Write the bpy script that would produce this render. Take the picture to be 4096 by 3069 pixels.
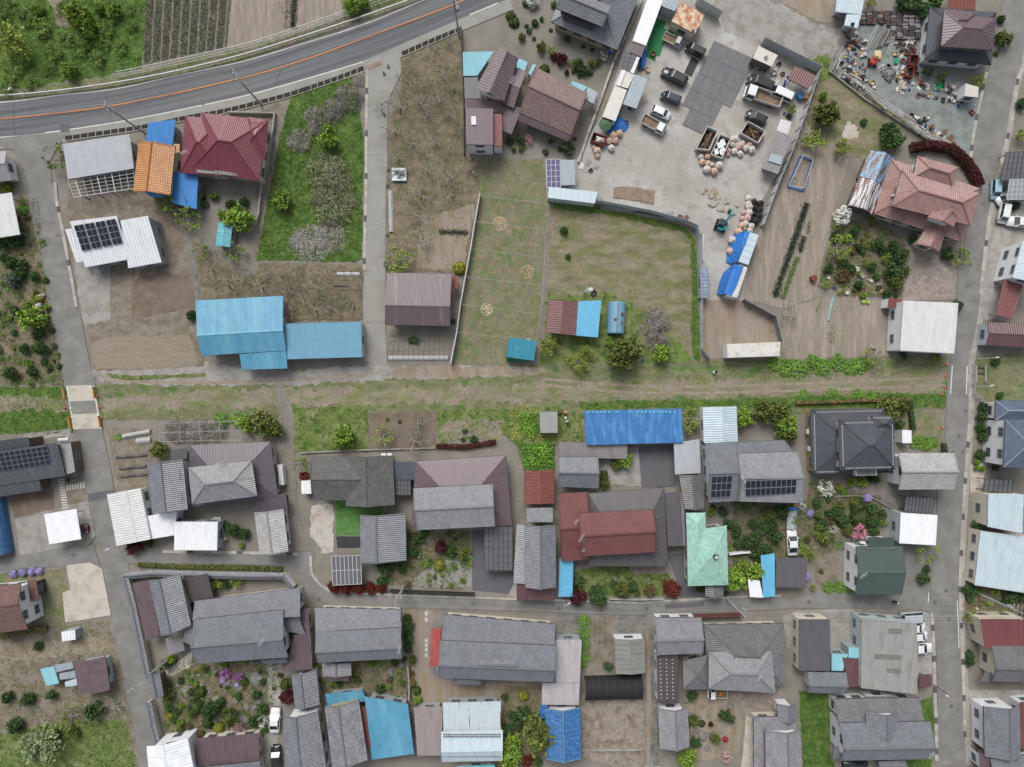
import bpy, bmesh, math, random
import numpy as np
from mathutils import Vector, Matrix
R = math.radians
random.seed(7); rng = np.random.default_rng(7)
for o in list(bpy.data.objects): bpy.data.objects.remove(o)
scn = bpy.context.scene; COL = scn.collection
# ---------------------------------------------------------------- camera, sky, sun, exposure
H = 118.0                                   # flying height of the camera
PXM = 4096 / (H * 1.5)                      # photo pixels per metre on the ground
cd = bpy.data.cameras.new('camera'); cam = bpy.data.objects.new('camera', cd); COL.objects.link(cam)
cam.location = (0, 0, H); cam.rotation_euler = (0, 0, 0)
cd.sensor_width = 36; cd.lens = 24; cd.clip_end = 5000; cd.clip_start = 1
scn.camera = cam
wd = bpy.data.worlds.new('World'); scn.world = wd; wd.use_nodes = True
nt = wd.node_tree; bg = nt.nodes['Background']; bg.inputs['Strength'].default_value = 0.115
sky = nt.nodes.new('ShaderNodeTexSky'); sky.sky_type = 'NISHITA'; sky.sun_disc = False
SUN_EL, SUN_AZ = R(50), R(-18)              # azimuth measured from the picture's top, overcast
sky.sun_elevation = SUN_EL; sky.sun_rotation = SUN_AZ
sky.dust_density = 4.0; sky.air_density = 1.0
hs = nt.nodes.new('ShaderNodeHueSaturation'); hs.inputs['Saturation'].default_value = 0.4   # cloud cover greys the sky
nt.links.new(sky.outputs[0], hs.inputs['Color']); nt.links.new(hs.outputs[0], bg.inputs['Color'])
ld = bpy.data.lights.new('sun', 'SUN'); ld.energy = 1.5; ld.angle = R(28); ld.color = (1, .985, .96)
sun = bpy.data.objects.new('sun', ld); COL.objects.link(sun)
sd = Vector((math.sin(SUN_AZ)*math.cos(SUN_EL), math.cos(SUN_AZ)*math.cos(SUN_EL), math.sin(SUN_EL)))
sun.rotation_euler = sd.to_track_quat('Z', 'Y').to_euler()
sun.location = sd*150
scn.view_settings.view_transform = 'Standard'; scn.view_settings.look = 'None'
scn.view_settings.gamma = 1; scn.view_settings.use_curve_mapping = False
scn.view_settings.exposure = 0.82
scn.render.engine = 'CYCLES'
# ---------------------------------------------------------------- photo pixels -> metres
ORG = [0.0, 0.0]; SC = [1.0]
def KZ(x, y, s): ORG[0], ORG[1], SC[0] = x, y, s
def K(c, r): KZ(1000*c, 750*r, 2.2092)
def KF(): KZ(0, 0, 0.53979)
def W(p, z=0.0):
    k = (H - z) / H / PXM
    return Vector(((ORG[0] + p[0]/SC[0] - 2048)*k, (1534.5 - ORG[1] - p[1]/SC[0])*k, z))
def WL(ps, z=0.0): return [W(p, z) for p in ps]
# ---------------------------------------------------------------- materials
def lin(h, k=1.0):
    h = h.lstrip('#'); o = []
    for i in (0, 2, 4):
        v = int(h[i:i+2], 16)/255
        o.append((v/12.92 if v <= .04045 else ((v+.055)/1.055)**2.4)*k)
    return o
ALB = 0.62                                  # photo brightness -> surface albedo
SAT = 0.95                                 # the overcast photo is muted
def c(h):
    v = [q*ALB for q in lin(h)]; g_ = .25*v[0]+.6*v[1]+.15*v[2]; return [min(.86, g_+(q-g_)*SAT) for q in v] + [1]
MATS = {}
def mk(name, col, var=.18, scale=1.2, rough=.85, metal=0.0, coord='Object', st=(1,1,1), col2=None, m=(2.0,.45,.6), st2=None,
       col3=None, m3=(6.0,.55,.65), bump=0.0, bs=8.0, spec=.25, island=0.0, tile=None, fine=.12, fs=14.0, alpha=None, rib=None, trans=0.0):
    if name in MATS: return MATS[name]
    mt = bpy.data.materials.new(name); mt.use_nodes = True; MATS[name] = mt
    t = mt.node_tree; N = t.nodes; L = t.links; b = N['Principled BSDF']
    tc = N.new('ShaderNodeTexCoord'); src = tc.outputs[coord]
    def mapped(s):
        mp = N.new('ShaderNodeMapping'); mp.inputs['Scale'].default_value = s; L.new(src, mp.inputs[0]); return mp.outputs[0]
    def noise(sc, s=(1,1,1), det=4.0, r=.6):
        n = N.new('ShaderNodeTexNoise'); n.inputs['Scale'].default_value = sc; n.inputs['Detail'].default_value = det
        n.inputs['Roughness'].default_value = r; L.new(mapped(s), n.inputs['Vector']); return n.outputs['Fac']
    def ramp(f, lo, hi):
        q = N.new('ShaderNodeMapRange'); q.inputs[1].default_value = lo; q.inputs[2].default_value = hi; L.new(f, q.inputs[0]); return q.outputs[0]
    def mixc(f, a, bb):
        x = N.new('ShaderNodeMix'); x.data_type = 'RGBA'; L.new(f, x.inputs[0])
        for i, v in ((6, a), (7, bb)):
            if isinstance(v, (list, tuple)): x.inputs[i].default_value = v
            else: L.new(v, x.inputs[i])
        return x.outputs[2]
    def mulv(cc, f, lo, hi):
        q = N.new('ShaderNodeMapRange'); q.inputs[3].default_value = lo; q.inputs[4].default_value = hi; L.new(f, q.inputs[0])
        x = N.new('ShaderNodeVectorMath'); x.operation = 'SCALE'
        if isinstance(cc, (list, tuple)): x.inputs[0].default_value = cc[:3]
        else: L.new(cc, x.inputs[0])
        L.new(q.outputs[0], x.inputs[3]); return x.outputs[0]
    cc = c(col) if isinstance(col, str) else col
    if col2: cc = mixc(ramp(noise(m[0], st2 or st), m[1], m[2]), cc, c(col2))
    if col3: cc = mixc(ramp(noise(m3[0], st2 or st), m3[1], m3[2]), cc, c(col3))
    if var: cc = mulv(cc, ramp(noise(scale, st, 3.0), .25, .75), 1-var, 1+var)
    if fine: cc = mulv(cc, ramp(noise(fs, st, 2.0, .7), .25, .75), 1-fine, 1+fine)
    if tile:
        sn = N.new('ShaderNodeVectorMath'); sn.operation = 'SNAP'; sn.inputs[1].default_value = (tile[0], tile[1], 1); L.new(src, sn.inputs[0])
        wn = N.new('ShaderNodeTexWhiteNoise'); L.new(sn.outputs[0], wn.inputs['Vector']); cc = mulv(cc, wn.outputs['Value'], 1-tile[2], 1+tile[2])
    if island:
        ge = N.new('ShaderNodeNewGeometry'); cc = mulv(cc, ge.outputs['Random Per Island'], 1-island, 1+island); oi = N.new('ShaderNodeObjectInfo'); cc = mulv(cc, oi.outputs['Random'], .84, 1.2)
    if isinstance(cc, (list, tuple)): b.inputs['Base Color'].default_value = cc
    else: L.new(cc, b.inputs['Base Color'])
    b.inputs['Roughness'].default_value = rough; b.inputs['Metallic'].default_value = metal
    b.inputs['Specular IOR Level'].default_value = spec
    if trans: b.inputs['Transmission Weight'].default_value = trans
    if alpha is not None: b.inputs['Alpha'].default_value = alpha
    if bump:
        bm_ = N.new('ShaderNodeBump'); bm_.inputs['Strength'].default_value = bump; bm_.inputs['Distance'].default_value = .12
        L.new(noise(bs, st, 5.0, .7), bm_.inputs['Height']); L.new(bm_.outputs[0], b.inputs['Normal'])
    return mt
# ---------------------------------------------------------------- objects
BASE = {}
def link(o): COL.objects.link(o); return o
def thing(name, label, cat, loc=(0,0,0), group=None):
    o = bpy.data.objects.new(name, None); link(o); o.location = loc; o.empty_display_size = .3
    BASE[o.name] = Vector(loc); tag(o, label, cat, group); return o
def tag(o, label=None, cat=None, group=None, kind=None):
    if label: o['label'] = label
    if cat: o['category'] = cat
    if group: o['group'] = group
    if kind: o['kind'] = kind
    return o
def npmesh(name, V, F, uv=None, mats=()):
    """F: list of faces (lists) or (n,k) arrays"""
    me = bpy.data.meshes.new(name)
    if isinstance(F, np.ndarray): F = [F]
    if F and isinstance(F[0], np.ndarray):
        tot = np.concatenate([np.full(len(f), f.shape[1], np.int32) for f in F]); lp = np.concatenate([f.ravel() for f in F]).astype(np.int32)
    else:
        tot = np.array([len(f) for f in F], np.int32); lp = np.array([i for f in F for i in f], np.int32)
    V = np.asarray(V, np.float32).reshape(-1, 3)
    me.vertices.add(len(V)); me.vertices.foreach_set('co', V.ravel())
    me.loops.add(len(lp)); me.loops.foreach_set('vertex_index', lp)
    me.polygons.add(len(tot)); st = np.concatenate([[0], np.cumsum(tot)[:-1]]).astype(np.int32)
    me.polygons.foreach_set('loop_start', st); me.polygons.foreach_set('loop_total', tot)
    if uv is not None:
        l = me.uv_layers.new(name='UVMap'); l.data.foreach_set('uv', np.asarray(uv, np.float32)[lp].ravel())
    me.update(calc_edges=True); me.validate(); me.shade_flat()
    for mt in mats: me.materials.append(mt)
    return me
def obj(name, V, F, mat, parent=None, uv=None, smooth=False):
    V = np.array(V, np.float64).reshape(-1, 3)
    b = Vector((0,0,0))
    if parent is not None: b = BASE[parent.name]
    V = V - np.array(b)
    me = npmesh(name, V, F, uv, [mat] if mat else [])
    if smooth: me.shade_smooth()
    o = bpy.data.objects.new(name, me); link(o)
    if parent is not None: o.parent = parent
    BASE[o.name] = b
    return o
def own(name, V, F, mat, label, cat, group=None, uv=None, smooth=False, kind=None):
    """a thing of a single mesh, origin at its base"""
    V = np.array(V, np.float64).reshape(-1, 3); b = np.array([V[:,0].mean(), V[:,1].mean(), V[:,2].min()])
    me = npmesh(name, V-b, F, uv, [mat] if mat else [])
    if smooth: me.shade_smooth()
    o = bpy.data.objects.new(name, me); link(o); o.location = b; BASE[o.name] = Vector(b)
    return tag(o, label, cat, group, kind)
def copy_tree(o, loc, rz=0.0, s=(1,1,1), parent=None):
    n = o.copy(); link(n)
    for k in ('label', 'group'):
        if k in n: del n[k]
    if parent is None:
        n.location = loc; n.rotation_euler = (0,0,rz); n.scale = s if not isinstance(s, (int,float)) else (s,s,s)
    else: n.parent = parent
    for ch in o.children: copy_tree(ch, None, parent=n)
    return n
BOXF = [[0,3,2,1],[4,5,6,7],[0,1,5,4],[1,2,6,5],[2,3,7,6],[3,0,4,7]]
class MB:
    def __init__(s): s.V = []; s.F = []
    def add(s, V, F):
        n = len(s.V); s.V += [tuple(v) for v in V]; s.F += [[i+n for i in f] for f in F]; return s
    def quad8(s, lo, hi): return s.add(list(lo)+list(hi), BOXF)
    def box(s, x0,x1,y0,y1,z0,z1): return s.quad8([(x0,y0,z0),(x1,y0,z0),(x1,y1,z0),(x0,y1,z0)],[(x0,y0,z1),(x1,y0,z1),(x1,y1,z1),(x0,y1,z1)])
    def bar(s, a, b, w, h=None, up=(0,0,1)):
        a = Vector(a); b = Vector(b); h = h or w; d = (b-a)
        if d.length < 1e-6: return s
        d.normalize(); u = Vector(up)
        if abs(d.dot(u)) > .98: u = Vector((1,0,0))
        x = d.cross(u).normalized(); y = x.cross(d).normalized()
        q = [(-w/2,-h/2),(w/2,-h/2),(w/2,h/2),(-w/2,h/2)]
        return s.quad8([a+x*i+y*j for i,j in q][::-1], [b+x*i+y*j for i,j in q][::-1])
    def tube(s, pts, r, n=6):
        pts = [Vector(p) for p in pts]; rs = r if isinstance(r, (list,tuple)) else [r]*len(pts); V = []; F = []
        for i, p in enumerate(pts):
            d = (pts[min(i+1,len(pts)-1)]-pts[max(i-1,0)]).normalized(); u = Vector((0,0,1)) if abs(d.z) < .9 else Vector((1,0,0))
            x = d.cross(u).normalized(); y = x.cross(d)
            for k in range(n):
                a = 2*math.pi*k/n; V.append(p+(x*math.cos(a)+y*math.sin(a))*rs[i])
        for i in range(len(pts)-1):
            for k in range(n): F.append([i*n+k, i*n+(k+1)%n, (i+1)*n+(k+1)%n, (i+1)*n+k])
        F.append(list(range(n))[::-1]); F.append([(len(pts)-1)*n+k for k in range(n)])
        return s.add(V, F)
    def lathe(s, prof, n=12, o=(0,0,0)):
        V = []; F = []
        for r, z in prof:
            for k in range(n):
                a = 2*math.pi*k/n; V.append((o[0]+r*math.cos(a), o[1]+r*math.sin(a), o[2]+z))
        m = len(prof)
        for i in range(m-1):
            for k in range(n): F.append([i*n+k, i*n+(k+1)%n, (i+1)*n+(k+1)%n, (i+1)*n+k])
        F.append(list(range(n))[::-1]); F.append([(m-1)*n+k for k in range(n)])
        return s.add(V, F)
    def obj(s, name, mat, parent=None, smooth=False): return obj(name, s.V, s.F, mat, parent, smooth=smooth)
    def own(s, name, mat, label, cat, group=None, smooth=False): return own(name, s.V, s.F, mat, label, cat, group, smooth=smooth)
# labels that need neighbours: look + landmark, numbered from the left where several match
LAND = []; PEND = []
def land(txt, p): LAND.append((txt, Vector(p).xy))
def auto(o, look, cat, group=None):
    o['category'] = cat
    if group: o['group'] = group
    PEND.append((o, look))
ORD = ['first','second','third','fourth','fifth','sixth','seventh','eighth','ninth','tenth','eleventh','twelfth','thirteenth','fourteenth','fifteenth','sixteenth','seventeenth','eighteenth','nineteenth','twentieth']
def resolve_labels():
    g = {}
    for o, look in PEND:
        p = o.location.xy; best = min(LAND, key=lambda l: (l[1]-p).length); d = p-best[1]
        if abs(d.x) > abs(d.y): w = 'right of' if d.x > 0 else 'left of'
        else: w = 'above' if d.y > 0 else 'below'
        g.setdefault((look, w, best[0]), []).append(o)
    for (look, w, lm), os_ in g.items():
        os_.sort(key=lambda o: o.location.x); n = len(os_)
        for i, o in enumerate(os_):
            s = ''
            if n == 2: s = ', the left one' if i == 0 else ', the right one'
            elif n == 3: s = (', leftmost', ', middle one', ', rightmost')[i]
            elif n > 12: o['group'] = o.get('group') or look
            elif n > 3: s = ', leftmost' if i == 0 else ', rightmost' if i == n-1 else ', %s from left' % ORD[min(i, 19)]
            o['label'] = '%s %s the %s%s' % (look, w, lm, s)
# ================================================================ ground
LEV = []; LAYER = [0]                       # sheets are stacked 4 mm apart, only where they overlap
def level(boxes):
    n = 0
    for x0, x1, y0, y1 in boxes:
        for (a0, a1, b0, b1), l in LEV:
            if l >= n and a0 < x1 and x0 < a1 and b0 < y1 and y0 < b1: n = l+1
    for b in boxes: LEV.append((b, n))
    LAYER[0] = max(LAYER[0], n); return .004*(n+1)
def bb(ps): return (min(p.x for p in ps), max(p.x for p in ps), min(p.y for p in ps), max(p.y for p in ps))
def jitter(ps, amp, step=.35):
    """ragged outline: several wavelengths along the edge (metres)"""
    out = []; s = random.uniform(0, 50); f = [random.uniform(0, 6) for _ in range(4)]
    for i, p in enumerate(ps):
        q = ps[(i+1) % len(ps)]; d = q-p; n = max(1, int(d.length/step)); nv = Vector((-d.y, d.x, 0)).normalized() if d.length else Vector()
        for k in range(n):
            w = .5*math.sin(s*.55+f[0])+.45*math.sin(s*1.7+f[1])+.4*math.sin(s*3.9+f[2])+.3*math.sin(s*8.3+f[3])+random.uniform(-.35,.35)
            out.append(p + d*(k/n) + nv*amp*w*(1 if k else .3)); s += d.length/n
    return out
def patch(name, ps, mat, jit=0.0, z=None, world=False, parent=None, step=.35, kind='structure'):
    ps = ps if world else WL(ps)
    if jit: ps = jitter(ps, jit, step)
    z = level([bb(ps)]) if z is None else z
    bm = bmesh.new(); vs = [bm.verts.new((p.x, p.y, z)) for p in ps]; f = bm.faces.new(vs); f.normal_update()
    if f.normal.z < 0: f.normal_flip()
    bmesh.ops.triangulate(bm, faces=[f])
    me = bpy.data.meshes.new(name); bm.to_mesh(me); bm.free(); me.materials.append(mat)
    o = bpy.data.objects.new(name, me); link(o); BASE[o.name] = Vector((0,0,0))
    if parent: o.parent = parent
    elif kind: o['kind'] = kind
    return o
def resample(ps, n):
    ps = [Vector(p) for p in ps]; L = [0]
    for a, b in zip(ps, ps[1:]): L.append(L[-1]+(b-a).length)
    out = []
    for i in range(n):
        s = L[-1]*i/(n-1); j = 0
        while j < len(ps)-2 and L[j+1] < s: j += 1
        out.append(ps[j].lerp(ps[j+1], (s-L[j])/max(1e-9, L[j+1]-L[j])))
    return out, L[-1]
def smooth(ps, it=2):
    for _ in range(it):
        o = [ps[0]]
        for a, b in zip(ps, ps[1:]): o += [a.lerp(b,.25), a.lerp(b,.75)]
        ps = o + [ps[-1]]
    return ps
def ribbon(name, A, B, mat, z=None, parent=None, n=60, world=False, kind='structure', sm=True):
    A = A if world else WL(A); B = B if world else WL(B)
    if sm: A = smooth(A); B = smooth(B)
    A, la = resample(A, n); B, lb = resample(B, n); z = level([bb([A[i], A[min(i+5,n-1)], B[i], B[min(i+5,n-1)]]) for i in range(0, n-1, 5)]) if z is None else z
    V = []; uv = []; F = []
    for i in range(n):
        for p, s in ((A[i], 0), (B[i], 1)): V.append((p.x, p.y, z)); uv.append((la*i/(n-1), (A[i]-B[i]).length*s))
    for i in range(n-1): F.append([2*i, 2*i+1, 2*i+3, 2*i+2])
    if (Vector(V[1])-Vector(V[0])).cross(Vector(V[2])-Vector(V[0])).z < 0: pass
    else: F = [f for f in F]
    nrm = (Vector(V[1])-Vector(V[0])).cross(Vector(V[3])-Vector(V[0])).z
    if nrm < 0: F = [f[::-1] for f in F]
    o = obj(name, V, F, mat, parent, uv)
    if parent is None and kind: o['kind'] = kind
    return o
def offs(P, a):
    """polyline offset to its left (metres)"""
    o = []
    for i, p in enumerate(P):
        d = (P[min(i+1,len(P)-1)]-P[max(i-1,0)]); d.z = 0; d.normalize(); o.append(p+Vector((-d.y, d.x, 0))*a)
    return o
def stripe(name, ps, w, mat, z=None, parent=None, world=False, n=40, kind='structure', sm=True):
    P = ps if world else WL(ps)
    if sm: P = smooth(P)
    P, _ = resample(P, n)
    return ribbon(name, offs(P, w/2), offs(P, -w/2), mat, z, parent, n, True, kind, False)
# ground materials (colours read off the photo)
M_soil = mk('soil', '8c8276', .2, .5, .95, col2='7d735f', m=(.6,.45,.6), bump=.5, bs=5, fine=.3, fs=6)
M_grey = mk('yard_dirt', '8f897f', .16, .7, .95, col2='7f7a6f', m=(.35,.45,.65), bump=.4, bs=6, fine=.28, fs=7)
M_tan = mk('tan_soil', '9d9184', .13, .35, .95, col2='97866e', m=(.5,.45,.6), bump=.4, bs=7, fine=.14, fs=6, st=(1.6,.25,1))
M_tanv = mk('tan_soil_rows', '93887a', .2, 1.3, .95, col2='a3978a', m=(.4,.45,.6), bump=.5, bs=6, fine=.14, fs=5, st=(2.2,.3,1))
M_tanh = mk('tan_soil_level_rows', '9a8f81', .16, 1.2, .95, col2='8d8069', m=(1.2,.45,.6), bump=.5, bs=6, fine=.14, fs=5, st=(.3,2.2,1))
M_dark = mk('dark_soil', '827568', .14, .6, .95, col2='786a5b', m=(.5,.4,.6), bump=.5, bs=6, fine=.12, fs=7)
M_orch = mk('orchard_soil', '857968', .2, .6, .95, col2='6a6a4d', m=(.45,.42,.62), col3='8d7a66', m3=(1.2,.5,.6), bump=.5, bs=5, fine=.25, fs=4)
M_lush = mk('lush_grass_soil', '5c7a32', .35, .6, .95, col2='48692a', m=(.5,.4,.6), col3='68753a', m3=(1.2,.52,.62), bump=.8, bs=4, fine=.35, fs=4)
M_lawn = mk('mown_grass', '6a803c', .25, .5, .95, col2='828757', m=(.25,.4,.62), col3='4c642e', m3=(.9,.52,.62), bump=.6, bs=5, fine=.3, fs=5)
M_dry = mk('dry_grass', '838268', .2, .6, .95, col2='6c7a4a', m=(.3,.42,.6), col3='8f8168', m3=(.8,.5,.6), bump=.5, bs=4, fine=.28, fs=4)
M_dryf = mk('dry_field', '8e846e', .22, .5, .95, col2='74784d', m=(.35,.44,.6), col3='80795c', m3=(1.1,.56,.66), bump=.5, bs=4, fine=.25, fs=4, st=(.7,1.6,1))
M_rail = mk('ballast_soil', '968b7d', .18, .5, .95, col2='7d8455', m=(.35,.4,.6), col3='9c897c', m3=(.6,.5,.66), bump=.6, bs=6, fine=.3, fs=6, st=(.5,1.3,1))
M_railg = mk('verge_grass', '73794a', .25, .6, .95, col2='8a8470', m=(.5,.4,.58), col3='56762f', m3=(.5,.5,.64), bump=.6, bs=4, fine=.3, fs=4, st=(.6,1.2,1))
M_gravel = mk('pale_gravel', 'bcbab5', .12, .25, .95, col2='aba69c', m=(.12,.4,.6), col3='98948c', m3=(.5,.5,.7), bump=.4, bs=9, fine=.16, fs=9)
M_gravel2 = mk('grey_gravel', 'a3a09a', .12, .4, .95, col2='928d84', m=(.5,.45,.6), bump=.4, bs=9, fine=.2, fs=9)
M_bgravel = mk('blue_gravel', '8b9390', .1, .4, .95, col2='7d827c', m=(.5,.45,.6), bump=.4, bs=9, fine=.2, fs=9)
M_wgravel = mk('white_gravel', 'c6c0b6', .12, .5, .95, col2='a3988a', m=(.5,.5,.65), bump=.4, bs=9, fine=.22, fs=9)
M_asph = mk('asphalt', '8b8985', .12, .3, .9, col2='7f7d79', m=(.4,.4,.6), bump=.15, bs=30, fine=.08, fs=30)
M_road = mk('highway_asphalt', '747678', .22, 1.1, .85, coord='UV', st=(.02,1,1), col2='5f6164', m=(.8,.45,.62), bump=.1, bs=30, fine=.07, fs=40)
M_asphd = mk('new_asphalt', '66666a', .08, .5, .9, bump=.1, bs=30, fine=.1, fs=30)
M_lane = mk('lane_concrete', 'a09e97', .1, .3, .9, col2='8f8d85', m=(.3,.45,.62), bump=.1, bs=20, fine=.07, fs=12)
M_conc = mk('concrete', 'aaa79f', .12, .6, .9, col2='98938a', m=(.7,.45,.62), bump=.1, bs=20, fine=.08, fs=12)
M_concb = mk('beige_concrete', 'c6beb1', .08, .4, .9, col2='b5ada0', m=(.5,.48,.62), bump=.1, bs=20, fine=.05, fs=12)
M_concd = mk('dark_concrete', '86847c', .15, .5, .9, col2='6f6d66', m=(.6,.45,.62), bump=.1, bs=20, fine=.1, fs=12)
M_slab = mk('gutter_slab', 'aeaaa0', .1, 2, .9, fine=.08, island=.08)
M_slabd = mk('gutter_grate', '5f5f5c', .1, 2, .8, fine=.1)
M_white = mk('road_paint', 'dcdcd6', .08, 3, .8, col2='b9b9b4', m=(5,.55,.7), fine=.08)
M_orange = mk('orange_paint', 'd98d55', .1, 3, .8, col2='a9876d', m=(4,.52,.68), fine=.1)
M_paver = mk('paver', '9d9188', .1, .6, .9, col2='8d8279', m=(.8,.45,.6), tile=(.3,.3,.16), fine=.08)
M_sheet = mk('weed_sheet', '3c3f40', .15, 1, .7, bump=.2, bs=4)
M_turf = mk('artificial_turf', '5f8c48', .12, .8, .95, col2='4f7a3d', m=(1.2,.45,.6), fine=.1)
M_mat = mk('green_mat', '2f7d4c', .1, .8, .9, fine=.1)

g = obj('ground', [(-400,-400,0),(400,-400,0),(400,400,0),(-400,400,0)], [[0,1,2,3]], M_grey); g['kind'] = 'structure'
GR = []                                     # areas that get grass tufts: (outline, tufts per m2, height, kind)
def area(name, ps, mat, jit=.25, dens=0, h=.2, kind='g', sub=None):
    pw = WL(ps); o = patch(name, pw, mat, jit, world=True)
    if dens: GR.append((pw, dens, h, kind))
    return o
KF()
# --- north-west
area('meadow', [(-60,-40),(322,-40),(306,150),(200,168),(100,184),(-60,200)], M_lush, .3, 16, .45, 'w')
area('bare_path', [(85,-40),(128,-40),(140,20),(146,60),(128,55),(112,25)], M_tan, .5)
area('crop_field', [(319,-40),(505,-40),(490,108),(309,148)], mk('seeded_soil', '85806e', .2, 1.3, .95, st=(2.2,.12,1), fine=.2, fs=6), .1)
area('field', [(505,-40),(760,-40),(740,28),(690,55),(600,82),(490,108)], M_tanv, .1)
area('verge', [(745,-40),(900,-40),(895,-10),(800,30),(740,40)], M_lush, .2, 16, .4)
area('verge', [(-60,200),(120,183),(300,155),(600,82),(760,30),(920,-30),(935,-10),(690,75),(540,128),(367,165),(244,190),(0,218),(-60,222)], M_dry, .1, 5, .12)
area('lot_earth', [(560,250),(620,205),(600,300),(553,565),(545,560),(590,300)], M_soil, .15)
area('meadow', [(628,205),(760,166),(772,200),(786,300),(781,560),(770,566),(553,562),(585,400),(606,290)], M_lush, .15, 20, .4, 'w')
area('orchard_ground', [(868,112),(1000,76),(1004,338),(1042,352),(1010,588),(834,588),(838,300),(841,255),(866,205)], M_orch, .12, 3, .1)
area('field', [(910,470),(1025,440),(1000,585),(900,580)], M_tan, .25)
area('dry_meadow', [(1046,340),(1172,345),(1186,440),(1160,735),(1100,788),(978,788)], M_dry, .15, 7, .14, 'd')
area('dry_meadow', [(1188,436),(1300,445),(1480,488),(1503,520),(1510,700),(1512,782),(1170,786),(1185,600)], M_dryf, .15, 5, .14, 'd')
area('grass_edge', [(1195,438),(1300,448),(1480,490),(1502,520),(1512,782),(1494,780),(1492,520),(1470,500),(1300,462),(1195,450)], M_lush, .2, 22, .4)
area('grass_patch', [(1185,640),(1300,630),(1360,650),(1490,760),(1490,785),(1165,785)], M_lawn, .6, 9, .2, 'd')
# --- yard
area('gravel_yard', [(1385,-30),(1500,-40),(1560,-40),(1640,95),(1762,150),(1745,260),(1700,340),(1640,440),(1625,500),(1605,650),(1512,652),(1506,490),(1300,440),(1180,430),(1178,345),(1245,345),(1310,230)], M_gravel, .05)
area('gravel_track', [(1540,-60),(1760,50),(1815,62),(1805,110),(1780,150),(1762,150),(1640,95),(1570,70),(1540,20)], M_gravel2, .4)
area('field', [(1570,-60),(1850,-60),(1820,55),(1760,48),(1700,10)], M_tan, .3)
area('dry_meadow', [(1765,140),(1800,160),(1960,262),(1900,340),(1830,340),(1730,350),(1740,260)], M_dryf, .4, 6, .16, 'd')
area('grass_patch', [(1730,130),(1790,120),(1800,165),(1770,180)], M_lawn, .4, 10, .2)
area('field', [(1735,255),(1752,280),(1835,335),(1812,420),(1775,560),(1765,640),(1690,668),(1605,645),(1640,500),(1690,400)], M_tanv, .15)
area('dirt_lot', [(1512,648),(1605,648),(1672,684),(1684,740),(1684,772),(1530,776),(1512,755)], M_tan, .1)
area('scrap_yard_ground', [(1788,150),(1850,25),(1995,30),(1990,130),(2118,200),(2110,245),(2092,350),(1960,262)], M_bgravel, .08)
area('garden_ground', [(1800,490),(1900,460),(1965,545),(1950,640),(1840,640),(1765,620)], M_orch, .3, 26, .3, 'c')
area('vegetable_field', [(1690,672),(1770,640),(1910,645),(1915,770),(1700,780),(1684,740)], M_tanv, .3)
area('paved_drive', [(1961,530),(2066,564),(2058,648),(1946,650)], M_paver, .02)
area('sand_patch', [(1818,285),(1832,262),(1848,272),(1852,292),(1836,302),(1820,298)], M_concb, .35)
# --- railway strip
area('verge', [(205,832),(450,812),(640,800),(900,795),(1200,785),(1600,778),(2045,770),(2042,880),(1950,890),(1200,905),(640,905),(340,905),(215,905)], M_railg, .2, 9, .2, 'd')
GR.append((WL([(215,850),(2040,800),(2040,855),(215,892)]), 5, .14, 'd'))
area('old_track_bed', [(215,858),(420,845),(640,838),(900,838),(1200,828),(1500,822),(1800,812),(2040,800),(2040,850),(1800,848),(1500,858),(1200,866),(900,870),(640,876),(420,880),(222,890)], M_rail, .6)
area('gravel_path', [(195,800),(330,795),(440,785),(500,790),(620,800),(790,790),(800,770),(835,770),(835,792),(980,790),(1160,795),(1165,808),(1000,815),(800,822),(640,832),(400,832),(250,830),(205,815)], M_gravel2, .3)
area('gravel_path', [(860,792),(980,790),(1180,796),(1178,806),(1000,814),(850,815)], M_tan, .3)
area('verge', [(-60,835),(140,835),(155,870),(160,935),(-60,938)], M_lush, .2, 16, .3, 'w')
area('old_track_bed', [(-60,855),(145,858),(150,885),(-60,890)], M_rail, .5)
# --- west
area('garden_ground', [(-60,430),(85,430),(95,560),(130,760),(137,832),(-60,832)], M_orch, .2, 22, .3, 'c')
area('building_lot', [(125,440),(300,425),(410,500),(430,660),(440,790),(330,798),(205,800),(185,700),(150,550)], M_soil, .15, 2, .1)
area('parking_gravel', [(150,500),(232,505),(238,560),(240,600),(237,650),(238,690),(182,705),(165,600)], M_gravel2, .15)
area('dark_field', [(285,612),(300,598),(412,590),(425,665),(285,690)], M_dark, .1)
area('field', [(195,740),(250,725),(410,725),(430,785),(330,797),(207,795)], M_tanh, .2)
area('grass_edge', [(230,806),(300,812),(445,806),(445,813),(290,822),(240,816)], M_lawn, .1, 20, .25, 'w')
area('orchard_ground', [(410,500),(440,520),(545,595),(560,568),(782,572),(783,690),(615,692),(435,655)], M_orch, .15, 3, .12)
area('board_path', [(402,498),(414,502),(437,655),(424,658)], M_concd, .08)
area('board_path', [(415,502),(545,590),(540,600),(412,516)], M_concd, .08)
area('yard_ground', [(135,310),(300,300),(310,420),(410,440),(415,500),(300,440),(150,455)], M_soil, .2, 3, .12)
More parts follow.
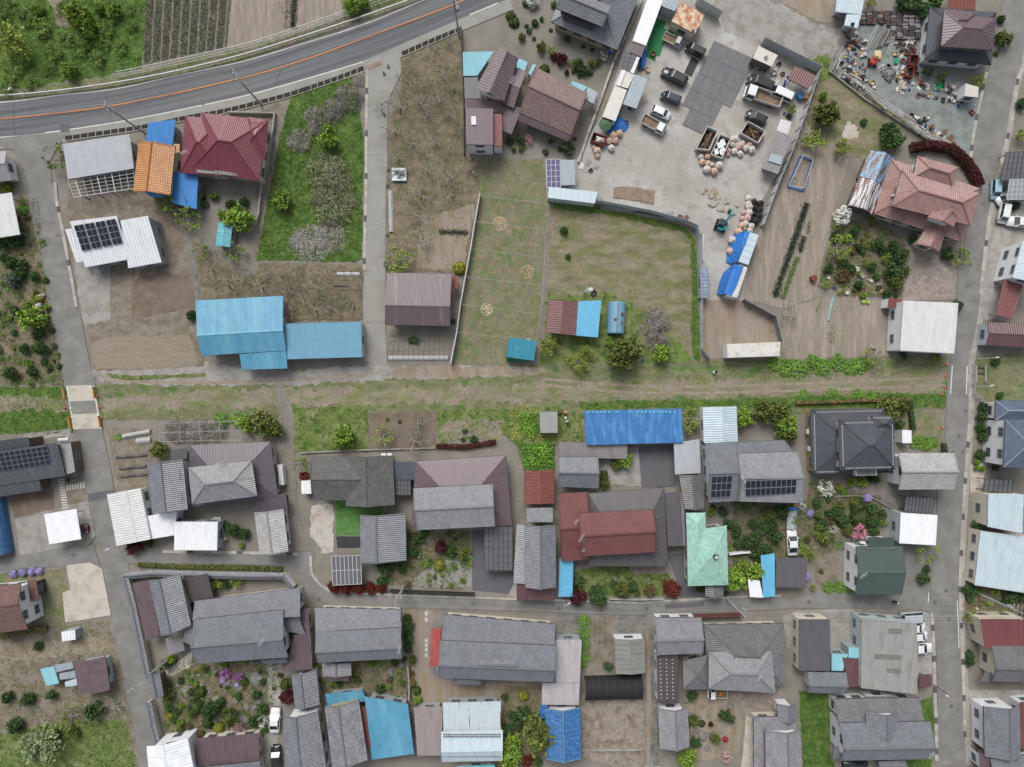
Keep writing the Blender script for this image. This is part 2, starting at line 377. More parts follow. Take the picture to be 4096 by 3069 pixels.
# --- south blocks
area('garden_plot', [(232,925),(330,925),(330,1060),(250,1060)], M_soil, .15, 1, .1)
area('meadow', [(636,882),(720,878),(797,880),(795,975),(636,976)], M_lawn, .15, 18, .25, 'w')
area('bare_plot', [(798,892),(942,886),(944,968),(800,973)], M_dark, .15)
area('meadow', [(945,885),(1200,880),(1250,890),(1260,950),(1200,960),(1190,1010),(1110,960),(1080,930),(948,960)], M_lawn, .3, 14, .25, 'w')
area('straw_ground', [(950,915),(1010,905),(1085,905),(1085,945),(960,950)], M_rail, .4)
area('meadow', [(1115,958),(1198,958),(1198,1015),(1130,1015)], M_lush, .2, 12, .3)
area('verge', [(1250,868),(1600,862),(1900,850),(2042,850),(2040,880),(1900,880),(1500,880),(1255,885)], M_lush, .25, 16, .3, 'w')
area('dirt_track', [(612,830),(632,880),(635,960),(640,1080),(655,1150),(672,1190),(640,1190),(622,1070),(610,960),(600,880),(590,832)], M_grey, .15, 2, .1)
area('gravel_parking', [(672,1090),(720,1090),(722,1190),(700,1195),(668,1150)], M_wgravel, .2)
area('turf_lawn', [(724,1075),(825,1075),(825,1155),(726,1157)], M_turf, .03)
area('weed_cover', [(726,1158),(780,1158),(780,1183),(728,1184)], M_sheet, .05)
area('garden_ground', [(870,1145),(1015,1145),(1020,1215),(1000,1275),(830,1262),(820,1215),(870,1205)], M_orch, .1, 16, .25, 'c')
area('gravel_court', [(930,1215),(1015,1200),(1018,1270),(880,1265)], M_gravel2, .3)
area('driveway', [(1018,1145),(1065,1145),(1066,1235),(1115,1235),(1115,1285),(1020,1275)], M_asphd, .03)
area('concrete_apron', [(1112,1230),(1120,1230),(1118,1290),(1095,1288),(1110,1260)], M_conc, .03)
area('gravel_court', [(1240,1040),(1265,985),(1310,975),(1385,965),(1385,1050)], M_gravel2, .2)
area('driveway', [(1378,965),(1455,962),(1460,1050),(1385,1052)], M_asphd, .02)
area('lawn', [(1230,1235),(1330,1215),(1440,1235),(1470,1285),(1225,1290)], M_lawn, .2, 16, .25)
area('driveway', [(1440,1200),(1490,1190),(1570,1290),(1470,1290),(1460,1250)], M_asphd, .03)
area('paved_terrace', [(1350,1215),(1440,1222),(1440,1238),(1370,1242)], M_paver, .02)
area('garden_ground', [(1590,1080),(1740,1080),(1750,1040),(1900,1070),(1920,1130),(1880,1175),(1760,1200),(1590,1260),(1570,1160)], M_orch, .2, 30, .35, 'c')
area('driveway', [(1800,1045),(1830,1035),(1900,1050),(1935,1080),(1930,1100),(1890,1070),(1800,1060)], M_paver, .02)
area('driveway', [(1900,1070),(1930,1090),(1930,1170),(1895,1180),(1800,1170),(1860,1160),(1905,1130)], M_asph, .03)
area('grass_lot', [(1945,895),(2030,885),(2038,975),(1970,970),(1945,940)], M_dry, .2, 8, .15, 'd')
area('vegetable_plot', [(1752,1180),(1810,1175),(1808,1265),(1760,1262)], M_soil, .1, 2, .1)
area('parking', [(1950,1175),(2020,1170),(2015,1280),(1940,1285)], M_asph, .02)
# --- bottom blocks
area('garden_ground', [(345,1425),(590,1400),(605,1460),(575,1590),(440,1590),(355,1580)], M_orch, .1, 20, .25, 'c')
area('garden_path', [(395,1420),(420,1400),(410,1440),(370,1460),(350,1455)], M_concb, .1)
area('court', [(575,1425),(610,1425),(605,1500),(600,1600),(560,1680),(545,1680),(580,1560)], M_conc, .1)
area('garden_ground', [(660,1430),(890,1420),(900,1530),(700,1500)], M_orch, .15, 18, .25, 'c')
area('dirt_track', [(870,1305),(940,1310),(925,1400),(930,1460),(1000,1475),(1170,1470),(1170,1510),(900,1520),(890,1440)], M_tan, .25)
area('bare_plot', [(1248,1330),(1330,1330),(1330,1450),(1255,1455)], M_soil, .15)
area('concrete_apron', [(1200,1325),(1255,1327),(1252,1370),(1202,1372)], M_concd, .03)
area('concrete_apron', [(1320,1328),(1392,1328),(1380,1375),(1340,1378)], M_concd, .1)
area('dry_meadow', [(1255,1510),(1392,1505),(1390,1660),(1255,1640)], mk('littered_soil', '9a8f82', .2, .6, .95, col2='7f715f', m=(.7,.46,.64), col3='aca69d', m3=(2.4,.58,.68), bump=.5, bs=5, fine=.3, fs=5), .2, 4, .12, 'd')
area('garden_ground', [(1090,1480),(1180,1480),(1170,1700),(1060,1700)], M_orch, .2, 8, .25)
area('garden_ground', [(1480,1500),(1580,1490),(1605,1560),(1590,1640),(1480,1640)], M_tan, .2, 3, .12)
area('cobbled_court', [(1565,1495),(1690,1490),(1690,1530),(1650,1560),(1612,1545),(1590,1510)], M_paver, .03)
area('court', [(1610,1545),(1640,1560),(1630,1700),(1595,1700),(1605,1620)], M_concb, .06)
area('lawn', [(1725,1490),(1790,1500),(1795,1640),(1830,1700),(1735,1700)], M_lush, .2, 18, .25, 'w')
area('lawn', [(1960,1520),(2012,1505),(2018,1600),(2010,1660),(1950,1660)], M_lush, .1, 18, .25, 'w')
area('gravel_court', [(1690,1330),(1720,1320),(1860,1310),(1850,1400),(1790,1405),(1700,1400)], M_gravel2, .1)
area('concrete_apron', [(1960,1330),(2012,1320),(2018,1460),(1970,1470)], M_conc, .02)
area('lawn', [(-60,1215),(65,1240),(140,1225),(150,1345),(-60,1380)], M_dry, .2, 6, .1, 'd')
area('wild_ground', [(-60,1380),(105,1350),(235,1340),(285,1520),(305,1720),(-60,1720)], M_soil, .3, 8, .3)
area('meadow', [(-60,1590),(150,1560),(275,1555),(300,1720),(-60,1720)], M_lawn, .5, 13, .3)
area('dirt_track', [(-60,1395),(100,1385),(240,1375),(245,1400),(120,1420),(-60,1430)], M_tan, .4)
area('gravel_court', [(5,985),(60,935),(150,925),(180,1090),(165,1080),(140,940),(20,960)], M_gravel2, .1)
area('garden_ground', [(20,1070),(115,1050),(120,1110),(30,1120)], M_dark, .1, 1, .08)
area('garden_ground', [(140,1030),(190,1025),(190,1095),(150,1100)], M_soil, .1, 2, .1)
area('gravel_parking', [(32,1120),(195,1080),(205,1150),(185,1180),(45,1205)], M_gravel2, .05)
# --- east
area('east_ground', [(2105,770),(2300,760),(2300,870),(2130,870),(2105,840)], M_railg, .2, 10, .2, 'd')
area('concrete_apron', [(2150,440),(2210,430),(2230,500),(2170,690),(2125,690),(2135,560)], M_conc, .03)
area('concrete_apron', [(2095,1000),(2130,1000),(2120,1060),(2095,1065)], M_concb, .05)
area('garden_ground', [(2095,1220),(2280,1260),(2280,1330),(2085,1330)], M_orch, .1, 18, .25, 'c')
area('stone_court', [(2085,1490),(2280,1490),(2280,1530),(2090,1520)], M_conc, .05)
# ================================================================ roads
K(0,0)
N1 = [(-400,925),(0,900),(250,875),(500,835),(1000,790),(1500,675),(2000,570),(2209,523),(2709,370),(3209,215),(3709,10),(4300,-240)]
S1 = [(-400,1255),(0,1217),(400,1176),(600,1150),(1000,1090),(1400,1015),(1800,930),(2209,842),(2709,700),(3209,550),(3709,322),(4209,112),(4500,-10)]
road = ribbon('road', N1, S1, M_road, n=90)
PS1 = smooth(WL(S1)); 
ribbon('pavement', PS1, offs(PS1, -2.0), M_lane, n=90, world=True)
P_N1 = smooth(WL(N1)); P_S1 = smooth(WL(S1))
stripe('edge_line', offs(P_N1, -.15), .18, M_white, world=True, parent=road, n=90)
K(0,0)
stripe('edge_line', S1[2:10], .17, M_white, parent=road, n=80)
stripe('edge_line', [(4150,135),(4400,30)], .17, M_white, parent=road, n=8)
stripe('edge_line', [(-300,1240),(155,1205)], .17, M_white, parent=road, n=8)
C1 = [(-400,1080),(0,1055),(500,1005),(1000,940),(1500,840),(2000,725),(2209,680),(2709,530),(3209,345),(3659,180),(4009,45),(4200,-40)]
stripe('centre_line', C1, .2, M_orange, parent=road, n=90)
stripe('stop_line', [(155,1305),(310,1295)], .25, M_white, parent=road, n=4)
patch('asphalt_patch', [(530,1105),(615,1100),(625,1200),(545,1208)], M_asphd, parent=road)
# left street
K(0,1)
Lw = [(180,-350),(205,-200),(240,0),(260,150),(330,490),(370,700),(430,1000),(500,1400),(560,1657),(650,2137),(700,2357),(770,2707),(830,2957),(900,3314),(940,3514),(1000,3814),(1070,4214),(1150,4614),(1220,4971),(1260,5200)]
Rw = [(420,-350),(450,-150),(475,0),(530,300),(600,650),(640,900),(665,1080),(720,1120),(800,1600),(835,1657),(900,2127),(960,2377),(1010,2657),(1045,2957),(1120,3217),(1150,3400),(1250,3974),(1310,4274),(1380,4714),(1450,5100),(1480,5200)]
street = ribbon('street', Lw, Rw, M_asph, n=120)
K(0,0); patch('junction', [(0,1220),(630,1165),(620,1210),(560,1230),(440,1430),(440,1500),(200,1500),(130,1330),(0,1290)], M_asph, .03)
K(0,2)
patch('crossing_slab', [(590,95),(815,90),(845,225),(610,235)], M_concb, parent=street)
patch('asphalt_patch', [(615,236),(848,228),(878,335),(640,345)], M_asph, parent=street)
patch('crossing_slab', [(640,348),(878,338),(900,470),(660,482)], M_concb, parent=street)
stripe('edge_line', [(595,95),(655,480)], .22, M_white, parent=street, n=6)
stripe('edge_line', [(830,100),(893,475)], .22, M_white, parent=street, n=6)
patch('asphalt_patch', [(775,1052),(1015,1008),(1022,1068),(790,1120)], M_asphd, parent=street)
patch('concrete_apron', [(690,1180),(785,1145),(850,1420),(780,1500),(730,1455)], M_conc)
patch('side_lane', [(-300,1680),(0,1630),(500,1530),(780,1510),(830,1500),(890,1700),(600,1690),(300,1700),(0,1760),(-300,1800)], M_asph, .05)
K(0,3); lot = patch('parking_slab', [(590,25),(800,0),(905,55),(985,465),(580,530),(555,265),(625,240)], M_concb)
# alley
K(0,2)
At = [(1100,1560),(1450,1550),(2209,1572),(2790,1560),(2755,1700),(2770,1770),(2850,1870),(2929,1925),(3309,1943),(4418,1985),(4918,2003),(5668,2022),(5868,2008),(6627,1965),(7117,1957),(7167,1912),(8107,1927),(8230,1960)]
Ab = [(1100,1660),(1700,1675),(2209,1677),(2559,1690),(2659,1757),(2690,1870),(2720,1960),(2890,2028),(3040,2043),(3540,2060),(4418,2085),(5118,2110),(5668,2120),(5778,2115),(6627,2088),(7007,2060),(7557,2060),(8127,2070),(8240,2110)]
alley = ribbon('alley', At, Ab, M_asph, n=140, sm=False)
K(2,3); ribbon('side_lane', [(1255,455),(1270,800),(1285,1250),(1290,1900)], [(1365,455),(1370,800),(1385,1250),(1400,1900)], M_concd)
ribbon('dirt_rut', [(1285,600),(1290,1000),(1300,1250),(1290,1900)], [(1315,600),(1330,1000),(1335,1250),(1320,1900)], M_tan)
# concrete farm lane
K(1,0)
lane = patch('farm_lane', [(1035,620),(1165,560),(1335,465),(1330,530),(1340,640),(1240,850),(1215,1000),(1212,1500),(1200,1657),(1197,2300),(1195,2860),(1212,3200),(1150,3220),(1000,3190),(1000,2700),(1030,1700),(1045,1300)], M_lane, .03)
# right street
K(3,1)
RL = [(2250,-1800),(2150,-1150),(2075,-950),(2005,-650),(1940,-200),(1900,480),(1860,560),(1840,700),(1830,1000),(1800,1450),(1765,1500),(1750,1657),(1718,2207),(1715,2400),(1690,2600),(1650,2717),(1650,2897),(1640,3157),(1610,3314),(1590,3594),(1612,3744),(1640,4014),(1658,4514),(1640,4714),(1640,5100)]
RR = [(2480,-1800),(2420,-1150),(2330,-950),(2260,-450),(2190,-200),(2110,150),(2080,400),(2050,600),(2040,900),(2010,1150),(1960,1400),(1930,1500),(1918,1657),(1930,1837),(1925,2087),(1900,2387),(1880,2657),(1860,2957),(1845,3314),(1850,3514),(1835,3644),(1850,4064),(1870,4314),(1890,4714),(1905,5100)]
street2 = ribbon('street', RL, RR, M_asph, n=120, sm=False)
P = smooth(WL(RR)); ribbon('pavement', P, offs(P, 1.0), M_conc, n=120, world=True)
K(3,2)
stripe('edge_line', [(1785,-80),(1768,170)], .17, M_white, parent=street2, n=6); stripe('edge_line', [(1916,-80),(1908,170)], .17, M_white, parent=street2, n=6)
K(3,3); stripe('edge_line', [(1828,335),(1843,755)], .15, M_white, parent=street2, n=8); stripe('stop_line', [(1578,265),(1570,350)], .15, M_white, parent=street2, n=4)
# manhole covers
M_iron = mk('cast_iron', '6a6a68', .15, 6, .6)
def manhole(p, r=.35, par=None):
    q = W(p); z = level([(q.x-r,q.x+r,q.y-r,q.y+r)])
    V = [(q.x, q.y, z+.012)] + [(q.x+r*math.cos(a*math.pi/8), q.y+r*math.sin(a*math.pi/8), z+.012) for a in range(16)] + [(q.x+r*math.cos(a*math.pi/8), q.y+r*math.sin(a*math.pi/8), z-.01) for a in range(16)]
    F = [[0, 1+a, 1+(a+1)%16] for a in range(16)] + [[1+a, 17+a, 17+(a+1)%16, 1+(a+1)%16] for a in range(16)]
    obj('manhole_cover', V, F, M_iron, par)
K(0,0); manhole((1795,912), .42, road)
K(1,3); manhole((612,322), .35, alley); manhole((1972,362), .35, alley)
K(2,3); manhole((520,408), .38, alley); manhole((1297,407), .38, alley)
K(3,3); manhole((520,347), .38, alley)
for p in ((1730,250),(1632,357),(1755,502),(1774,1270)): manhole(p, .36, street2)
K(3,2)
for p in ((1902,318),(1842,538),(1790,680),(1873,682)): manhole(p, .3, street2)
K(3,1)
for p in ((1942,687),(1920,867)): manhole(p, .33, street2)
K(0,2); manhole((655,1592), .35, street)
# rows of gutter slabs beside the streets: every slab a piece of its own
def slabs(ps, w, L=.62, parent=None, every=9, gap=.03, h=.03):
    P, ln = resample(WL(ps), 60); n = int(ln/(L+gap)); Q, _ = resample(P, n+1); z = .3
    for i in range(n):
        a, b = Q[i], Q[i+1]; d = (b-a).normalized(); s = Vector((-d.y, d.x, 0))*w/2; b = b-d*gap
        zz = .01 + LAYER[0]*.004 + random.uniform(0,.006)
        v = [a-s, b-s, b+s, a+s]
        m_ = MB().quad8([(p.x,p.y,zz-.05) for p in v], [(p.x,p.y,zz+h) for p in v])
        m_.obj('grating' if every and i % every == every//2 else 'gutter_slab', M_slabd if every and i % every == every//2 else M_slab, parent)
K(0,1); slabs([(490,-40),(505,130),(550,340),(605,640),(650,880),(680,1060)], .55, 1.0, street)
K(1,0); slabs([(1035,620),(1030,1000),(1027,1650),(1010,2300),(1010,2390)], .5, 1.0, lane, 7)
K(0,2); slabs([(1440,1558),(2200,1570),(2640,1585)], .5, 1.0, alley, 8); slabs([(2745,1600),(2755,1760),(2840,1860),(2940,1915),(3300,1930)], .5, .9, alley, 0)
slabs([(3330,1935),(4418,1975),(5000,1992),(5660,2010),(5860,1996),(6600,1955),(6900,1950)], .4, 1.2, alley, 0)
K(3,1); slabs([(2450,-1150),(2360,-950),(2310,-600),(2215,-200),(2130,150),(2102,300),(2085,470),(2065,620),(2052,760),(2035,950)], .55, 1.0, street2)
K(3,2); slabs([(1935,430),(1912,740),(1890,1030),(1878,1310),(1862,1600),(1850,1870),(1868,2320),(1885,2770),(1895,3200)], .55, 1.0, street2, 6)
K(3,3); slabs([(1600,440),(1612,560),(1622,820),(1632,1220),(1642,1400),(1645,1750)], .6, 1.0, street2, 5)
K(3,0); slabs([(2085,640),(2040,850),(2000,1040),(1968,1200),(1945,1400),(1935,1500)], .5, 1.0, street2, 5)
# steel plates on the yard: each plate a piece
yardp = bpy.data.objects['gravel_yard']
M_plate = mk('steel_plate', '717275', .12, .8, .6, .0, col2='7a7574', m=(.9,.48,.62), island=.0, fine=.1, fs=5)
K(2,0)
o0 = W((1905,370)); ux = (W((2230,520))-o0).normalized(); uy = (W((1590,1000))-o0).normalized()
zz = .03 + LAYER[0]*.004
pl_i = 0
for i in range(5):
    for j in range(5):
        a = o0 + ux*(i*1.55-.3) + uy*(j*3.1)
        if (i, j) in ((4,3),(4,4),(0,4)): continue
        b = [a, a+ux*1.52, a+ux*1.52+uy*3.06, a+uy*3.06]; t_ = random.uniform(0,.02)
        MB().quad8([(p.x,p.y,zz-.05) for p in b][::-1][::-1], [(p.x,p.y,zz+t_) for p in b]).obj('steel_plate', M_plate, yardp)
M_rplate = mk('rusty_plate', '93806e', .16, .8, .7, col2='85705c', m=(.9,.48,.62), fine=.1, fs=5)
K(2,1)
for q in ([(1005,0),(1125,-8),(1120,105),(1000,95)],[(1130,-5),(1250,5),(1245,125),(1125,110)],[(1252,18),(1305,22),(1300,140),(1245,132)],[(1308,22),(1365,28),(1360,150),(1303,142)]):
    b = WL(q); MB().quad8([(p.x,p.y,zz-.05) for p in b][::-1], [(p.x,p.y,zz+.02) for p in b][::-1]).obj('steel_plate', M_rplate, yardp)
K(2,0); patch('green_mat', [(1390,165),(1470,195),(1450,250),(1540,290),(1460,330),(1440,420),(1410,500),(1380,500),(1370,550),(1285,500),(1310,370)], M_mat)
patch('dark_mat', [(1695,500),(1760,540),(1690,685),(1625,650)], M_sheet)
K(1,0); 
for q in ([(1015,590),(1075,570),(1085,605),(1025,625)],[(1075,570),(1165,540),(1172,570),(1085,605)]):
    b = WL(q); MB().quad8([(p.x,p.y,zz-.05) for p in b], [(p.x,p.y,zz+.015) for p in b]).obj('steel_plate', M_rplate, lane)

# wheel ruts, cracks and repairs
KF(); P = smooth(WL([(1180,800),(1500,842),(1800,832),(2040,822)]))
for q in ([(1170,818),(1400,838),(1700,830),(2040,815)], [(1170,832),(1400,852),(1700,845),(2040,832)], [(225,822),(420,828),(620,822),(820,806)]): stripe('wheel_rut', q, .45, M_tan, n=50)
M_crack = mk('crack_tar', '5d5b58', .1, 3, .9)
def crack(p, q, par, w=.05):
    a, b = W(p), W(q); n = max(4, int((b-a).length/.5)); P = [a.lerp(b,i/n)+Vector((random.uniform(-.12,.12),random.uniform(-.15,.15),0)) for i in range(n+1)]; stripe('crack', P, w, M_crack, parent=par, world=True, n=n*2, sm=False)
K(0,1)
for p, q in (((310,330),(520,315)),((400,780),(625,780)),((470,1215),(560,1190)),((580,1145),(700,1125)),((350,460),(470,450)),((620,2170),(760,2120)),((730,2415),(960,2410)),((860,3080),(1040,3040)),((930,3440),(1130,3400)),((1010,3910),(1180,3900))): crack(p, q, street)
K(1,0)
for p, q in (((1060,795),(1235,830)),((1045,1375),(1200,1370)),((1035,1985),(1195,1985)),((1020,2850),(1195,2845)),((1005,2400),(1090,2402))): crack(p, q, lane)
K(3,1)
for p, q in (((1780,1600),(1920,1590)),((1760,1790),(1930,1790)),((1640,3600),(1840,3605)),((1600,3650),(1850,3660)),((1900,690),(2035,695))): crack(p, q, street2)
K(0,0)
for p, q in (((930,800),(1000,1120)),((2440,740),(2480,620)),((120,900),(130,1210))): crack(p, q, road)
K(0,1); patch('asphalt_patch', [(490,410),(540,402),(552,435),(498,442)], M_concd, parent=street)
K(3,1); patch('asphalt_patch', [(2040,140),(2110,135),(2105,165),(2038,160)], M_concd, parent=street2)
K(2,3); patch('asphalt_patch', [(700,385),(900,390),(900,435),(705,430)], M_concd, .03, parent=alley); patch('asphalt_patch', [(1450,370),(1800,345),(1800,385),(1460,410)], M_asphd, .03, parent=alley)
# ================================================================ buildings: builders
KP, KR = .33, .34                            # roof tile pitch across and up the slope
def tilemat(n, col, col2=None, v=.2, **k): return mk(n, col, .07, .5, .36, coord='UV', tile=(KP, KR, v*.6), fine=.06, fs=3, col2=col2, m=k.pop('m', (.35,.5,.68)), spec=.5, **k)
def metal(n, col, col2=None, m=(.6,.5,.66), **k): return mk(n, col, k.pop('var', .08), .7, k.pop('rough', .45), coord='UV', st2=k.pop('st2', (1.6,.35,1)), col2=col2, m=m, fine=.05, fs=6, spec=.5, **k)
STY = {  # style: (profile, material, ridge material, panel pitch)
 'kg': ('kaw', tilemat('grey_tile', '797c82', '6e7177'), '73767b', 0), 'kl': ('kaw', tilemat('light_grey_tile', '8f9193', '838587'), '7f8183', 0),
 'kw': ('kaw', tilemat('white_grey_tile', 'abaaa7', '9c9b98'), '9c9b98', 0), 'kd': ('kaw', tilemat('dark_grey_tile', '727274', '626160'), '6c6c6c', 0),
 'ko': ('kaw', tilemat('old_grey_tile', '858589', '6b6b70', .3), '77777a', 0), 'kv': ('kaw', tilemat('violet_grey_tile', '8d8b90', '7f7d80'), '7d7b7e', 0),
 'kr': ('kaw', tilemat('maroon_tile', '7d4c48', '6d403d', .1), '6a3f3c', 0), 'kb': ('kaw', tilemat('blue_tile', '2f67a4', '3f86bd', .42, m=(2.5,.5,.62)), '5e86a4', 0),
 'kp': ('kaw', tilemat('pink_tile', 'a47f78', '8f6a64', .16), '936c66', 0), 'kbr': ('kaw', tilemat('brown_tile', '7d645f', '6d5955', .3), '7d6460', 0),
 'or': ('kaw', tilemat('orange_tile', 'c28546', 'b5763c', .08), 'b97d42', 0), 'rd': ('kaw', tilemat('crimson_tile', '7d3440', '6c2c37', .08), '77323d', 0),
 'rt': ('kaw', tilemat('red_tile', 'b25049', 'c26a60', .15), 'a8483f', 0),
 'sl': ('slate', mk('slate', '62615f', .1, .5, .7, coord='UV', tile=(.55,.3,.16), fine=.08, fs=3), '595857', 0),
 'dk': ('slate', mk('dark_slate', '4d5259', .08, .5, .6, coord='UV', tile=(.45,.28,.1), fine=.08, fs=3), '3a3d42', 0),
 'gn': ('slate', mk('green_slate', '9ac6b5', .1, .5, .6, coord='UV', tile=(.6,.3,.14), fine=.06, fs=3), 'a3cfbf', 0),
 'dg': ('slate', mk('dark_green_sheet', '4c5d57', .05, .5, .6, coord='UV', tile=(.9,.3,.04), fine=.05, fs=3), '5b6b66', 0),
 'bk': ('slate', mk('brown_shingle', '755b56', .1, .5, .8, coord='UV', tile=(.5,.3,.14), fine=.08), '6b544f', 0),
 'bs': ('slate', mk('slate_blue', '5b6a7c', .1, .5, .6, coord='UV', tile=(.5,.3,.1), fine=.08), '8f98a3', 0),
 'mm': ('seam', metal('mauve_metal', '6f5c62', '645257'), '6a5a60', .46), 'pm': ('seam', metal('purple_metal', '625a63', '6f6168'), '5d565e', .46),
 'ds': ('seam', metal('charcoal_metal', '5f5b5c', '6a6666'), '5a5657', .46), 'wh': ('seam', metal('white_metal', 'f2f5f8', 'e4e8ec'), 'e6eaee', .5),
 'bb': ('seam', metal('blue_grey_metal', '545b63', '5e656c'), '50575e', .5), 'dc': ('seam', metal('dark_house_metal', '575b60', '62666b'), '53575b', .46),
 'bw': ('seam', metal('cobalt_metal', '3b7ebd', '5195d0', (.7,.48,.58), var=.16), '3b76ae', .46), 'gs': ('seam', metal('grey_slab_metal', '8b8b86', '7f7e79'), '83837e', .8),
 'rs': ('seam', metal('rust_red_metal', '82463c', '9a6a5c', (1.5,.58,.66)), '8d5a4e', .5), 'sb': ('seam', metal('steel_blue_metal', '8795ab', '9fabba', (1.5,.5,.6)), '8a97aa', .62),
 'rb': ('corr', metal('rusted_blue_metal', '6fa6c8', '7d5342', (1.0,.47,.54), st2=(.5,2.2,1)), 'b5c0c6', 0), 'rw': ('corr', metal('rusted_white_metal', 'c9d0d4', '7a4736', (.9,.47,.51), st2=(.25,2.4,1)), 'b5c0c6', 0),
 'wl': ('corr', metal('lilac_grey_metal', 'b4b7bd', 'adb0b7'), 'a9acb2', 0), 'bl': ('corr', metal('sky_blue_metal', '529bba', '70aec6', (.22,.42,.66), var=.14), '7cc0da', 0),
 'bx': ('corr', metal('spotted_blue_metal', '6ba4bd', '8a5a72', (2.2,.63,.65), st2=(1,1,1)), '7cc0da', 0), 'br': ('corr', metal('brown_corrugated', '6d5d61', '857678', (.5,.54,.66), st2=(1.8,.2,1)), '7c6c6e', 0),
 'wc': ('corr', metal('white_corrugated', 'd9d9d7', 'cfcfcd'), 'd0d0ce', 0), 'wx': ('corr', metal('bright_white_corrugated', 'f4f6f7', 'eceff0'), 'f0f2f3', 0),
 'gc': ('corr', metal('grey_corrugated', '8b8688', '7c7778'), '827d7f', 0), 'as': ('corr', mk('fibre_cement', '9d9c98', .12, .5, .9, coord='UV', st2=(1,.2,1), col2='8b8a86', m=(.9,.5,.66), fine=.1, fs=5), '989793', 0),
 'vl': ('corr', metal('violet_corrugated', 'bab4b7', 'aaa4a8'), 'b0aaad', 0), 'pk': ('corr', metal('pinkish_corrugated', '9d918f', '938785'), '978b89', 0),
 'pb': ('corr', metal('pale_blue_metal', 'c2d3da', 'b5c7cf'), 'b8cad1', 0), 'wr': ('corr', metal('pale_rusty_metal', 'c9d6db', '8a4a36', (1.2,.62,.64), st2=(1.6,.1,1)), 'c0ccd1', 0),
 'cb': ('corr', metal('dark_corrugated', '5f5d61', '565458'), '5c5a5e', 0), 'bd': ('corr', metal('brown_dark_corrugated', '574d4c', '4e4544'), '574d4c', 0),
 'tq': ('corr', metal('turquoise_sheet', '5fb0bd', '6dbac6'), '74bfca', 0), 'tl': ('corr', metal('teal_sheet', '2f91a6', '3a9db0'), '3a9cb0', 0),
 'lb': ('flat', metal('light_blue_sheet', '79bfcd', '8bcbd6'), '79bfcd', 0), 'sk': ('flat', metal('sky_sheet', '5fb4da', '6fbfe1'), '5fb4da', 0),
 'cy': ('corr', metal('cyan_sheet', '8fccd6', 'a6d6dd'), '8fccd6', 0), 'mr': ('corr', metal('maroon_sheet', '6b4a4c', '614244'), '6b4a4c', 0), 'rm': ('corr', metal('red_brown_sheet', '82494a', '783f40'), '82494a', 0),
 'gy': ('flat', metal('grey_sheet', '9a9a98', '8f8f8d'), '9a9a98', 0), 'dy': ('flat', metal('dark_sheet', '59595b', '515153'), '59595b', 0), 'cr': ('flat', metal('cream_roof', 'd6d1c6', 'b8b4aa', (.8,.58,.66), st2=(1,1,1)), 'd6d1c6', 0),
 'ru': ('flat', metal('rusty_cream_roof', 'd8c3a0', 'b0682f', (.9,.42,.56), st2=(1,1,1)), 'c9b18c', 0), 'bm': ('corr', metal('brown_metal', '7b5350', '714b48'), '7b5350', 0), 'bc': ('corr', metal('bright_blue_metal', '2f84cc', '3a8ed2'), '2f84cc', 0),
 'by': ('corr', metal('blue_grey_sheet', 'a3b0b8', '98a5ad'), 'a3b0b8', 0),
}
WALLS = {'cream': 'd8d0bd', 'white': 'e6e8ea', 'grey': '9a9b9d', 'beige': 'c2b092', 'brown': '6f6259', 'dark': '4a4744', 'pale': 'b9c4c6', 'tan': 'b59a72', 'tin': 'a3acb0', 'yellow': 'd6cdb6'}
def wallm(w): return mk('wall_'+w, WALLS[w], .07, .8, .85, col2=None, fine=.05, fs=4)
M_gut = mk('gutter_dark', '4c4a49', .1, 2, .6); M_gutw = mk('gutter_white', 'd8dadb', .05, 2, .6)
M_glass = mk('window_glass', '4d5862', .1, 1, .12, spec=.6, fine=0); M_frame = mk('window_frame', '8f9293', .05, 2, .5, fine=0)
def prof(kind):
    if kind == 'kaw': return KP, [0,.12,.3,.62,.86], [.042,.03,.004,0,.026]
    if kind == 'corr': return .4, [0,.28,.5,.78], [.045,.045,0,0]
    return 1.0, [0,.5], [0,0]
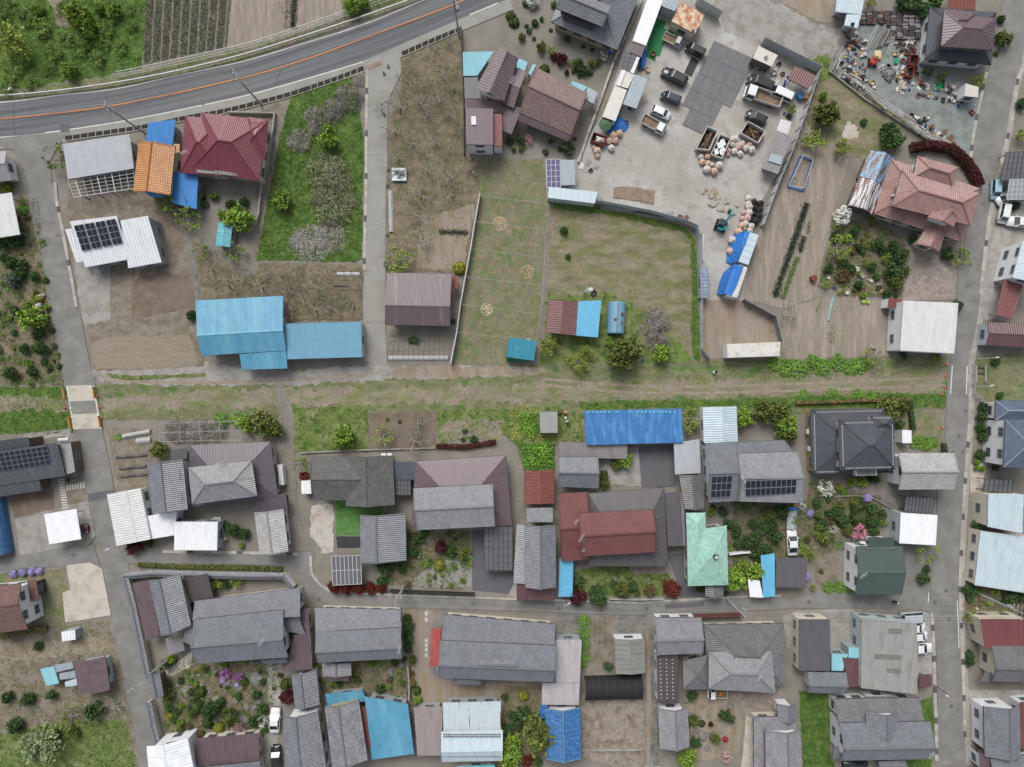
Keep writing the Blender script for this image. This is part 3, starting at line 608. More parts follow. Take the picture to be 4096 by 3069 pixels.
def slope(b, pts, style, name='roof_slope', thick=.09, eave=None):
    """pts: planar outline, pts[0]->pts[1] is the eave"""
    kind, mat, rc, pitch = STY[style]
    pts = [Vector(p) for p in pts]; o = pts[0]; u = (pts[1]-pts[0]).normalized()
    n = Vector((0,0,0))
    for i in range(len(pts)): n += (pts[i]-o).cross(pts[(i+1) % len(pts)]-o)
    n.normalize()
    if n.z < 0: n = -n; 
    v = n.cross(u)
    if sum((p-o).dot(v) for p in pts) < 0: u = -u; v = n.cross(u)
    L = [((p-o).dot(u), (p-o).dot(v)) for p in pts]
    # make outline counter-clockwise
    ar = sum(L[i][0]*L[(i+1)%len(L)][1]-L[(i+1)%len(L)][0]*L[i][1] for i in range(len(L)))
    if ar < 0: L = L[::-1]
    u0, u1 = min(a for a,_ in L), max(a for a,_ in L)
    def rng_(x):
        lo, hi = 1e9, -1e9; x = min(max(x, u0+1e-7), u1-1e-7)
        if abs(x-u0) < 1e-4: x = u0
        if abs(x-u1) < 1e-4: x = u1
        for i in range(len(L)):
            (a, p), (c_, q) = L[i], L[(i+1)%len(L)]
            if abs(a-c_) < 1e-5:
                if abs(x-a) < 2e-4: lo = min(lo,p,q); hi = max(hi,p,q)
            elif min(a,c_)-2e-5 <= x <= max(a,c_)+2e-5:
                y = p+(q-p)*(x-a)/(c_-a); lo = min(lo,y); hi = max(hi,y)
        return lo, hi
    per, ph, hh = prof(kind if not pitch else 'flat')
    us = []; k0 = 0
    if kind in ('kaw','corr') and not pitch:
        k = 0
        while u0+k*per < u1:
            us += [(u0+(k+p)*per, h) for p, h in zip(ph, hh) if u0+(k+p)*per < u1-1e-3]; k += 1
    us += [(x, 0.0) for x in {round(a, 5) for a, _ in L} if not any(abs(x-y) < 1e-4 for y, _ in us)]
    us.sort(); nu = len(us)
    X = np.array([a for a,_ in us]); Hh = np.array([h for _,h in us]); rr = np.array([rng_(x) for x in X])
    vmin, vmax = min(p for _,p in L), max(p for _,p in L)
    if kind == 'kaw':
        ks = np.arange(vmin, vmax+KR, KR); rows = np.stack([ks, ks+KR*.97], 1).ravel(); rh = np.tile([.05, 0.0], len(ks))
    elif kind == 'slate':
        ks = np.arange(vmin, vmax+.3, .3); rows = np.stack([ks, ks+.29], 1).ravel(); rh = np.tile([.018, 0.0], len(ks))
    else: rows = np.array([vmin, vmax]); rh = np.zeros(2)
    nv = len(rows)
    VV = np.clip(rows[None,:], rr[:,:1], rr[:,1:]); UU = np.repeat(X[:,None], nv, 1)
    if kind not in ('kaw','slate'): VV = np.stack([rr[:,0], rr[:,1]], 1)
    HH = Hh[:,None]+rh[None,:]
    oa, ua, va, na = (np.array(q) for q in (o, u, v, n))
    P = oa + UU[...,None]*ua + VV[...,None]*va + HH[...,None]*na
    idx = np.arange(nu*nv).reshape(nu, nv)
    Q = np.stack([idx[:-1,:-1], idx[1:,:-1], idx[1:,1:], idx[:-1,1:]], -1).reshape(-1, 4)
    # drop quads that collapsed at the outline
    w = VV[:-1,1:]-VV[:-1,:-1] + VV[1:,1:]-VV[1:,:-1]; step_ = (HH[:-1,1:]-HH[:-1,:-1])
    keep = (w > 1e-6).ravel(); Q = Q[keep]
    V = list(P.reshape(-1,3)); uv = list(np.stack([UU.ravel(), VV.ravel()], 1))
    m = len(V); bot = [oa+a*ua+p*va-thick*na for a,p in L]; top = [oa+a*ua+p*va-.002*na for a,p in L]
    V += bot + top; uv += [(a,p) for a,p in L]*2; kk = len(L)
    F = [list(q) for q in Q.tolist()] + [[m+i for i in range(kk)][::-1]] + [[m+i, m+(i+1)%kk, m+kk+(i+1)%kk, m+kk+i] for i in range(kk)]
    ob = obj(name, np.array(V), F, mat, b, np.array(uv))
    if pitch:                                  # every metal sheet between two seams is a piece
        cnt = max(1, int(round((u1-u0)/pitch))); st = (u1-u0)/cnt
        for i in range(cnt):
            a, e = u0+i*st+.006, u0+(i+1)*st-.006
            xs = sorted({a, e} | {x for x,_ in L if a < x < e}); r2 = [rng_(x) for x in xs]
            if max(r[1]-r[0] for r in r2) < .05: continue
            poly = [(x, r[0]) for x, r in zip(xs, r2)] + [(x, r[1]) for x, r in reversed(list(zip(xs, r2)))]
            V = [oa+x*ua+y*va+.012*na for x,y in poly]; uv = list(poly); f = [list(range(len(poly)))]
            sw = .07; ra, rb = rng_(a), rng_(min(a+sw, e)); z0_ = len(V)
            for x, r in ((a, ra), (a+sw, rb)):
                for y in r:
                    for hz in (.012, .075): V.append(oa+x*ua+y*va+hz*na); uv.append((x,y))
            # seam: (a,lo)0,1 (a,hi)2,3 (b,lo)4,5 (b,hi)6,7
            f += [[z0_+q for q in t] for t in ([0,1,3,2][::-1],[4,5,7,6],[1,5,7,3],[0,4,5,1])]
            obj('roof_panel', np.array(V), f, mat, ob, np.array(uv))
    return ob
def capm(style): return mk('ridge_'+STY[style][2], STY[style][2], .12, 1.5, .6, fine=.1)
def cap(b, p, q, style, w=None, h=None, name='ridge_cap'):
    kaw = STY[style][0] == 'kaw'; w = w or (.34 if kaw else .22); h = h or (.2 if kaw else .07)
    p, q = Vector(p), Vector(q); d = (q-p).normalized(); x = Vector((d.y,-d.x,0)).normalized(); y = Vector((0,0,1))
    pr = [(-w/2,-.06),(w/2,-.06),(w/2,h*.55),(w*.28,h),(-w*.28,h),(-w/2,h*.55)]
    V = [e+x*i+y*j for e in (p, q) for i,j in pr]; k = len(pr)
    F = [[i,(i+1)%k,k+(i+1)%k,k+i][::-1] for i in range(k)] + [list(range(k)), [k+i for i in range(k)][::-1]]
    return obj(name, V, F, capm(style), b)
def gutter(b, p, q, m=None):
    d = (q-p); d.z = 0; d.normalize(); MB().bar(p+Vector((0,0,-.1)), q+Vector((0,0,-.1)), .13, .11).obj('gutter', m or M_gut, b)
def windows(b, A, B, z0, z1, cen, every=2.4, w=1.5, h=1.1):
    """glazing on a wall that faces the middle of the place"""
    A, B = Vector((A.x,A.y,0)), Vector((B.x,B.y,0)); d = B-A; L = d.length
    if L < 2.2 or z1-z0 < 1.9: return
    d.normalize(); n = Vector((d.y,-d.x,0)); mid = (A+B)/2
    if n.dot(mid.xy.to_3d()-cen.xy.to_3d()) < 0: n = -n
    if n.dot(-mid.xy.to_3d()) < .2*mid.xy.length: return
    fl = [z0] if z1-z0 < 4.4 else [z0, z0+2.75]
    for f in fl:
        k = max(1, int((L-1)/every))
        for i in range(k):
            ww = min(w, L*.6); p = A+d*(L*(i+.5)/k)+n*.03; zc = f+.95
            q = [p-d*ww/2, p+d*ww/2]
            fr = MB()
            for (a0,a1,c0,c1) in ((0,1,0,.06),(0,1,h-.06,h),(0,.04,.06,h-.06),(.96,1,.06,h-.06),(.48,.52,.06,h-.06)):
                s, e = q[0].lerp(q[1],a0), q[0].lerp(q[1],a1)
                fr.quad8([s+Vector((0,0,zc+c0)),e+Vector((0,0,zc+c0)),e+n*.06+Vector((0,0,zc+c0)),s+n*.06+Vector((0,0,zc+c0))],[s+Vector((0,0,zc+c1)),e+Vector((0,0,zc+c1)),e+n*.06+Vector((0,0,zc+c1)),s+n*.06+Vector((0,0,zc+c1))])
            fo = fr.obj('window', M_frame, b)
            s, e = q[0]+n*.015, q[1]+n*.015
            obj('pane', [s+Vector((0,0,zc+.05)), e+Vector((0,0,zc+.05)), e+Vector((0,0,zc+h-.05)), s+Vector((0,0,zc+h-.05))], [[0,1,2,3]], M_glass, fo)
def inset(Q, o):
    c_ = sum(Q, Vector())/4; out = []
    for i in range(4):
        p, a, e = Q[i], Q[i-1], Q[(i+1)%4]
        out.append(p + (a-p).normalized()*min(o,(a-p).length*.3) + (e-p).normalized()*min(o,(e-p).length*.3))
    return out
def roof(b, q, ze, rise, style, kind='gable', t=.5, over=.65, wall='cream', z0=0.0, win=True, hip=None, gut=True, posts=False, verge=True):
    """q: eave corners A,B (first eave) C,D (opposite eave) as photo pixels; the ridge runs along AB"""
    if kind == 'mono':
        A, B = W(q[0],ze), W(q[1],ze); C, D = W(q[2],ze+rise), W(q[3],ze+rise); u_ = (B-A).normalized(); ds = lambda p: abs(u_.x*(p.y-A.y)-u_.y*(p.x-A.x)); m_ = (ds(C)+ds(D))/2
        C, D = W(q[2], ze+rise*ds(C)/m_), W(q[3], ze+rise*ds(D)/m_)     # keep the slope plane
    else: A, B, C, D = (W(p,ze) for p in q)
    kaw = STY[style][0] == 'kaw'
    if kind == 'mono':
        slope(b, [A,B,C,D], style); R1 = R2 = None
    else:
        r1, r2 = D.lerp(A, 1-t) if False else A.lerp(D, t), B.lerp(C, t)
        r1 = r1+Vector((0,0,rise)); r2 = r2+Vector((0,0,rise))
        if kind == 'hip':
            d = (r2-r1); Lr = d.length; hw = ((D-A).length+(C-B).length)/4; hw = hw if hip is None else hip*Lr
            hw = min(hw, Lr*.47); d.normalize(); r1 = r1+d*hw; r2 = r2-d*hw
        slope(b, [A,B,r2,r1], style); slope(b, [C,D,r1,r2], style)
        cap(b, r1, r2, style)
        if kind == 'hip':
            slope(b, [B,C,r2], style); slope(b, [D,A,r1], style)
            for p, r in ((A,r1),(D,r1),(B,r2),(C,r2)): cap(b, p, r, style, .26 if kaw else .16, .13 if kaw else .05, 'hip_cap')
        elif kaw and verge:
            for p, r in ((A,r1),(D,r1),(B,r2),(C,r2)):
                dd = (r2-r1).normalized()*(.1 if r is r1 else -.1); cap(b, p+dd, r+dd, style, .24, .09, 'verge_cap')
    if gut:
        gm = M_gutw if style in ('wh','wx','wc','pb') else M_gut
        gutter(b, A, B, gm)
        if kind != 'mono': gutter(b, C, D, gm)
        if kind == 'hip': gutter(b, B, C, gm); gutter(b, D, A, gm)
    zb = z0
    I = inset([A,B,C,D], over); cen = sum(I, Vector())/4
    if posts:
        for p in I: MB().bar((p.x,p.y,0), (p.x,p.y,p.z-.08), .12).obj('post', wallm('grey'), b)
        return
    if wall is None: return
    lo = [Vector((p.x,p.y,zb)) for p in I]
    e = .12 if rise else .1
    if kind == 'mono':
        # wall top follows the slope
        def zt(p):
            n = (B-A).cross(D-A); return A.z-(n.x*(p.x-A.x)+n.y*(p.y-A.y))/n.z - .1
        hi = [Vector((p.x,p.y,zt(p))) for p in I]; V = lo+hi; F = BOXF
    elif kind == 'hip':
        hi = [Vector((p.x,p.y,ze-.02)) for p in I]; V = lo+hi; F = BOXF
    else:
        hi = [Vector((p.x,p.y,ze+rise*min(.9, over*.9/((D-A).length*(t if n_ < 2 else 1-t)))-.16)) for n_, p in enumerate(I)]
        g1 = A.lerp(D,t)+(B-A).normalized()*over; g2 = B.lerp(C,t)-(B-A).normalized()*over
        g1 = Vector((g1.x,g1.y,ze+rise-.16)); g2 = Vector((g2.x,g2.y,ze+rise-.16))
        V = lo+hi+[g1,g2]; F = [[0,3,2,1],[0,1,5,4],[2,3,7,6],[1,2,6,9,5],[3,0,4,8,7],[4,5,9,8],[6,7,8,9]]
    obj('wall', V, F, wallm(wall), b)
    if win:
        for i in range(4): windows(b, lo[i], lo[(i+1)%4], zb, min(hi[i].z, hi[(i+1)%4].z), cen)
def bld(lm, label, at, cat='house', name=None):
    p = W(at); b = thing(name or cat.replace(' ', '_'), label, cat, (p.x, p.y, 0)); land(lm, p); return b
M_pv = mk('solar_cell', '2c2f3a', .1, .6, .5, fine=.05, spec=.15); M_pvf = mk('solar_frame', '9aa0a6', .05, 2, .5, fine=0)
def solar(b, q, z0, z1, nx, ny, lift=.12):
    """panels on a slope: quad corners as pixels, first two at z0, last two at z1"""
    A, B = W(q[0],z0+lift), W(q[1],z0+lift); C, D = W(q[2],z1+lift), W(q[3],z1+lift)
    n = (B-A).cross(D-A).normalized(); n = n if n.z > 0 else -n
    for i in range(nx):
        for j in range(ny):
            f = lambda a, e: A.lerp(B,a).lerp(D.lerp(C,a),e)
            g = .04/nx*4; a0, a1, e0, e1 = (i+.03)/nx, (i+.97)/nx, (j+.03)/ny, (j+.97)/ny
            v = [f(a0,e0), f(a1,e0), f(a1,e1), f(a0,e1)]; fo = obj('solar_panel', [p-n*.05 for p in v]+[p+n*.0 for p in v], BOXF, M_pvf, b)
            d = .03; v2 = [f(a0+d/nx,e0+d/ny), f(a1-d/nx,e0+d/ny), f(a1-d/nx,e1-d/ny), f(a0+d/nx,e1-d/ny)]
            obj('cell_sheet', [p+n*.006 for p in v2], [[0,1,2,3]], M_pv, fo)
M_poly = mk('polycarbonate', '6e7074', .1, 1, .25, spec=.5, alpha=.82, fine=.03); M_polyl = mk('pale_polycarbonate', '9aa3a8', .1, 1, .25, alpha=.85, fine=.03); M_polyp = mk('violet_glazing', '5d5a85', .2, 2, .2, spec=.6, alpha=.9, fine=.1, fs=3)
M_alu = mk('aluminium_frame', 'c9cccd', .05, 2, .45, fine=0); M_alud = mk('dark_frame', '4a4a4b', .05, 2, .5, fine=0)
def carport(lm, label, q, z, nx, ny, pane=None, fm=None, rise=0.0, name='carport'):
    pane = pane or M_poly; fm = fm or M_alu; b = bld(lm, label, ((q[0][0]+q[2][0])/2, (q[0][1]+q[2][1])/2), 'carport')
    A, B, C, D = W(q[0],z), W(q[1],z), W(q[2],z+rise), W(q[3],z+rise)
    f = lambda a, e: A.lerp(B,a).lerp(D.lerp(C,a),e)
    up = Vector((0,0,.05)); arch = lambda e: Vector((0,0,.35*math.sin(math.pi*min(1,max(0,e)))*(0 if rise else 1)))
    for i in range(nx):
        for j in range(ny):
            v = [f((i+.02)/nx,(j+.01)/ny)+arch(j/ny), f((i+.98)/nx,(j+.01)/ny)+arch(j/ny), f((i+.98)/nx,(j+.99)/ny)+arch((j+1)/ny), f((i+.02)/nx,(j+.99)/ny)+arch((j+1)/ny)]
            obj('roof_pane', v+[p+Vector((0,0,.012)) for p in v], BOXF, pane, b)
    for i in range(nx+1):
        m_ = MB()
        for j in range(ny): m_.bar(f(i/nx,j/ny)+arch(j/ny)+up, f(i/nx,(j+1)/ny)+arch((j+1)/ny)+up, .09, .08)
        m_.obj('roof_rib', fm, b)
    for j in range(ny+1): MB().bar(f(0,j/ny)+arch(j/ny), f(1,j/ny)+arch(j/ny), .07, .07).obj('purlin', fm, b)
    for a in (.08, .92):
        for e in (.06, .94): p = f(a,e); MB().bar((p.x,p.y,0), p, .1).obj('post', fm, b)
    return b
M_net = mk('black_shade_net', '2a2a2c', .15, 1.0, .8, coord='UV', bump=.3, bs=6, fine=.15)
def tunnel(lm, label, q, hgt, mat, mat2=None, split=0):
    """half-round cover over hoops: A,B one long side"""
    b = bld(lm, label, ((q[0][0]+q[2][0])/2, (q[0][1]+q[2][1])/2), 'greenhouse'); A, B, C, D = WL(q)
    L = (B-A).length; n = max(4, int(L/.6)); m = 10
    def P(a, k): e = k/m; p = A.lerp(B,a).lerp(D.lerp(C,a), .5-.5*math.cos(math.pi*e)); return p+Vector((0,0,.05+hgt*math.sin(math.pi*e)**.8))
    for i, (k0, k1, mt) in enumerate([(0, split, mat2), (split, m, mat)] if mat2 else [(0, m, mat)]):
        V = [P(a/n + (0), k)+Vector((0,0,(.04 if a % 2 else 0))) for a in range(n+1) for k in range(k0, k1+1)]; w = k1-k0+1
        obj('cover', V, [[a*w+k, a*w+k+1, (a+1)*w+k+1, (a+1)*w+k] for a in range(n) for k in range(w-1)], mt, b, [(a*.6, k*.5) for a in range(n+1) for k in range(w)])
    for a in range(0, n+1, 2): MB().tube([P(a/n,k)+Vector((0,0,.02)) for k in range(m+1)], .03, 5).obj('hoop', M_alud, b)
    return b
def acunit(b, p, z, rz=0):
    q = W(p,z); m_ = MB().box(-.4,.4,-.16,.16,0,.6); Rm = Matrix.Rotation(rz,3,'Z'); V = [Rm@Vector(v)+q for v in m_.V]
    o = obj('air_conditioner', V, m_.F, wallm('white'), b); V2 = [Rm@Vector((.1+.2*math.cos(a*math.pi/5), -.165, .3+.2*math.sin(a*math.pi/5)))+q for a in range(10)]
    obj('fan_grille', V2, [list(range(10))], M_alud, o)
def antenna(b, p, z, rz=0, s=1.0):
    q = W(p,z); m_ = MB().bar((0,0,-.6),(0,0,1.2),.05).bar((-.7*s,0,1.1),(.7*s,0,1.1),.04)
    for i in range(6): m_.bar((-.6*s+i*.24*s,-.35,1.1),(-.6*s+i*.24*s,.35,1.1),.025)
    Rm = Matrix.Rotation(rz,3,'Z'); obj('tv_antenna', [Rm@Vector(v)+q for v in m_.V], m_.F, M_alu, b)
# ================================================================ buildings: the place
# ---- north-west
K(0,0)
b = bld('lilac-grey workshop', 'lilac grey corrugated metal workshop beside the highway junction', (880,1390), 'workshop')
roof(b, [(600,1585),(1185,1490),(1145,1185),(555,1275)], 3.0, .35, 'wl', 'mono', wall='grey')
b = bld('white pergola frame', 'open white steel pergola frame in front of the grey workshop', (900,1670), 'pergola')
A, B, C, D = W((655,1745),2.6), W((1200,1665),2.6), W((1180,1500),2.6), W((600,1600),2.6); f = lambda a,e: A.lerp(B,a).lerp(D.lerp(C,a),e)
for i in range(10): MB().bar(f(i/9,0), f(i/9,1), .13 if i in (1,4,6) else .06).obj('rafter', M_alu, b)
for j in range(6): MB().bar(f(0,j/5)+Vector((0,0,.05)), f(1,j/5)+Vector((0,0,.05)), .09 if j == 0 else .05).obj('batten', M_alu, b)
for a in (.12,.35,.58,.85): p = f(a,.02); MB().bar((p.x,p.y,0), p, .12).obj('post', M_alud, b)
b = bld('blue lean-to', 'bright blue corrugated lean-to roof beside the highway drain', (1420,1170), 'shed')
roof(b, [(1285,1250),(1525,1285),(1552,1055),(1310,1085)], 2.9, .4, 'bc', 'mono', wall='grey')
b = bld('orange-roofed house', 'narrow two storey house with orange tile roof and blue annex', (1370,1480), 'house')
roof(b, [(1180,1690),(1230,1252),(1548,1292),(1505,1727)], 4.6, .9, 'or', t=.42)
roof(b, [(1510,1790),(1738,1850),(1750,1545),(1525,1510)], 2.7, .3, 'bc', 'mono', wall='grey')
roof(b, [(1535,1360),(1540,1270),(1592,1275),(1585,1350)], 3.0, .1, 'or', 'mono', wall=None, gut=False)
roof(b, [(1330,1740),(1450,1748),(1450,1715),(1270,1690)], 2.4, .2, 'bc', 'mono', wall=None, gut=False)
b = bld('crimson hip-roofed house', 'house with large crimson tiled hip roof by the highway', (1950,1300), 'house')
roof(b, [(1690,1500),(2285,1600),(2365,1065),(1790,1000)], 4.2, 2.2, 'rd', 'hip', hip=.4, wall='cream')
roof(b, [(1595,1525),(1960,1562),(1960,1050),(1640,1030)], 4.1, 1.7, 'rd', 'hip', wall='cream')
roof(b, [(2160,1400),(2345,1400),(2372,1065),(2190,1035)], 4.25, 1.2, 'rd', 'hip', wall=None, gut=False)
A = WL([(1735,1470),(2110,1505),(2105,1555),(1740,1525)], 4.4)
obj('balcony', [p-Vector((0,0,.9)) for p in A]+[p for p in A], BOXF, mk('balcony_grey','8f8d88'), b)
A = WL([(1900,1490),(2095,1508),(2095,1540),(1900,1520)], 4.47); obj('balcony_glass', A, [[0,1,2,3]], M_polyl, b); antenna(b, (1650,1365), 5.0, .4)
KZ(0,500,3.314)
b = bld('grey shed by the junction', 'weathered grey gabled shed with white corrugated end wall', (40,550), 'shed')
roof(b, [(-250,770),(165,735),(85,340),(-300,375)], 2.6, 1.1, 'gy', wall='white')
b = bld('ribbed carport by the street', 'white ribbed metal garage roof at the left picture edge', (80,1200), 'garage')
roof(b, [(-250,1530),(265,1450),(155,895),(-300,965)], 2.8, .3, 'wc', 'mono', posts=True)
K(0,1)
b = bld('white solar house', 'modern white metal roofed house with dark solar panels', (1000,480), 'house')
roof(b, [(755,705),(1150,632),(1030,252),(615,300)], 3.2, 2.0, 'wh', 'mono', wall='grey', over=.3)
roof(b, [(675,662),(735,655),(640,362),(575,370)], 2.8, 1.4, 'wh', 'mono', wall='grey', over=.2)
roof(b, [(1135,712),(1428,660),(1305,250),(1065,292)], 2.8, 2.0, 'wh', 'mono', wall='grey', over=.15)
for i in range(4):
    l = lambda a,e: tuple(np.array((720,565))*(1-a)*(1-e)+np.array((1088,493))*a*(1-e)+np.array((1022,275))*a*e+np.array((645,338))*(1-a)*e)
    solar(b, [l(i/4+.012,0), l(i/4+.238,0), l(i/4+.238,1), l(i/4+.012,1)], 4.05, 5.2, 2, 4)
b = bld('turquoise shed', 'small turquoise gabled garden shed under the trees', (1980,420), 'shed')
roof(b, [(1905,515),(1928,310),(2055,320),(2035,530)], 2.1, .35, 'tq', wall='tin', over=.2)
K(1,1)
b = bld('big blue warehouse', 'large sky blue corrugated warehouse with long ridge', (-90,1250), 'warehouse')
roof(b, [(-425,1487),(318,1440),(295,958),(-481,1000)], 3.3, 1.0, 'bl', t=.36, wall='tin')
roof(b, [(-70,1612),(330,1600),(316,1438),(-95,1466)], 2.7, .5, 'bl', 'mono', wall='tin')
roof(b, [(275,1520),(992,1500),(985,1187),(305,1205)], 2.8, .25, 'bx', 'mono', wall='cream', over=.15)
b = bld('brown barn', 'wide brown corrugated barn beside the concrete lane', (1490,990), 'barn')
roof(b, [(1198,1212),(1770,1225),(1785,765),(1210,755)], 3.2, 1.2, 'br', t=.36, wall='brown')
roof(b, [(1783,895),(1835,898),(1835,780),(1788,778)], 1.9, .1, 'rs', 'mono', wall=None, posts=True)
# ---- north middle
K(1,0)
b = bld('mauve farmhouse', 'rambling farmhouse with mauve metal and brown tiled roofs', (2350,850), 'house')
roof(b, [(1885,672),(2010,668),(2155,455),(1880,460)], 2.5, .3, 'lb', 'mono', wall='tin')
roof(b, [(1897,872),(2040,872),(2012,678),(1890,676)], 2.2, .1, 'dy', 'mono', wall='tin')
roof(b, [(1985,792),(2188,430),(2369,512),(2244,895)], 5.0, .8, 'mm', wall='white')
roof(b, [(1895,962),(2250,1000),(2300,900),(1900,875)], 2.7, .3, 'mm', 'mono')
roof(b, [(1912,1277),(2147,1282),(2147,962),(1905,957)], 5.0, .15, 'mm', 'mono', wall='white', over=.08)
p = WL([(1957,1105),(2000,1105),(1998,1030),(1955,1030)], 5.2); obj('skylight', p+[q+Vector((0,0,.1)) for q in p], BOXF, wallm('white'), b)
roof(b, [(2150,1290),(2228,1292),(2228,1010),(2150,1005)], 3.8, .3, 'rs', 'mono', wall='white', over=.1)
K(2,0)
roof(b, [(170,995),(630,1192),(775,826),(320,600)], 3.1, 1.5, 'kbr', wall='cream')
roof(b, [(165,1070),(605,1250),(632,1195),(172,1005)], 2.6, .45, 'mm', 'mono', wall=None)
roof(b, [(-5,905),(120,955),(228,640),(90,585)], 3.6, .6, 'mm', wall='cream')
roof(b, [(15,1150),(100,1187),(195,960),(40,905)], 2.6, .4, 'mm', 'mono', wall='cream')
roof(b, [(-60,560),(140,610),(165,515),(-20,435)], 4.4, .5, 'mm', wall='cream')
for q, s in (([(135,590),(215,630),(245,550),(165,515)],'lb'), ([(250,650),(270,665),(320,575),(290,565)],'lb'), ([(620,765),(745,812),(770,766),(635,716)],'cy'), ([(750,880),(828,920),(866,822),(772,768)],'by')):
    roof(b, q, 2.3, .1, s, 'mono', wall=None, posts=True, over=.1)
antenna(b, (110,730), 5.7, 1.1)
b = bld('big grey tiled house', 'large two storey house with silver grey tiles at top edge', (820,150), 'house')
roof(b, [(450,195),(1035,442),(1262,-120),(660,-330)], 3.0, 1.9, 'kg', 'hip', wall='beige')
roof(b, [(495,72),(908,238),(985,62),(585,-110)], 5.6, .9, 'kg', wall='brown', z0=3)
A = WL([(555,145),(810,248),(822,205),(575,105)], 4.4); obj('balcony', [p-Vector((0,0,.9)) for p in A]+A, BOXF, mk('balcony_brown','5d5853'), b)
# yard sheds
b = bld('long white yard shed', 'long narrow white metal shed along the yard boundary', (1290,190), 'shed')
roof(b, [(1170,360),(1290,402),(1450,-20),(1320,-60)], 2.6, .2, 'wx', 'mono', wall='tin', over=.2)
b = bld('mauve sheet roof shed', 'low shed with stained mauve sheet roof next to blue tarpaulin', (1210,430), 'shed')
roof(b, [(1140,460),(1250,505),(1285,402),(1172,366)], 2.3, .1, 'mm', 'mono', wall='tin', over=.2)
carport('glazed yard lean-to', 'glazed lean-to with dark panes between two white sheds', [(1075,610),(1150,640),(1205,490),(1112,472)], 2.2, 2, 4, M_poly, M_alud, .1)
b = bld('white sheet store', 'white sheet roofed store with narrow roof boards', (1100,690), 'shed')
roof(b, [(1012,752),(1130,782),(1190,656),(1072,616)], 2.4, .1, 'cr', 'mono', wall='tin', over=.2)
for q in ([(1035,755),(1062,765),(1112,626),(1084,618)], [(1150,640),(1182,652),(1235,512),(1208,502)]):
    p = WL(q, 2.6); obj('roof_board', p+[v+Vector((0,0,.06)) for v in p], BOXF, wallm('white'), b)
b = bld('cream container hut', 'long cream roofed container hut with dark stain on roof', (1010,910), 'hut')
roof(b, [(903,1030),(1020,1072),(1122,796),(1015,757)], 2.5, .05, 'cr', 'mono', wall='white', over=.05)
b = bld('blue-grey yard carport', 'blue grey flat carport attached to the cream hut', (1195,810), 'carport')
roof(b, [(1085,920),(1205,962),(1306,700),(1192,656)], 2.5, .15, 'by', 'mono', posts=True)
b = bld('small white yard office', 'small pale office hut with wide dark window at top', (1490,70), 'hut')
roof(b, [(1430,55),(1540,100),(1590,-20),(1440,-60)], 2.7, .15, 'by', 'mono', wall='pale', over=.1)
b = bld('rusty-roofed hut', 'beige hut with orange rusted flat roof in the yard', (1660,170), 'hut')
roof(b, [(1515,188),(1722,300),(1806,130),(1610,25)], 3.0, .15, 'ru', 'mono', wall='cream', over=.1)
p = W((1705,262), 3.1); MB().lathe([(.25,0),(.27,.35),(.12,.5)], 10, p).obj('chimney_cowl', M_alu, b)
b = carport('violet-glazed carport', 'carport with violet glazed panes and grey sheet half', [(415,1660),(536,1657),(530,1408),(410,1411)], 2.5, 3, 5, M_polyp, M_alu, .1)
roof(b, [(540,1640),(665,1635),(660,1412),(534,1415)], 2.5, .15, 'by', 'mono', posts=True)
KZ(2900,150,4.733)
b = bld('white yard hut', 'white flat roofed hut with mauve front and water tank', (740,400), 'hut')
roof(b, [(520,390),(880,550),(1000,338),(642,160)], 2.9, .1, 'cr', 'mono', wall='brown', over=.1)
p = W((770,370), 3.0); MB().lathe([(.2,0),(.3,.1),(.3,.45),(.1,.6)], 10, p).obj('roof_fan', M_alu, b)
b = bld('brown yard shed', 'brown ribbed metal shed at the corner of the yard fence', (1450,760), 'shed')
roof(b, [(1200,790),(1570,978),(1722,730),(1310,540)], 2.6, .2, 'bm', 'mono', posts=True)
KZ(2750,450,4.733)
b = bld('corrugated yard store', 'long dark corrugated store leaning on the yard fence', (1650,750), 'shed')
roof(b, [(1395,1060),(1715,1175),(1980,470),(1660,345)], 2.3, .2, 'gc', 'mono', wall='tin')
roof(b, [(1680,340),(1900,425),(1970,180),(1755,125)], 2.3, .2, 'wc', 'mono', wall='tin')
p = WL([(1580,770),(1800,840),(1770,995),(1520,915)], 2.55); obj('patch_sheet', p+[v+Vector((0,0,.03)) for v in p], BOXF, STY['by'][1], b)
K(3,0)
b = bld('pale blue shed', 'pale blue sheet metal shed with a tyre on its roof', (880,110), 'shed')
roof(b, [(755,102),(985,130),(1020,-60),(770,-60)], 2.7, .2, 'pb', 'mono', wall='tin')
roof(b, [(832,222),(950,250),(985,132),(852,128)], 2.7, .05, 'pb', 'mono', wall='tin')
p = W((905,218), 2.85); MB().lathe([(.25,.0),(.33,.06),(.33,.14),(.25,.2),(.2,.1)], 14, p).obj('tyre', mk('tyre_rubber','2c2c2c'), b)
b = bld('mauve-roofed corner house', 'two storey house with mauve hip roof over charcoal skirt roof', (1880,320), 'house')
roof(b, [(1548,522),(2130,572),(2178,112),(1590,65)], 3.0, 1.6, 'dk', 'hip', wall='white', over=.6)
roof(b, [(1690,412),(2145,442),(2165,165),(1715,105)], 5.6, 1.1, 'mm', 'hip', wall='brown', z0=3)
roof(b, [(1715,300),(1985,300),(1992,110),(1718,85)], 5.5, .9, 'mm', 'hip', wall=None, gut=False)
b = bld('rust-brown top shed', 'rust brown sheet roof cut by the top picture edge', (1870,20), 'shed')
roof(b, [(1752,78),(1992,90),(1998,-80),(1758,-80)], 2.8, .2, 'rs', 'mono')
b = bld('white storage box', 'white storage box with rust flecked lid by the street', (1950,800), 'shed')
roof(b, [(1893,850),(2012,862),(2022,770),(1905,738)], 2.3, .08, 'cr', 'mono', wall='white', over=.03)
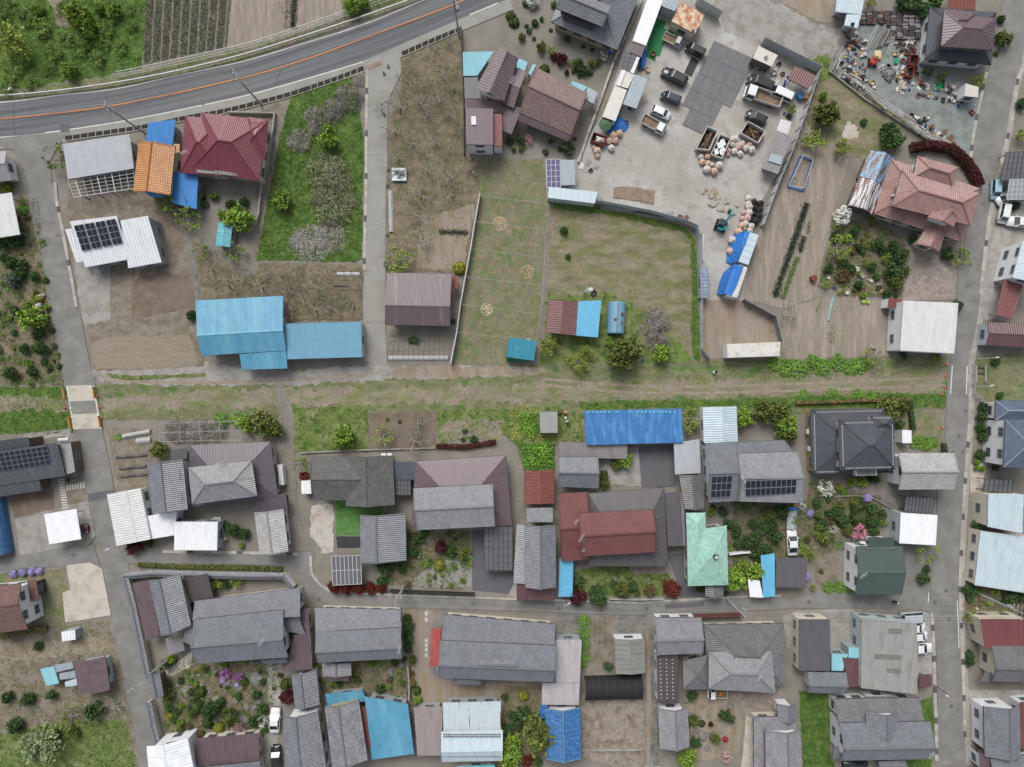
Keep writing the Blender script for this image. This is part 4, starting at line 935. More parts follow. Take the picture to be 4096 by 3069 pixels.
# ---- east: pink mansion
b = bld('rust-striped roof shed', 'gabled shed with blue and white roof striped by rust', (1080,1600), 'shed')
roof(b, [(968,1560),(1062,1322),(1275,1400),(1182,1650)], 3.0, .9, 'rb', wall='brown')
K(3,1)
roof(b, [(875,155),(967,-96),(1181,-6),(1092,247)], 3.0, .9, 'rw', wall='brown', gut=False)
b = bld('pink tiled mansion', 'large two storey house with pink tiled hip roofs', (1600,100), 'house')
roof(b, [(1095,232),(1868,482),(2032,10),(1245,-250)], 3.1, 1.7, 'kp', 'hip', wall='cream', over=.6)
roof(b, [(1255,165),(1943,335),(2030,55),(1345,-150)], 5.7, 1.2, 'kp', 'hip', wall='white', z0=3)
roof(b, [(1440,-85),(1790,25),(1842,-175),(1478,-277)], 5.5, 1.1, 'kp', 'hip', wall='white', z0=3)
roof(b, [(1470,500),(1558,345),(1725,395),(1670,575)], 3.3, 1.0, 'kp', wall='cream')
roof(b, [(1565,265),(1700,150),(1830,270),(1795,355)], 5.9, .7, 'kp', wall='white', z0=3, gut=False, win=False)
acunit(b, (1265,75), 3.9)
b = bld('white ribbed garage', 'tall white ribbed metal garage beside the right street', (1590,1230), 'garage')
roof(b, [(1325,1440),(1805,1467),(1843,1022),(1350,1000)], 4.2, .2, 'wc', 'mono', wall='white', over=.1)
b = bld('rust-topped container', 'small white container with rust red top', (1270,1020), 'container')
roof(b, [(1218,1058),(1325,1062),(1337,990),(1228,980)], 2.4, .03, 'rs', 'mono', wall='white', over=.02, gut=False, win=False)
# ---- middle field buildings
K(2,1)
b = bld('brown and blue field shed', 'field shed half brown sheet and half light blue roof', (650,1150), 'shed')
roof(b, [(403,1282),(435,990),(695,1010),(667,1310)], 2.6, .5, 'bm', wall='tin')
roof(b, [(668,1308),(865,1326),(897,998),(692,1007)], 2.5, .2, 'sk', 'mono', wall='tin')
b = bld('teal field shed', 'small teal sheet shed with two roof windows and green tarp', (190,1430), 'shed')
roof(b, [(52,1498),(300,1532),(327,1358),(80,1325)], 2.2, .5, 'tl', 'mono', wall='tin', over=.15)
for x in (150, 238):
    p = WL([(x-8,1420),(x+22,1424),(x+30,1340),(x,1336)], 2.62); p[0].z = p[1].z = 2.42; fo = obj('roof_window', p+[v+Vector((0,0,.05)) for v in p], BOXF, M_alu, b)
    obj('pane', [q.lerp(sum(p,Vector())/4,.18)+Vector((0,0,.06)) for q in p], [[0,1,2,3]], M_poly, fo)
b = bld('steel-blue long shed', 'narrow steel blue ribbed shed against the yard fence', (1805,840), 'shed')
roof(b, [(1835,700),(1842,978),(1773,975),(1770,697)], 2.0, .12, 'sb', 'mono', wall='tin', over=.05)
# ---- south-west
K(0,2)
b = bld('dark solar house', 'charcoal metal roofed house with solar panels by crossing', (280,800), 'house')
roof(b, [(-150,1000),(578,890),(500,600),(-200,705)], 3.2, 1.0, 'dc', 'mono', wall='brown', over=.3)
roof(b, [(-200,702),(265,634),(245,548),(-200,612)], 3.5, .5, 'dc', 'mono', wall='brown', over=.2)
roof(b, [(-150,1098),(365,1020),(345,922),(-150,998)], 2.6, .5, 'dc', 'mono', wall='brown', over=.3)
solar(b, [(30,852),(452,787),(412,628),(-20,690)], 3.5, 4.2, 9, 4, .25); solar(b, [(-190,880),(25,850),(-15,690),(-215,715)], 3.5, 4.2, 4, 4, .25)
b.children[0]
roof(b, [(585,882),(664,855),(622,588),(505,602)], 2.8, .1, 'gy', 'mono', wall='brown', over=.1)
p = W((575,575), 2.9); MB().tube([p+Vector((-.9,0,.3)), p+Vector((.9,.15,.3))], .3, 10).obj('water_tank', M_alu, b)
b = bld('bright white carport', 'bright white corrugated carport over a dark red car', (555,1340), 'carport')
roof(b, [(435,1497),(717,1450),(677,1183),(390,1232)], 2.6, .15, 'wx', 'mono', posts=True)
b = tunnel('blue-sided greenhouse', 'half round greenhouse with blue side sheet and brown top', [(135,1558),(55,1080),(-160,1120),(-60,1600)], 2.6, mk('old_vinyl','8a8272',.2,1,.5), STY['sk'][1] and mk('blue_vinyl','3f6f9d',.15,1,.5), 3)
b = bld('long ribbed garage', 'long pale ribbed metal garage at the alley corner', (1140,1250), 'garage')
roof(b, [(1032,1510),(945,1055),(1240,1003),(1330,1452)], 3.1, .3, 'wc', t=.62, wall='white', over=.15)
b = bld('low white link roof', 'low white ribbed roof linking garage and carport', (1430,1330), 'carport')
roof(b, [(1332,1450),(1545,1415),(1562,1210),(1300,1247)], 2.6, .2, 'wx', 'mono', wall='white', over=.1)
b = bld('white alley carport', 'white ribbed carport with translucent side by the alley', (1730,1420), 'carport')
roof(b, [(1538,1547),(1918,1550),(1925,1300),(1545,1297)], 3.0, .2, 'wx', 'mono', wall='pale', over=.15)
b = bld('purple hip-roofed house', 'house with dark purple metal skirt and grey tiled top', (2000,850), 'house')
roof(b, [(1695,1168),(2457,1078),(2392,592),(1670,620)], 3.0, 1.5, 'pm', 'hip', wall='cream', over=.5)
roof(b, [(1700,1142),(2272,1068),(2225,757),(1665,820)], 5.3, 1.3, 'kl', 'hip', wall='cream', z0=3)
roof(b, [(1752,1170),(2130,1128),(2130,1095),(1745,1135)], 2.6, .1, 'bb', 'mono', wall=None, gut=False)
antenna(b, (1970,772), 5.2, .1)
b = bld('grey tiled storehouse by the garage', 'narrow grey tiled storehouse beside the long garage', (1480,990), 'storehouse')
roof(b, [(1352,1227),(1303,782),(1615,745),(1660,1190)], 4.4, 1.1, 'kg', t=.46, wall='white')
b = bld('grey lean-to behind storehouse', 'small dark grey flat lean-to behind the tiled storehouse', (1580,700), 'shed')
roof(b, [(1510,750),(1655,740),(1655,645),(1515,660)], 2.5, .1, 'dy', 'mono', wall='tin')
K(1,2)
b = bld('dark annex by the track', 'dark purple metal annex beside the dirt track', (200,1120), 'annex')
roof(b, [(40,1207),(335,1192),(312,1045),(70,1085)], 2.6, .4, 'pm', 'mono', wall='brown')
b = bld('white tiled storehouse', 'white walled storehouse with pale grey tiles by the alley', (190,1390), 'storehouse')
roof(b, [(88,1588),(40,1215),(295,1185),(340,1562)], 3.6, .9, 'kw', t=.48, wall='white')
b = bld('white tank unit', 'long white air handling box beside purple house', (265,880), 'storage box')
roof(b, [(258,972),(300,975),(285,795),(242,795)], 1.6, .03, 'wc', 'mono', wall='white', over=.02, gut=False, win=False)
b = bld('dark slate house', 'dark slate roofed house with a turf garden', (930,930), 'house')
roof(b, [(850,1165),(850,722),(1262,712),(1278,1147)], 3.6, 1.4, 'sl', t=.46, wall='cream')
roof(b, [(565,1107),(1000,1107),(1000,728),(545,727)], 3.5, 1.2, 'sl', wall='cream')
for x in (1185, 1238): acunit(b, (x,700), 1.2)
b = bld('white garden shed', 'small white shed left of the dark slate house', (500,990), 'shed')
roof(b, [(455,1052),(543,1050),(533,935),(452,937)], 2.0, .1, 'wx', 'mono', wall='white', over=.05, gut=False)
b = bld('mauve and silver house', 'two storey house with silver tiles above mauve metal', (1820,1050), 'house')
roof(b, [(1430,1345),(2312,1330),(2262,712),(1465,765)], 3.0, 1.6, 'mm', 'hip', wall='cream', over=.5)
roof(b, [(1478,1370),(2167,1336),(2147,967),(1443,1003)], 5.4, 1.1, 'kl', wall='white', z0=3)
roof(b, [(1275,925),(1460,925),(1453,765),(1270,770)], 2.8, .3, 'bb', 'mono', wall='cream')
carport('dark link canopy', 'dark glazed canopy between slate house and mauve house', [(1278,1062),(1420,1062),(1418,927),(1275,927)], 2.5, 5, 3, M_poly, M_alud, .1)
b = bld('blue-grey tiled garage', 'blue grey tiled garage below the turf lawn', (1180,1430), 'garage')
roof(b, [(980,1660),(975,1240),(1375,1222),(1380,1640)], 3.0, 1.2, 'kg', t=.38, wall='brown')
K(1,3)
carport('white-framed glass carport', 'white framed glass carport at the bend of the alley', [(733,203),(987,190),(978,-62),(722,-55)], 2.4, 7, 2, M_poly, M_alu, .1)
# ---- south middle
K(2,2)
b = bld('flat grey hut', 'small flat grey roofed hut among the dandelions', (430,420), 'hut')
roof(b, [(357,513),(510,512),(507,327),(352,330)], 2.3, .05, 'gy', 'mono', wall='tin', over=.05, gut=False)
b = bld('cobalt blue warehouse', 'long cobalt blue metal roofed warehouse beside old railway', (1180,460), 'warehouse')
roof(b, [(762,620),(1620,598),(1605,297),(748,318)], 3.2, .5, 'bw', 'mono', wall='tin', over=.25)
for i in range(22):
    x = 775+i*36
    if i in (6,8,9,11): continue
    p = WL([(x,337),(x+20,336),(x+20,318),(x,319)], 3.78); obj('patch_sheet', p+[v+Vector((0,0,.03)) for v in p], BOXF, STY['sk'][1], b)
b = bld('grey lean-to', 'long grey corrugated lean-to below the cobalt warehouse', (820,670), 'shed')
roof(b, [(522,728),(1125,742),(1125,615),(520,590)], 2.3, .25, 'gc', 'mono', wall='tin')
b = bld('small grey tiled cottage', 'small grey tiled cottage beside the gravel court', (690,860), 'cottage')
roof(b, [(515,985),(875,1002),(868,727),(512,730)], 3.0, 1.1, 'kg', t=.5, wall='cream')
b = bld('white court carport', 'white ribbed carport right of the asphalt court', (1655,720), 'carport')
roof(b, [(1545,880),(1773,868),(1763,567),(1535,602)], 2.7, .15, 'wl', 'mono', posts=True)
b = bld('dark tiled gatehouse', 'small dark grey tiled gatehouse below white carport', (1700,1040), 'storehouse')
roof(b, [(1632,1187),(1583,885),(1790,880),(1802,1187)], 3.0, .8, 'kd', t=.5, wall='brown')
b = bld('rust-red shed', 'rust red sheet metal shed with white ridge flecks', (350,990), 'shed')
roof(b, [(215,1140),(217,850),(480,835),(480,1135)], 2.4, .4, 'rs', wall='tin')
b = bld('maroon tiled house', 'maroon tiled two storey house with charcoal metal skirt', (1000,1350), 'house')
roof(b, [(790,1690),(1482,1690),(1450,995),(775,1050)], 3.0, 1.4, 'ds', 'hip', hip=.3, wall='cream', over=.5)
roof(b, [(540,1645),(800,1630),(775,1037),(512,1050)], 3.3, 1.6, 'kr', wall='cream')
roof(b, [(716,1602),(1380,1562),(1355,1190),(695,1226)], 5.4, 1.2, 'kr', wall='white', z0=3)
antenna(b, (680,1280), 4.6, .7); antenna(b, (715,1430), 6.4, .9)
p = WL([(720,1558),(748,1558),(748,1532),(720,1532)], 5.75); obj('skylight', p+[v+Vector((0,0,.08)) for v in p], BOXF, M_polyl, b)
b = bld('dark corrugated passage', 'dark corrugated passage roof right of the maroon house', (1550,1280), 'carport')
roof(b, [(1485,1515),(1615,1510),(1590,1035),(1457,1045)], 2.7, .2, 'cb', 'mono', posts=True)
roof(b, [(1617,1510),(1642,1505),(1622,1035),(1592,1036)], 2.6, .1, 'gc', 'mono', wall=None, gut=False)
b = bld('mint green roofed house', 'house with pale mint green hip roof and small chimney', (1830,1520), 'house')
roof(b, [(1660,1866),(2017,1857),(2003,1330),(1652,1380)], 3.9, 1.1, 'gn', 'hip', wall='cream', over=.4)
roof(b, [(1655,1560),(1643,1220),(1816,1218),(1822,1560)], 3.85, .7, 'gn', 'hip', wall='cream', over=.4)
p = W((1898,1600), 4.6); ch = MB().box(p.x-.35,p.x+.35,p.y-.3,p.y+.3,p.z-.4,p.z+.9).obj('chimney', M_gut, b); MB().box(p.x-.25,p.x+.25,p.y-.2,p.y+.2,p.z+.9,p.z+1.0).obj('chimney_lid', M_alu, ch)
b = bld('white gabled store', 'white metal gabled store near the old railway', (1945,440), 'shed')
roof(b, [(1805,602),(1795,285),(2087,277),(2100,590)], 2.9, .5, 'pb', t=.57, wall='white', over=.15)
b = bld('grey solar house', 'grey tiled two storey house with black solar arrays', (2230,870), 'house')
roof(b, [(1840,1126),(2112,1112),(2085,595),(1812,605)], 4.6, 1.3, 'kg', wall='white')
roof(b, [(2512,577),(2085,597),(2100,705),(2596,690)], 4.2, .5, 'kg', 'mono', wall='white')
roof(b, [(2110,1117),(2680,1130),(2634,678),(2100,697)], 5.3, 1.2, 'kl', wall='white')
solar(b, [(1862,1085),(2036,1078),(2054,888),(1872,898)], 4.9, 5.85, 4, 3, .22); solar(b, [(2170,1075),(2614,1050),(2624,918),(2170,935)], 5.7, 6.5, 10, 2, .22)
antenna(b, (2135,920), 6.3, 2.0)
K(2,3)
b = bld('bright blue sheet shelter', 'narrow bright sky blue sheet shelter beside a maple', (580,150), 'carport')
roof(b, [(640,305),(648,-60),(527,-40),(517,302)], 2.3, .1, 'sk', 'mono', posts=True)
b = bld('stepped tiled storehouse', 'long grey tiled storehouse with stepped left eave', (360,0), 'storehouse')
roof(b, [(225,225),(222,-330),(490,-330),(492,222)], 4.2, 1.1, 'kg', t=.5, wall='cream')
roof(b, [(118,190),(148,-335),(226,-335),(224,190)], 3.0, .4, 'kl', 'mono', wall='cream')
roof(b, [(148,335),(478,335),(480,225),(148,172)], 2.5, .4, 'mr', 'mono', wall='cream')
roof(b, [(468,-482),(232,-480),(235,-355),(468,-355)], 2.8, .5, 'kl', 'mono', wall='cream')
carport('dark gridded canopy', 'wide dark gridded canopy left of stepped storehouse', [(-140,70),(110,70),(110,-320),(-140,-320)], 2.5, 6, 6, M_poly, M_alud, .1)
b = bld('small tiled gate roof', 'small grey tiled gate roof below the mint house', (1890,260), 'gate')
roof(b, [(1815,300),(1815,205),(1970,205),(1972,305)], 2.6, .6, 'kd', wall='brown', win=False)
# ---- bottom row
K(0,3)
b = bld('walled tiled farmhouse', 'large silver tiled farmhouse inside a tiled garden wall', (2050,600), 'house')
roof(b, [(2655,225),(1720,342),(1700,512),(2650,482)], 3.3, 1.5, 'kg', 'mono', wall='cream')
roof(b, [(1728,893),(2547,836),(2505,420),(1716,506)], 5.0, 1.4, 'kg', t=.44, wall='white')
roof(b, [(1605,690),(1700,735),(1715,505),(1640,590)], 3.4, .3, 'kg', 'mono', wall=None)
roof(b, [(2505,600),(2700,640),(2642,480),(2512,492)], 3.2, .5, 'kg', 'mono', wall='cream')
roof(b, [(2320,895),(2545,882),(2540,800),(2318,822)], 3.2, .5, 'kg', wall='brown', win=False)
roof(b, [(2520,960),(2762,945),(2740,620),(2600,640)], 2.7, .3, 'mm', 'mono', wall='cream')
roof(b, [(2690,640),(2742,640),(2722,402),(2660,432)], 2.8, .2, 'mm', 'mono', wall='cream')
antenna(b, (2330,680), 6.2, .8); antenna(b, (1610,345), 5.0, .3)
b = bld('mauve and grey side wing', 'tiled side wing with mauve metal lean-to along the wall', (1420,400), 'annex')
roof(b, [(1290,702),(1412,640),(1320,156),(1170,186)], 2.7, .5, 'mm', 'mono', wall='cream')
roof(b, [(1425,652),(1320,160),(1590,100),(1690,560)], 4.3, 1.1, 'kg', t=.42, wall='cream')
b = bld('dark brown ribbed outbuilding', 'dark brown ribbed metal outbuilding behind the farmhouse', (1745,230), 'shed')
roof(b, [(1692,352),(1888,310),(1832,97),(1608,150)], 2.7, .2, 'bd', 'mono', wall='brown')
b = bld('striped porch roof', 'dark striped corrugated porch roof near the side wing', (1550,730), 'carport')
roof(b, [(1492,822),(1636,775),(1602,652),(1460,672)], 2.3, .1, 'gc', 'mono', posts=True)
b = bld('tiled entrance gate', 'grey tiled entrance gate in the garden wall', (1380,1085), 'gate')
roof(b, [(1348,1197),(1305,985),(1412,978),(1447,1180)], 2.8, .6, 'kg', wall='brown', win=False)
b = bld('brown shingle house', 'brown shingle roofed house with white gable and solar panel', (60,400), 'house')
roof(b, [(-220,655),(247,587),(187,187),(-250,235)], 5.0, 1.3, 'bk', t=.6, wall='white')
roof(b, [(272,342),(352,330),(315,148),(238,162)], 2.7, .2, 'bk', 'mono', wall='dark')
solar(b, [(-40,540),(122,510),(55,372),(-100,395)], 5.4, 6.1, 3, 2)
b = bld('white steel box', 'small white steel box on the bare plot', (605,650), 'storage box')
roof(b, [(550,698),(667,682),(662,598),(543,615)], 1.9, .05, 'wh', 'mono', wall='tin', over=.03, gut=False, win=False)
b = bld('mauve field shed', 'mauve gabled shed with pale blue tin wall', (815,1000), 'shed')
roof(b, [(700,1172),(655,880),(930,830),(972,1125)], 2.6, .5, 'mm', t=.46, wall='pale')
for i, (q, s) in enumerate((([(408,1090),(522,1068),(480,918),(355,942)],'cy'), ([(500,970),(652,935),(636,880),(485,905)],'by'), ([(530,1037),(670,1020),(665,955),(520,985)],'by'), ([(580,1100),(682,1085),(678,1025),(570,1060)],'wr'))):
    b = bld(('patched blue tin lean-to','upper grey tin lean-to','lower grey tin lean-to','rust and blue tin lean-to')[i], ('patched light blue and grey tin lean-to','upper weathered grey tin lean-to by mauve shed','lower weathered grey tin lean-to by mauve shed','rusty tin lean-to edged with blue tarpaulin')[i], q[0], 'shed')
    roof(b, q, 1.8, .15, s, 'mono', posts=True, over=.1, gut=False)
KZ(500,2769,1.7015)
b = bld('white metal house at bottom', 'white metal roofed two storey house at the bottom left', (300,450), 'house')
roof(b, [(172,640),(148,370),(425,315),(482,600)], 5.0, .8, 'wh', t=.46, wall='white')
b = bld('mauve bottom garage', 'mauve ribbed metal garage below the rock garden', (700,390), 'garage')
roof(b, [(480,505),(917,470),(912,280),(478,315)], 2.9, .2, 'mm', 'mono', wall='cream')
roof(b, [(565,640),(930,600),(920,475),(540,510)], 3.0, .6, 'kg', 'mono', wall='cream')
b = bld('white plastered storehouse', 'white plastered storehouse with grey tiles below a gate', (1230,340), 'storehouse')
roof(b, [(1105,600),(1078,165),(1312,128),(1382,600)], 4.4, 1.2, 'kg', t=.42, wall='white')
b = bld('mossy tiled storehouse', 'old storehouse with weathered patchy grey tiles', (1500,290), 'storehouse')
roof(b, [(1412,512),(1360,95),(1590,50),(1652,462)], 4.4, 1.1, 'ko', t=.44, wall='tan')
roof(b, [(1645,380),(1672,378),(1635,95),(1605,98)], 3.2, .2, 'rs', 'mono', wall='brown', gut=False)
b = bld('blue corrugated workshop', 'sky blue corrugated workshop with cut corner', (1790,240), 'workshop')
roof(b, [(1680,460),(1967,420),(1925,80),(1630,30)], 3.0, .3, 'bl', 'mono', wall='tin')
roof(b, [(1380,98),(1650,60),(1615,-10),(1362,12)], 2.6, .2, 'bl', 'mono', wall='tin')
b = bld('pinkish ribbed store', 'pinkish grey ribbed metal store in the bottom row', (2070,270), 'shed')
roof(b, [(1990,432),(2160,432),(2160,98),(1965,102)], 2.8, .2, 'pk', 'mono', wall='tin')
K(1,3)
b = bld('long silver tiled farmhouse', 'silver tiled farmhouse between alley and small garden', (960,650), 'house')
roof(b, [(1335,420),(572,400),(578,618),(1337,580)], 3.2, 1.5, 'kg', 'mono', wall='cream')
roof(b, [(600,885),(1348,846),(1336,578),(582,617)], 4.9, 1.1, 'kg', t=.42, wall='white')
roof(b, [(645,1010),(638,885),(893,885),(895,1002)], 2.9, .5, 'ko', wall='brown', win=False)
roof(b, [(690,1050),(872,1046),(870,1008),(685,1015)], 2.4, .15, 'mm', 'mono', wall=None, gut=False)
antenna(b, (1330,750), 5.9, 1.3)
b = bld('tiled gate lodge', 'narrow grey tiled gate lodge beside a dark maple', (490,1130), 'gate')
roof(b, [(400,1292),(370,992),(585,945),(617,1257)], 3.0, .8, 'kg', t=.42, wall='white')
b = bld('grand tiled farmhouse', 'grand silver tiled farmhouse with red tiled side porch', (2150,780), 'house')
roof(b, [(2695,545),(1705,462),(1690,692),(2695,737)], 3.3, 1.4, 'kg', 'mono', wall='cream')
roof(b, [(1670,1017),(2688,1057),(2702,737),(1680,690)], 4.9, 1.3, 'kg', t=.42, wall='white')
roof(b, [(2020,935),(2360,945),(2358,868),(2018,858)], 5.9, .35, 'kg', wall='white', z0=5, gut=False, win=False)
roof(b, [(1812,1082),(2040,1088),(2040,1030),(1806,1025)], 3.0, .4, 'kg', wall='brown', win=False)
roof(b, [(1588,914),(1668,916),(1693,587),(1600,585)], 2.5, .1, 'rt', 'mono', wall=None, posts=True)
roof(b, [(1625,1000),(1668,1010),(1672,920),(1635,915)], 2.8, .4, 'kg', 'mono', wall=None)
K(2,3)
b = bld('violet ribbed store', 'long violet grey ribbed store right of the farmhouse', (580,960), 'shed')
roof(b, [(490,1062),(705,1062),(722,685),(490,685)], 2.9, .2, 'vl', 'mono', wall='tin', over=.2)
roof(b, [(366,1258),(695,1260),(705,1066),(372,1066)], 2.8, .15, 'vl', 'mono', wall='tin', over=.2)
b = bld('grey slab shed', 'grey slab roofed shed by the side lane', (1150,830), 'shed')
roof(b, [(1022,985),(1012,678),(1280,672),(1286,975)], 2.8, .5, 'gs', t=.52, wall='white', over=.2)
tunnel('black net tunnel', 'black shade net tunnel on the bare plot', [(748,1200),(1248,1190),(1245,985),(745,1000)], 2.2, M_net)
b = bld('white-edged tiled house', 'grey tiled house wing with white edge wall by the alley', (1580,650), 'house')
roof(b, [(1376,815),(1797,803),(1778,487),(1367,492)], 4.2, 1.1, 'kv', t=.44, wall='white')
b = bld('black studded roof store', 'black flat roofed store with rows of pale studs', (1480,1030), 'shed')
roof(b, [(1392,1240),(1582,1240),(1572,825),(1385,822)], 2.8, .15, 'bd', 'mono', wall='white', over=.1)
for i in range(3):
    for j in range(11):
        p = W((1416+i*53+j*.8, 860+j*34), 2.95); MB().box(p.x-.09,p.x+.09,p.y-.06,p.y+.06,p.z-.1,p.z+.12).obj('snow_guard', M_alu, b)
b = bld('grey hip-roofed farmhouse', 'grey tiled hip roofed farmhouse with cobbled court', (2150,850), 'house')
roof(b, [(1842,1000),(2508,1092),(2503,540),(1803,552)], 3.2, 1.5, 'kd', 'hip', wall='cream')
roof(b, [(1843,1117),(2432,1152),(2400,785),(1845,790)], 4.2, 1.3, 'kl', 'hip', wall='cream')
roof(b, [(1622,1122),(1845,1117),(1842,815),(1618,872)], 3.2, .9, 'kd', 'hip', wall='cream')
antenna(b, (2270,1000), 5.2, .8)
KZ(1700,2769,1.7015)
b = bld('grey tiled storehouse by the lane', 'white walled storehouse with violet grey tiles on side lane', (1695,260), 'storehouse')
roof(b, [(1598,386),(1587,112),(1786,104),(1799,376)], 3.6, 1.0, 'kv', t=.54, wall='white')
b = bld('blue glazed tile house', 'house roof of vivid blue glazed tiles beside a large tree', (940,290), 'house')
roof(b, [(826,458),(820,108),(1055,104),(1060,456)], 3.6, 1.1, 'kb', wall='white')
roof(b, [(782,176),(830,180),(836,92),(780,88)], 2.9, .3, 'kb', 'mono', wall='white')
b = bld('rust-streaked white shed', 'white metal shed with brown rust streaks on its roof', (320,165), 'shed')
roof(b, [(125,264),(518,262),(516,62),(120,72)], 3.1, .2, 'wr', 'mono', wall='tin')
b = bld('pale blue ribbed house', 'pale blue ribbed roof house with rows of snow guards', (320,370), 'house')
roof(b, [(115,474),(529,466),(530,262),(110,272)], 3.8, .7, 'pb', t=.4, wall='cream')
for i in range(24):
    for y, z in ((290,4.0),(305,4.1),(440,4.05)):
        p = W((128+i*16.5, y), z+.22); MB().box(p.x-.12,p.x+.12,p.y-.03,p.y+.03,p.z-.25,p.z+.04).obj('snow_guard', M_gut, b)
b = bld('teal strip roof', 'teal ribbed roof strip at the bottom picture edge', (345,510), 'shed')
roof(b, [(215,600),(480,596),(475,495),(215,502)], 2.6, .1, 'tq', 'mono')
# ---- south-east
K(3,2)
b = bld('charcoal hip-roofed house', 'modern charcoal hip roofed house with snow guard rows', (900,590), 'house')
roof(b, [(555,878),(1235,862),(1192,297),(535,308)], 3.0, 1.7, 'dk', 'hip', wall='tan', over=.35)
roof(b, [(795,842),(1280,833),(1268,400),(785,403)], 5.6, 1.4, 'dk', 'hip', wall='beige', z0=3, over=.35)
roof(b, [(1080,500),(1260,500),(1250,362),(1075,362)], 5.55, .9, 'dk', 'hip', wall='beige', z0=3, over=.3)
A = WL([(935,890),(1122,888),(1120,838),(932,840)], 4.0); obj('balcony', [p-Vector((0,0,1.0)) for p in A]+A, BOXF, wallm('white'), b)
obj('balcony_floor', [p.lerp(sum(A,Vector())/4,.12)+Vector((0,0,.01)) for p in A], [[0,1,2,3]], mk('balcony_grey','8f8d88'), b)
M_sg = mk('pale_snow_guard', 'b9bbbd', .05, 2, .5, fine=0)
def guards(b, p, q, n, za, zb=None):
    m_ = MB()
    for i in range(n):
        a = i/(n-1); w = W((p[0]+(q[0]-p[0])*a, p[1]+(q[1]-p[1])*a), za); m_.box(w.x-.05,w.x+.05,w.y-.13,w.y+.13,w.z-.15,w.z+.06)
    m_.obj('snow_guard_row', M_sg, b)
guards(b, (590,330), (1155,318), 30, 3.3); guards(b, (568,355), (578,835), 28, 3.3); guards(b, (597,857), (780,855), 12, 3.25)
guards(b, (848,425), (1085,420), 14, 5.9); guards(b, (815,455), (825,800), 20, 5.9); guards(b, (850,825), (1240,815), 22, 5.85); guards(b, (1257,440), (1265,790), 18, 5.9); guards(b, (1098,380), (1240,380), 9, 5.85)
acunit(b, (500,500), 1.0, 1.57); acunit(b, (512,650), 1.0, 1.57)
b = bld('pale tiled street house', 'pale grey tiled gabled house beside the right street', (1560,850), 'house')
roof(b, [(1310,1012),(1810,1010),(1806,690),(1310,690)], 4.6, 1.1, 'kw', t=.5, wall='white')
carport('dark glazed street carport', 'dark glazed carport with curved roof left of street', [(1360,1207),(1605,1227),(1625,1088),(1378,1075)], 2.4, 8, 2, M_poly, M_alud, .1)
b = bld('white roofed garage', 'white ribbed roof garage with pale side wall by street', (1490,1360), 'garage')
roof(b, [(1320,1487),(1642,1505),(1658,1240),(1330,1218)], 3.4, .15, 'wx', 'mono', wall='pale', over=.1)
b = bld('white garden box', 'small white steel garden box right of charcoal house', (1385,545), 'storage box')
roof(b, [(1345,603),(1428,603),(1428,490),(1343,490)], 2.2, .05, 'wx', 'mono', wall='white', over=.03, gut=False, win=False)
K(3,3)
b = bld('dark green roofed house', 'two storey house with dark green roof and white walls', (1150,80), 'house')
roof(b, [(928,282),(1345,282),(1352,-140),(935,-138)], 4.5, 1.0, 'dg', t=.5, wall='white', over=.3)
roof(b, [(1045,-146),(1278,-145),(1272,-218),(1043,-220)], 2.9, .3, 'dg', 'mono', wall='white')
antenna(b, (975,100), 5.4, .6); acunit(b, (985,-180), 2.6)
b = bld('sky-blue tarp carport', 'sky blue sheeted carport with white torn edge', (150,150), 'carport')
roof(b, [(118,312),(222,300),(218,-80),(95,-60)], 2.4, .1, 'sk', 'mono', posts=True)
roof(b, [(0,306),(117,312),(85,160),(-20,150)], 2.2, .1, 'wx', 'mono', posts=True, gut=False)
b = bld('dark brown ribbed carport', 'dark brown ribbed carport with white edge trim', (365,90), 'carport')
roof(b, [(228,222),(498,222),(502,-42),(232,-40)], 2.5, .1, 'cb', 'mono', posts=True)
b = bld('charcoal ribbed shed', 'tall charcoal ribbed metal shed with beige side wall', (570,730), 'shed')
roof(b, [(430,957),(708,957),(705,505),(433,503)], 3.2, .15, 'cb', 'mono', wall='cream', over=.08)
b = bld('grey factory', 'large grey fibre cement roofed factory with stained bands', (1230,800), 'factory')
roof(b, [(980,1110),(1480,1167),(1476,540),(985,495)], 3.6, .4, 'as', 'mono', wall='pale', over=.1)
for q in ([(1225,630),(1345,635),(1345,588),(1225,584)], [(1100,855),(1343,868),(1343,825),(1100,810)], [(1220,980),(1342,988),(1342,948),(1220,940)]):
    p = WL(q, 4.0); z_ = [3.62+.4*(1-(y-500)/640) for _, y in q]
    for v, zz_ in zip(p, z_): v.z = zz_+.04
    obj('patch_sheet', p+[v+Vector((0,0,.02)) for v in p], BOXF, mk('dark_cement_sheet','7c7a74',.12,1,.9), b)
b = bld('cyan sheet lean-to', 'pale cyan sheet lean-to left of the factory', (880,830), 'shed')
roof(b, [(870,842),(976,848),(975,755),(870,750)], 2.8, .1, 'cy', 'mono', wall='tin', over=.1)
roof(b, [(720,957),(820,958),(868,812),(720,810)], 2.5, .1, 'cy', 'mono', wall='tin', over=.1)
roof(b, [(868,1097),(980,1100),(977,850),(820,842)], 2.6, .1, 'mr', 'mono', wall='tin', over=.1)
b = bld('small tiled store by the factory', 'small silver tiled store below the charcoal shed', (680,1060), 'storehouse')
roof(b, [(505,1147),(850,1157),(850,975),(505,968)], 2.9, .7, 'kg', t=.42, wall='cream')
b = bld('maroon street shelter', 'maroon sheet street shelter beside a red lamp pole', (1548,1045), 'shed')
roof(b, [(1492,1103),(1605,1095),(1605,992),(1492,990)], 2.3, .1, 'mr', 'mono', posts=True)
KZ(2900,2769,1.8495)
b = bld('cross-gabled silver house', 'silver tiled house with a central cross gable', (1190,290), 'house')
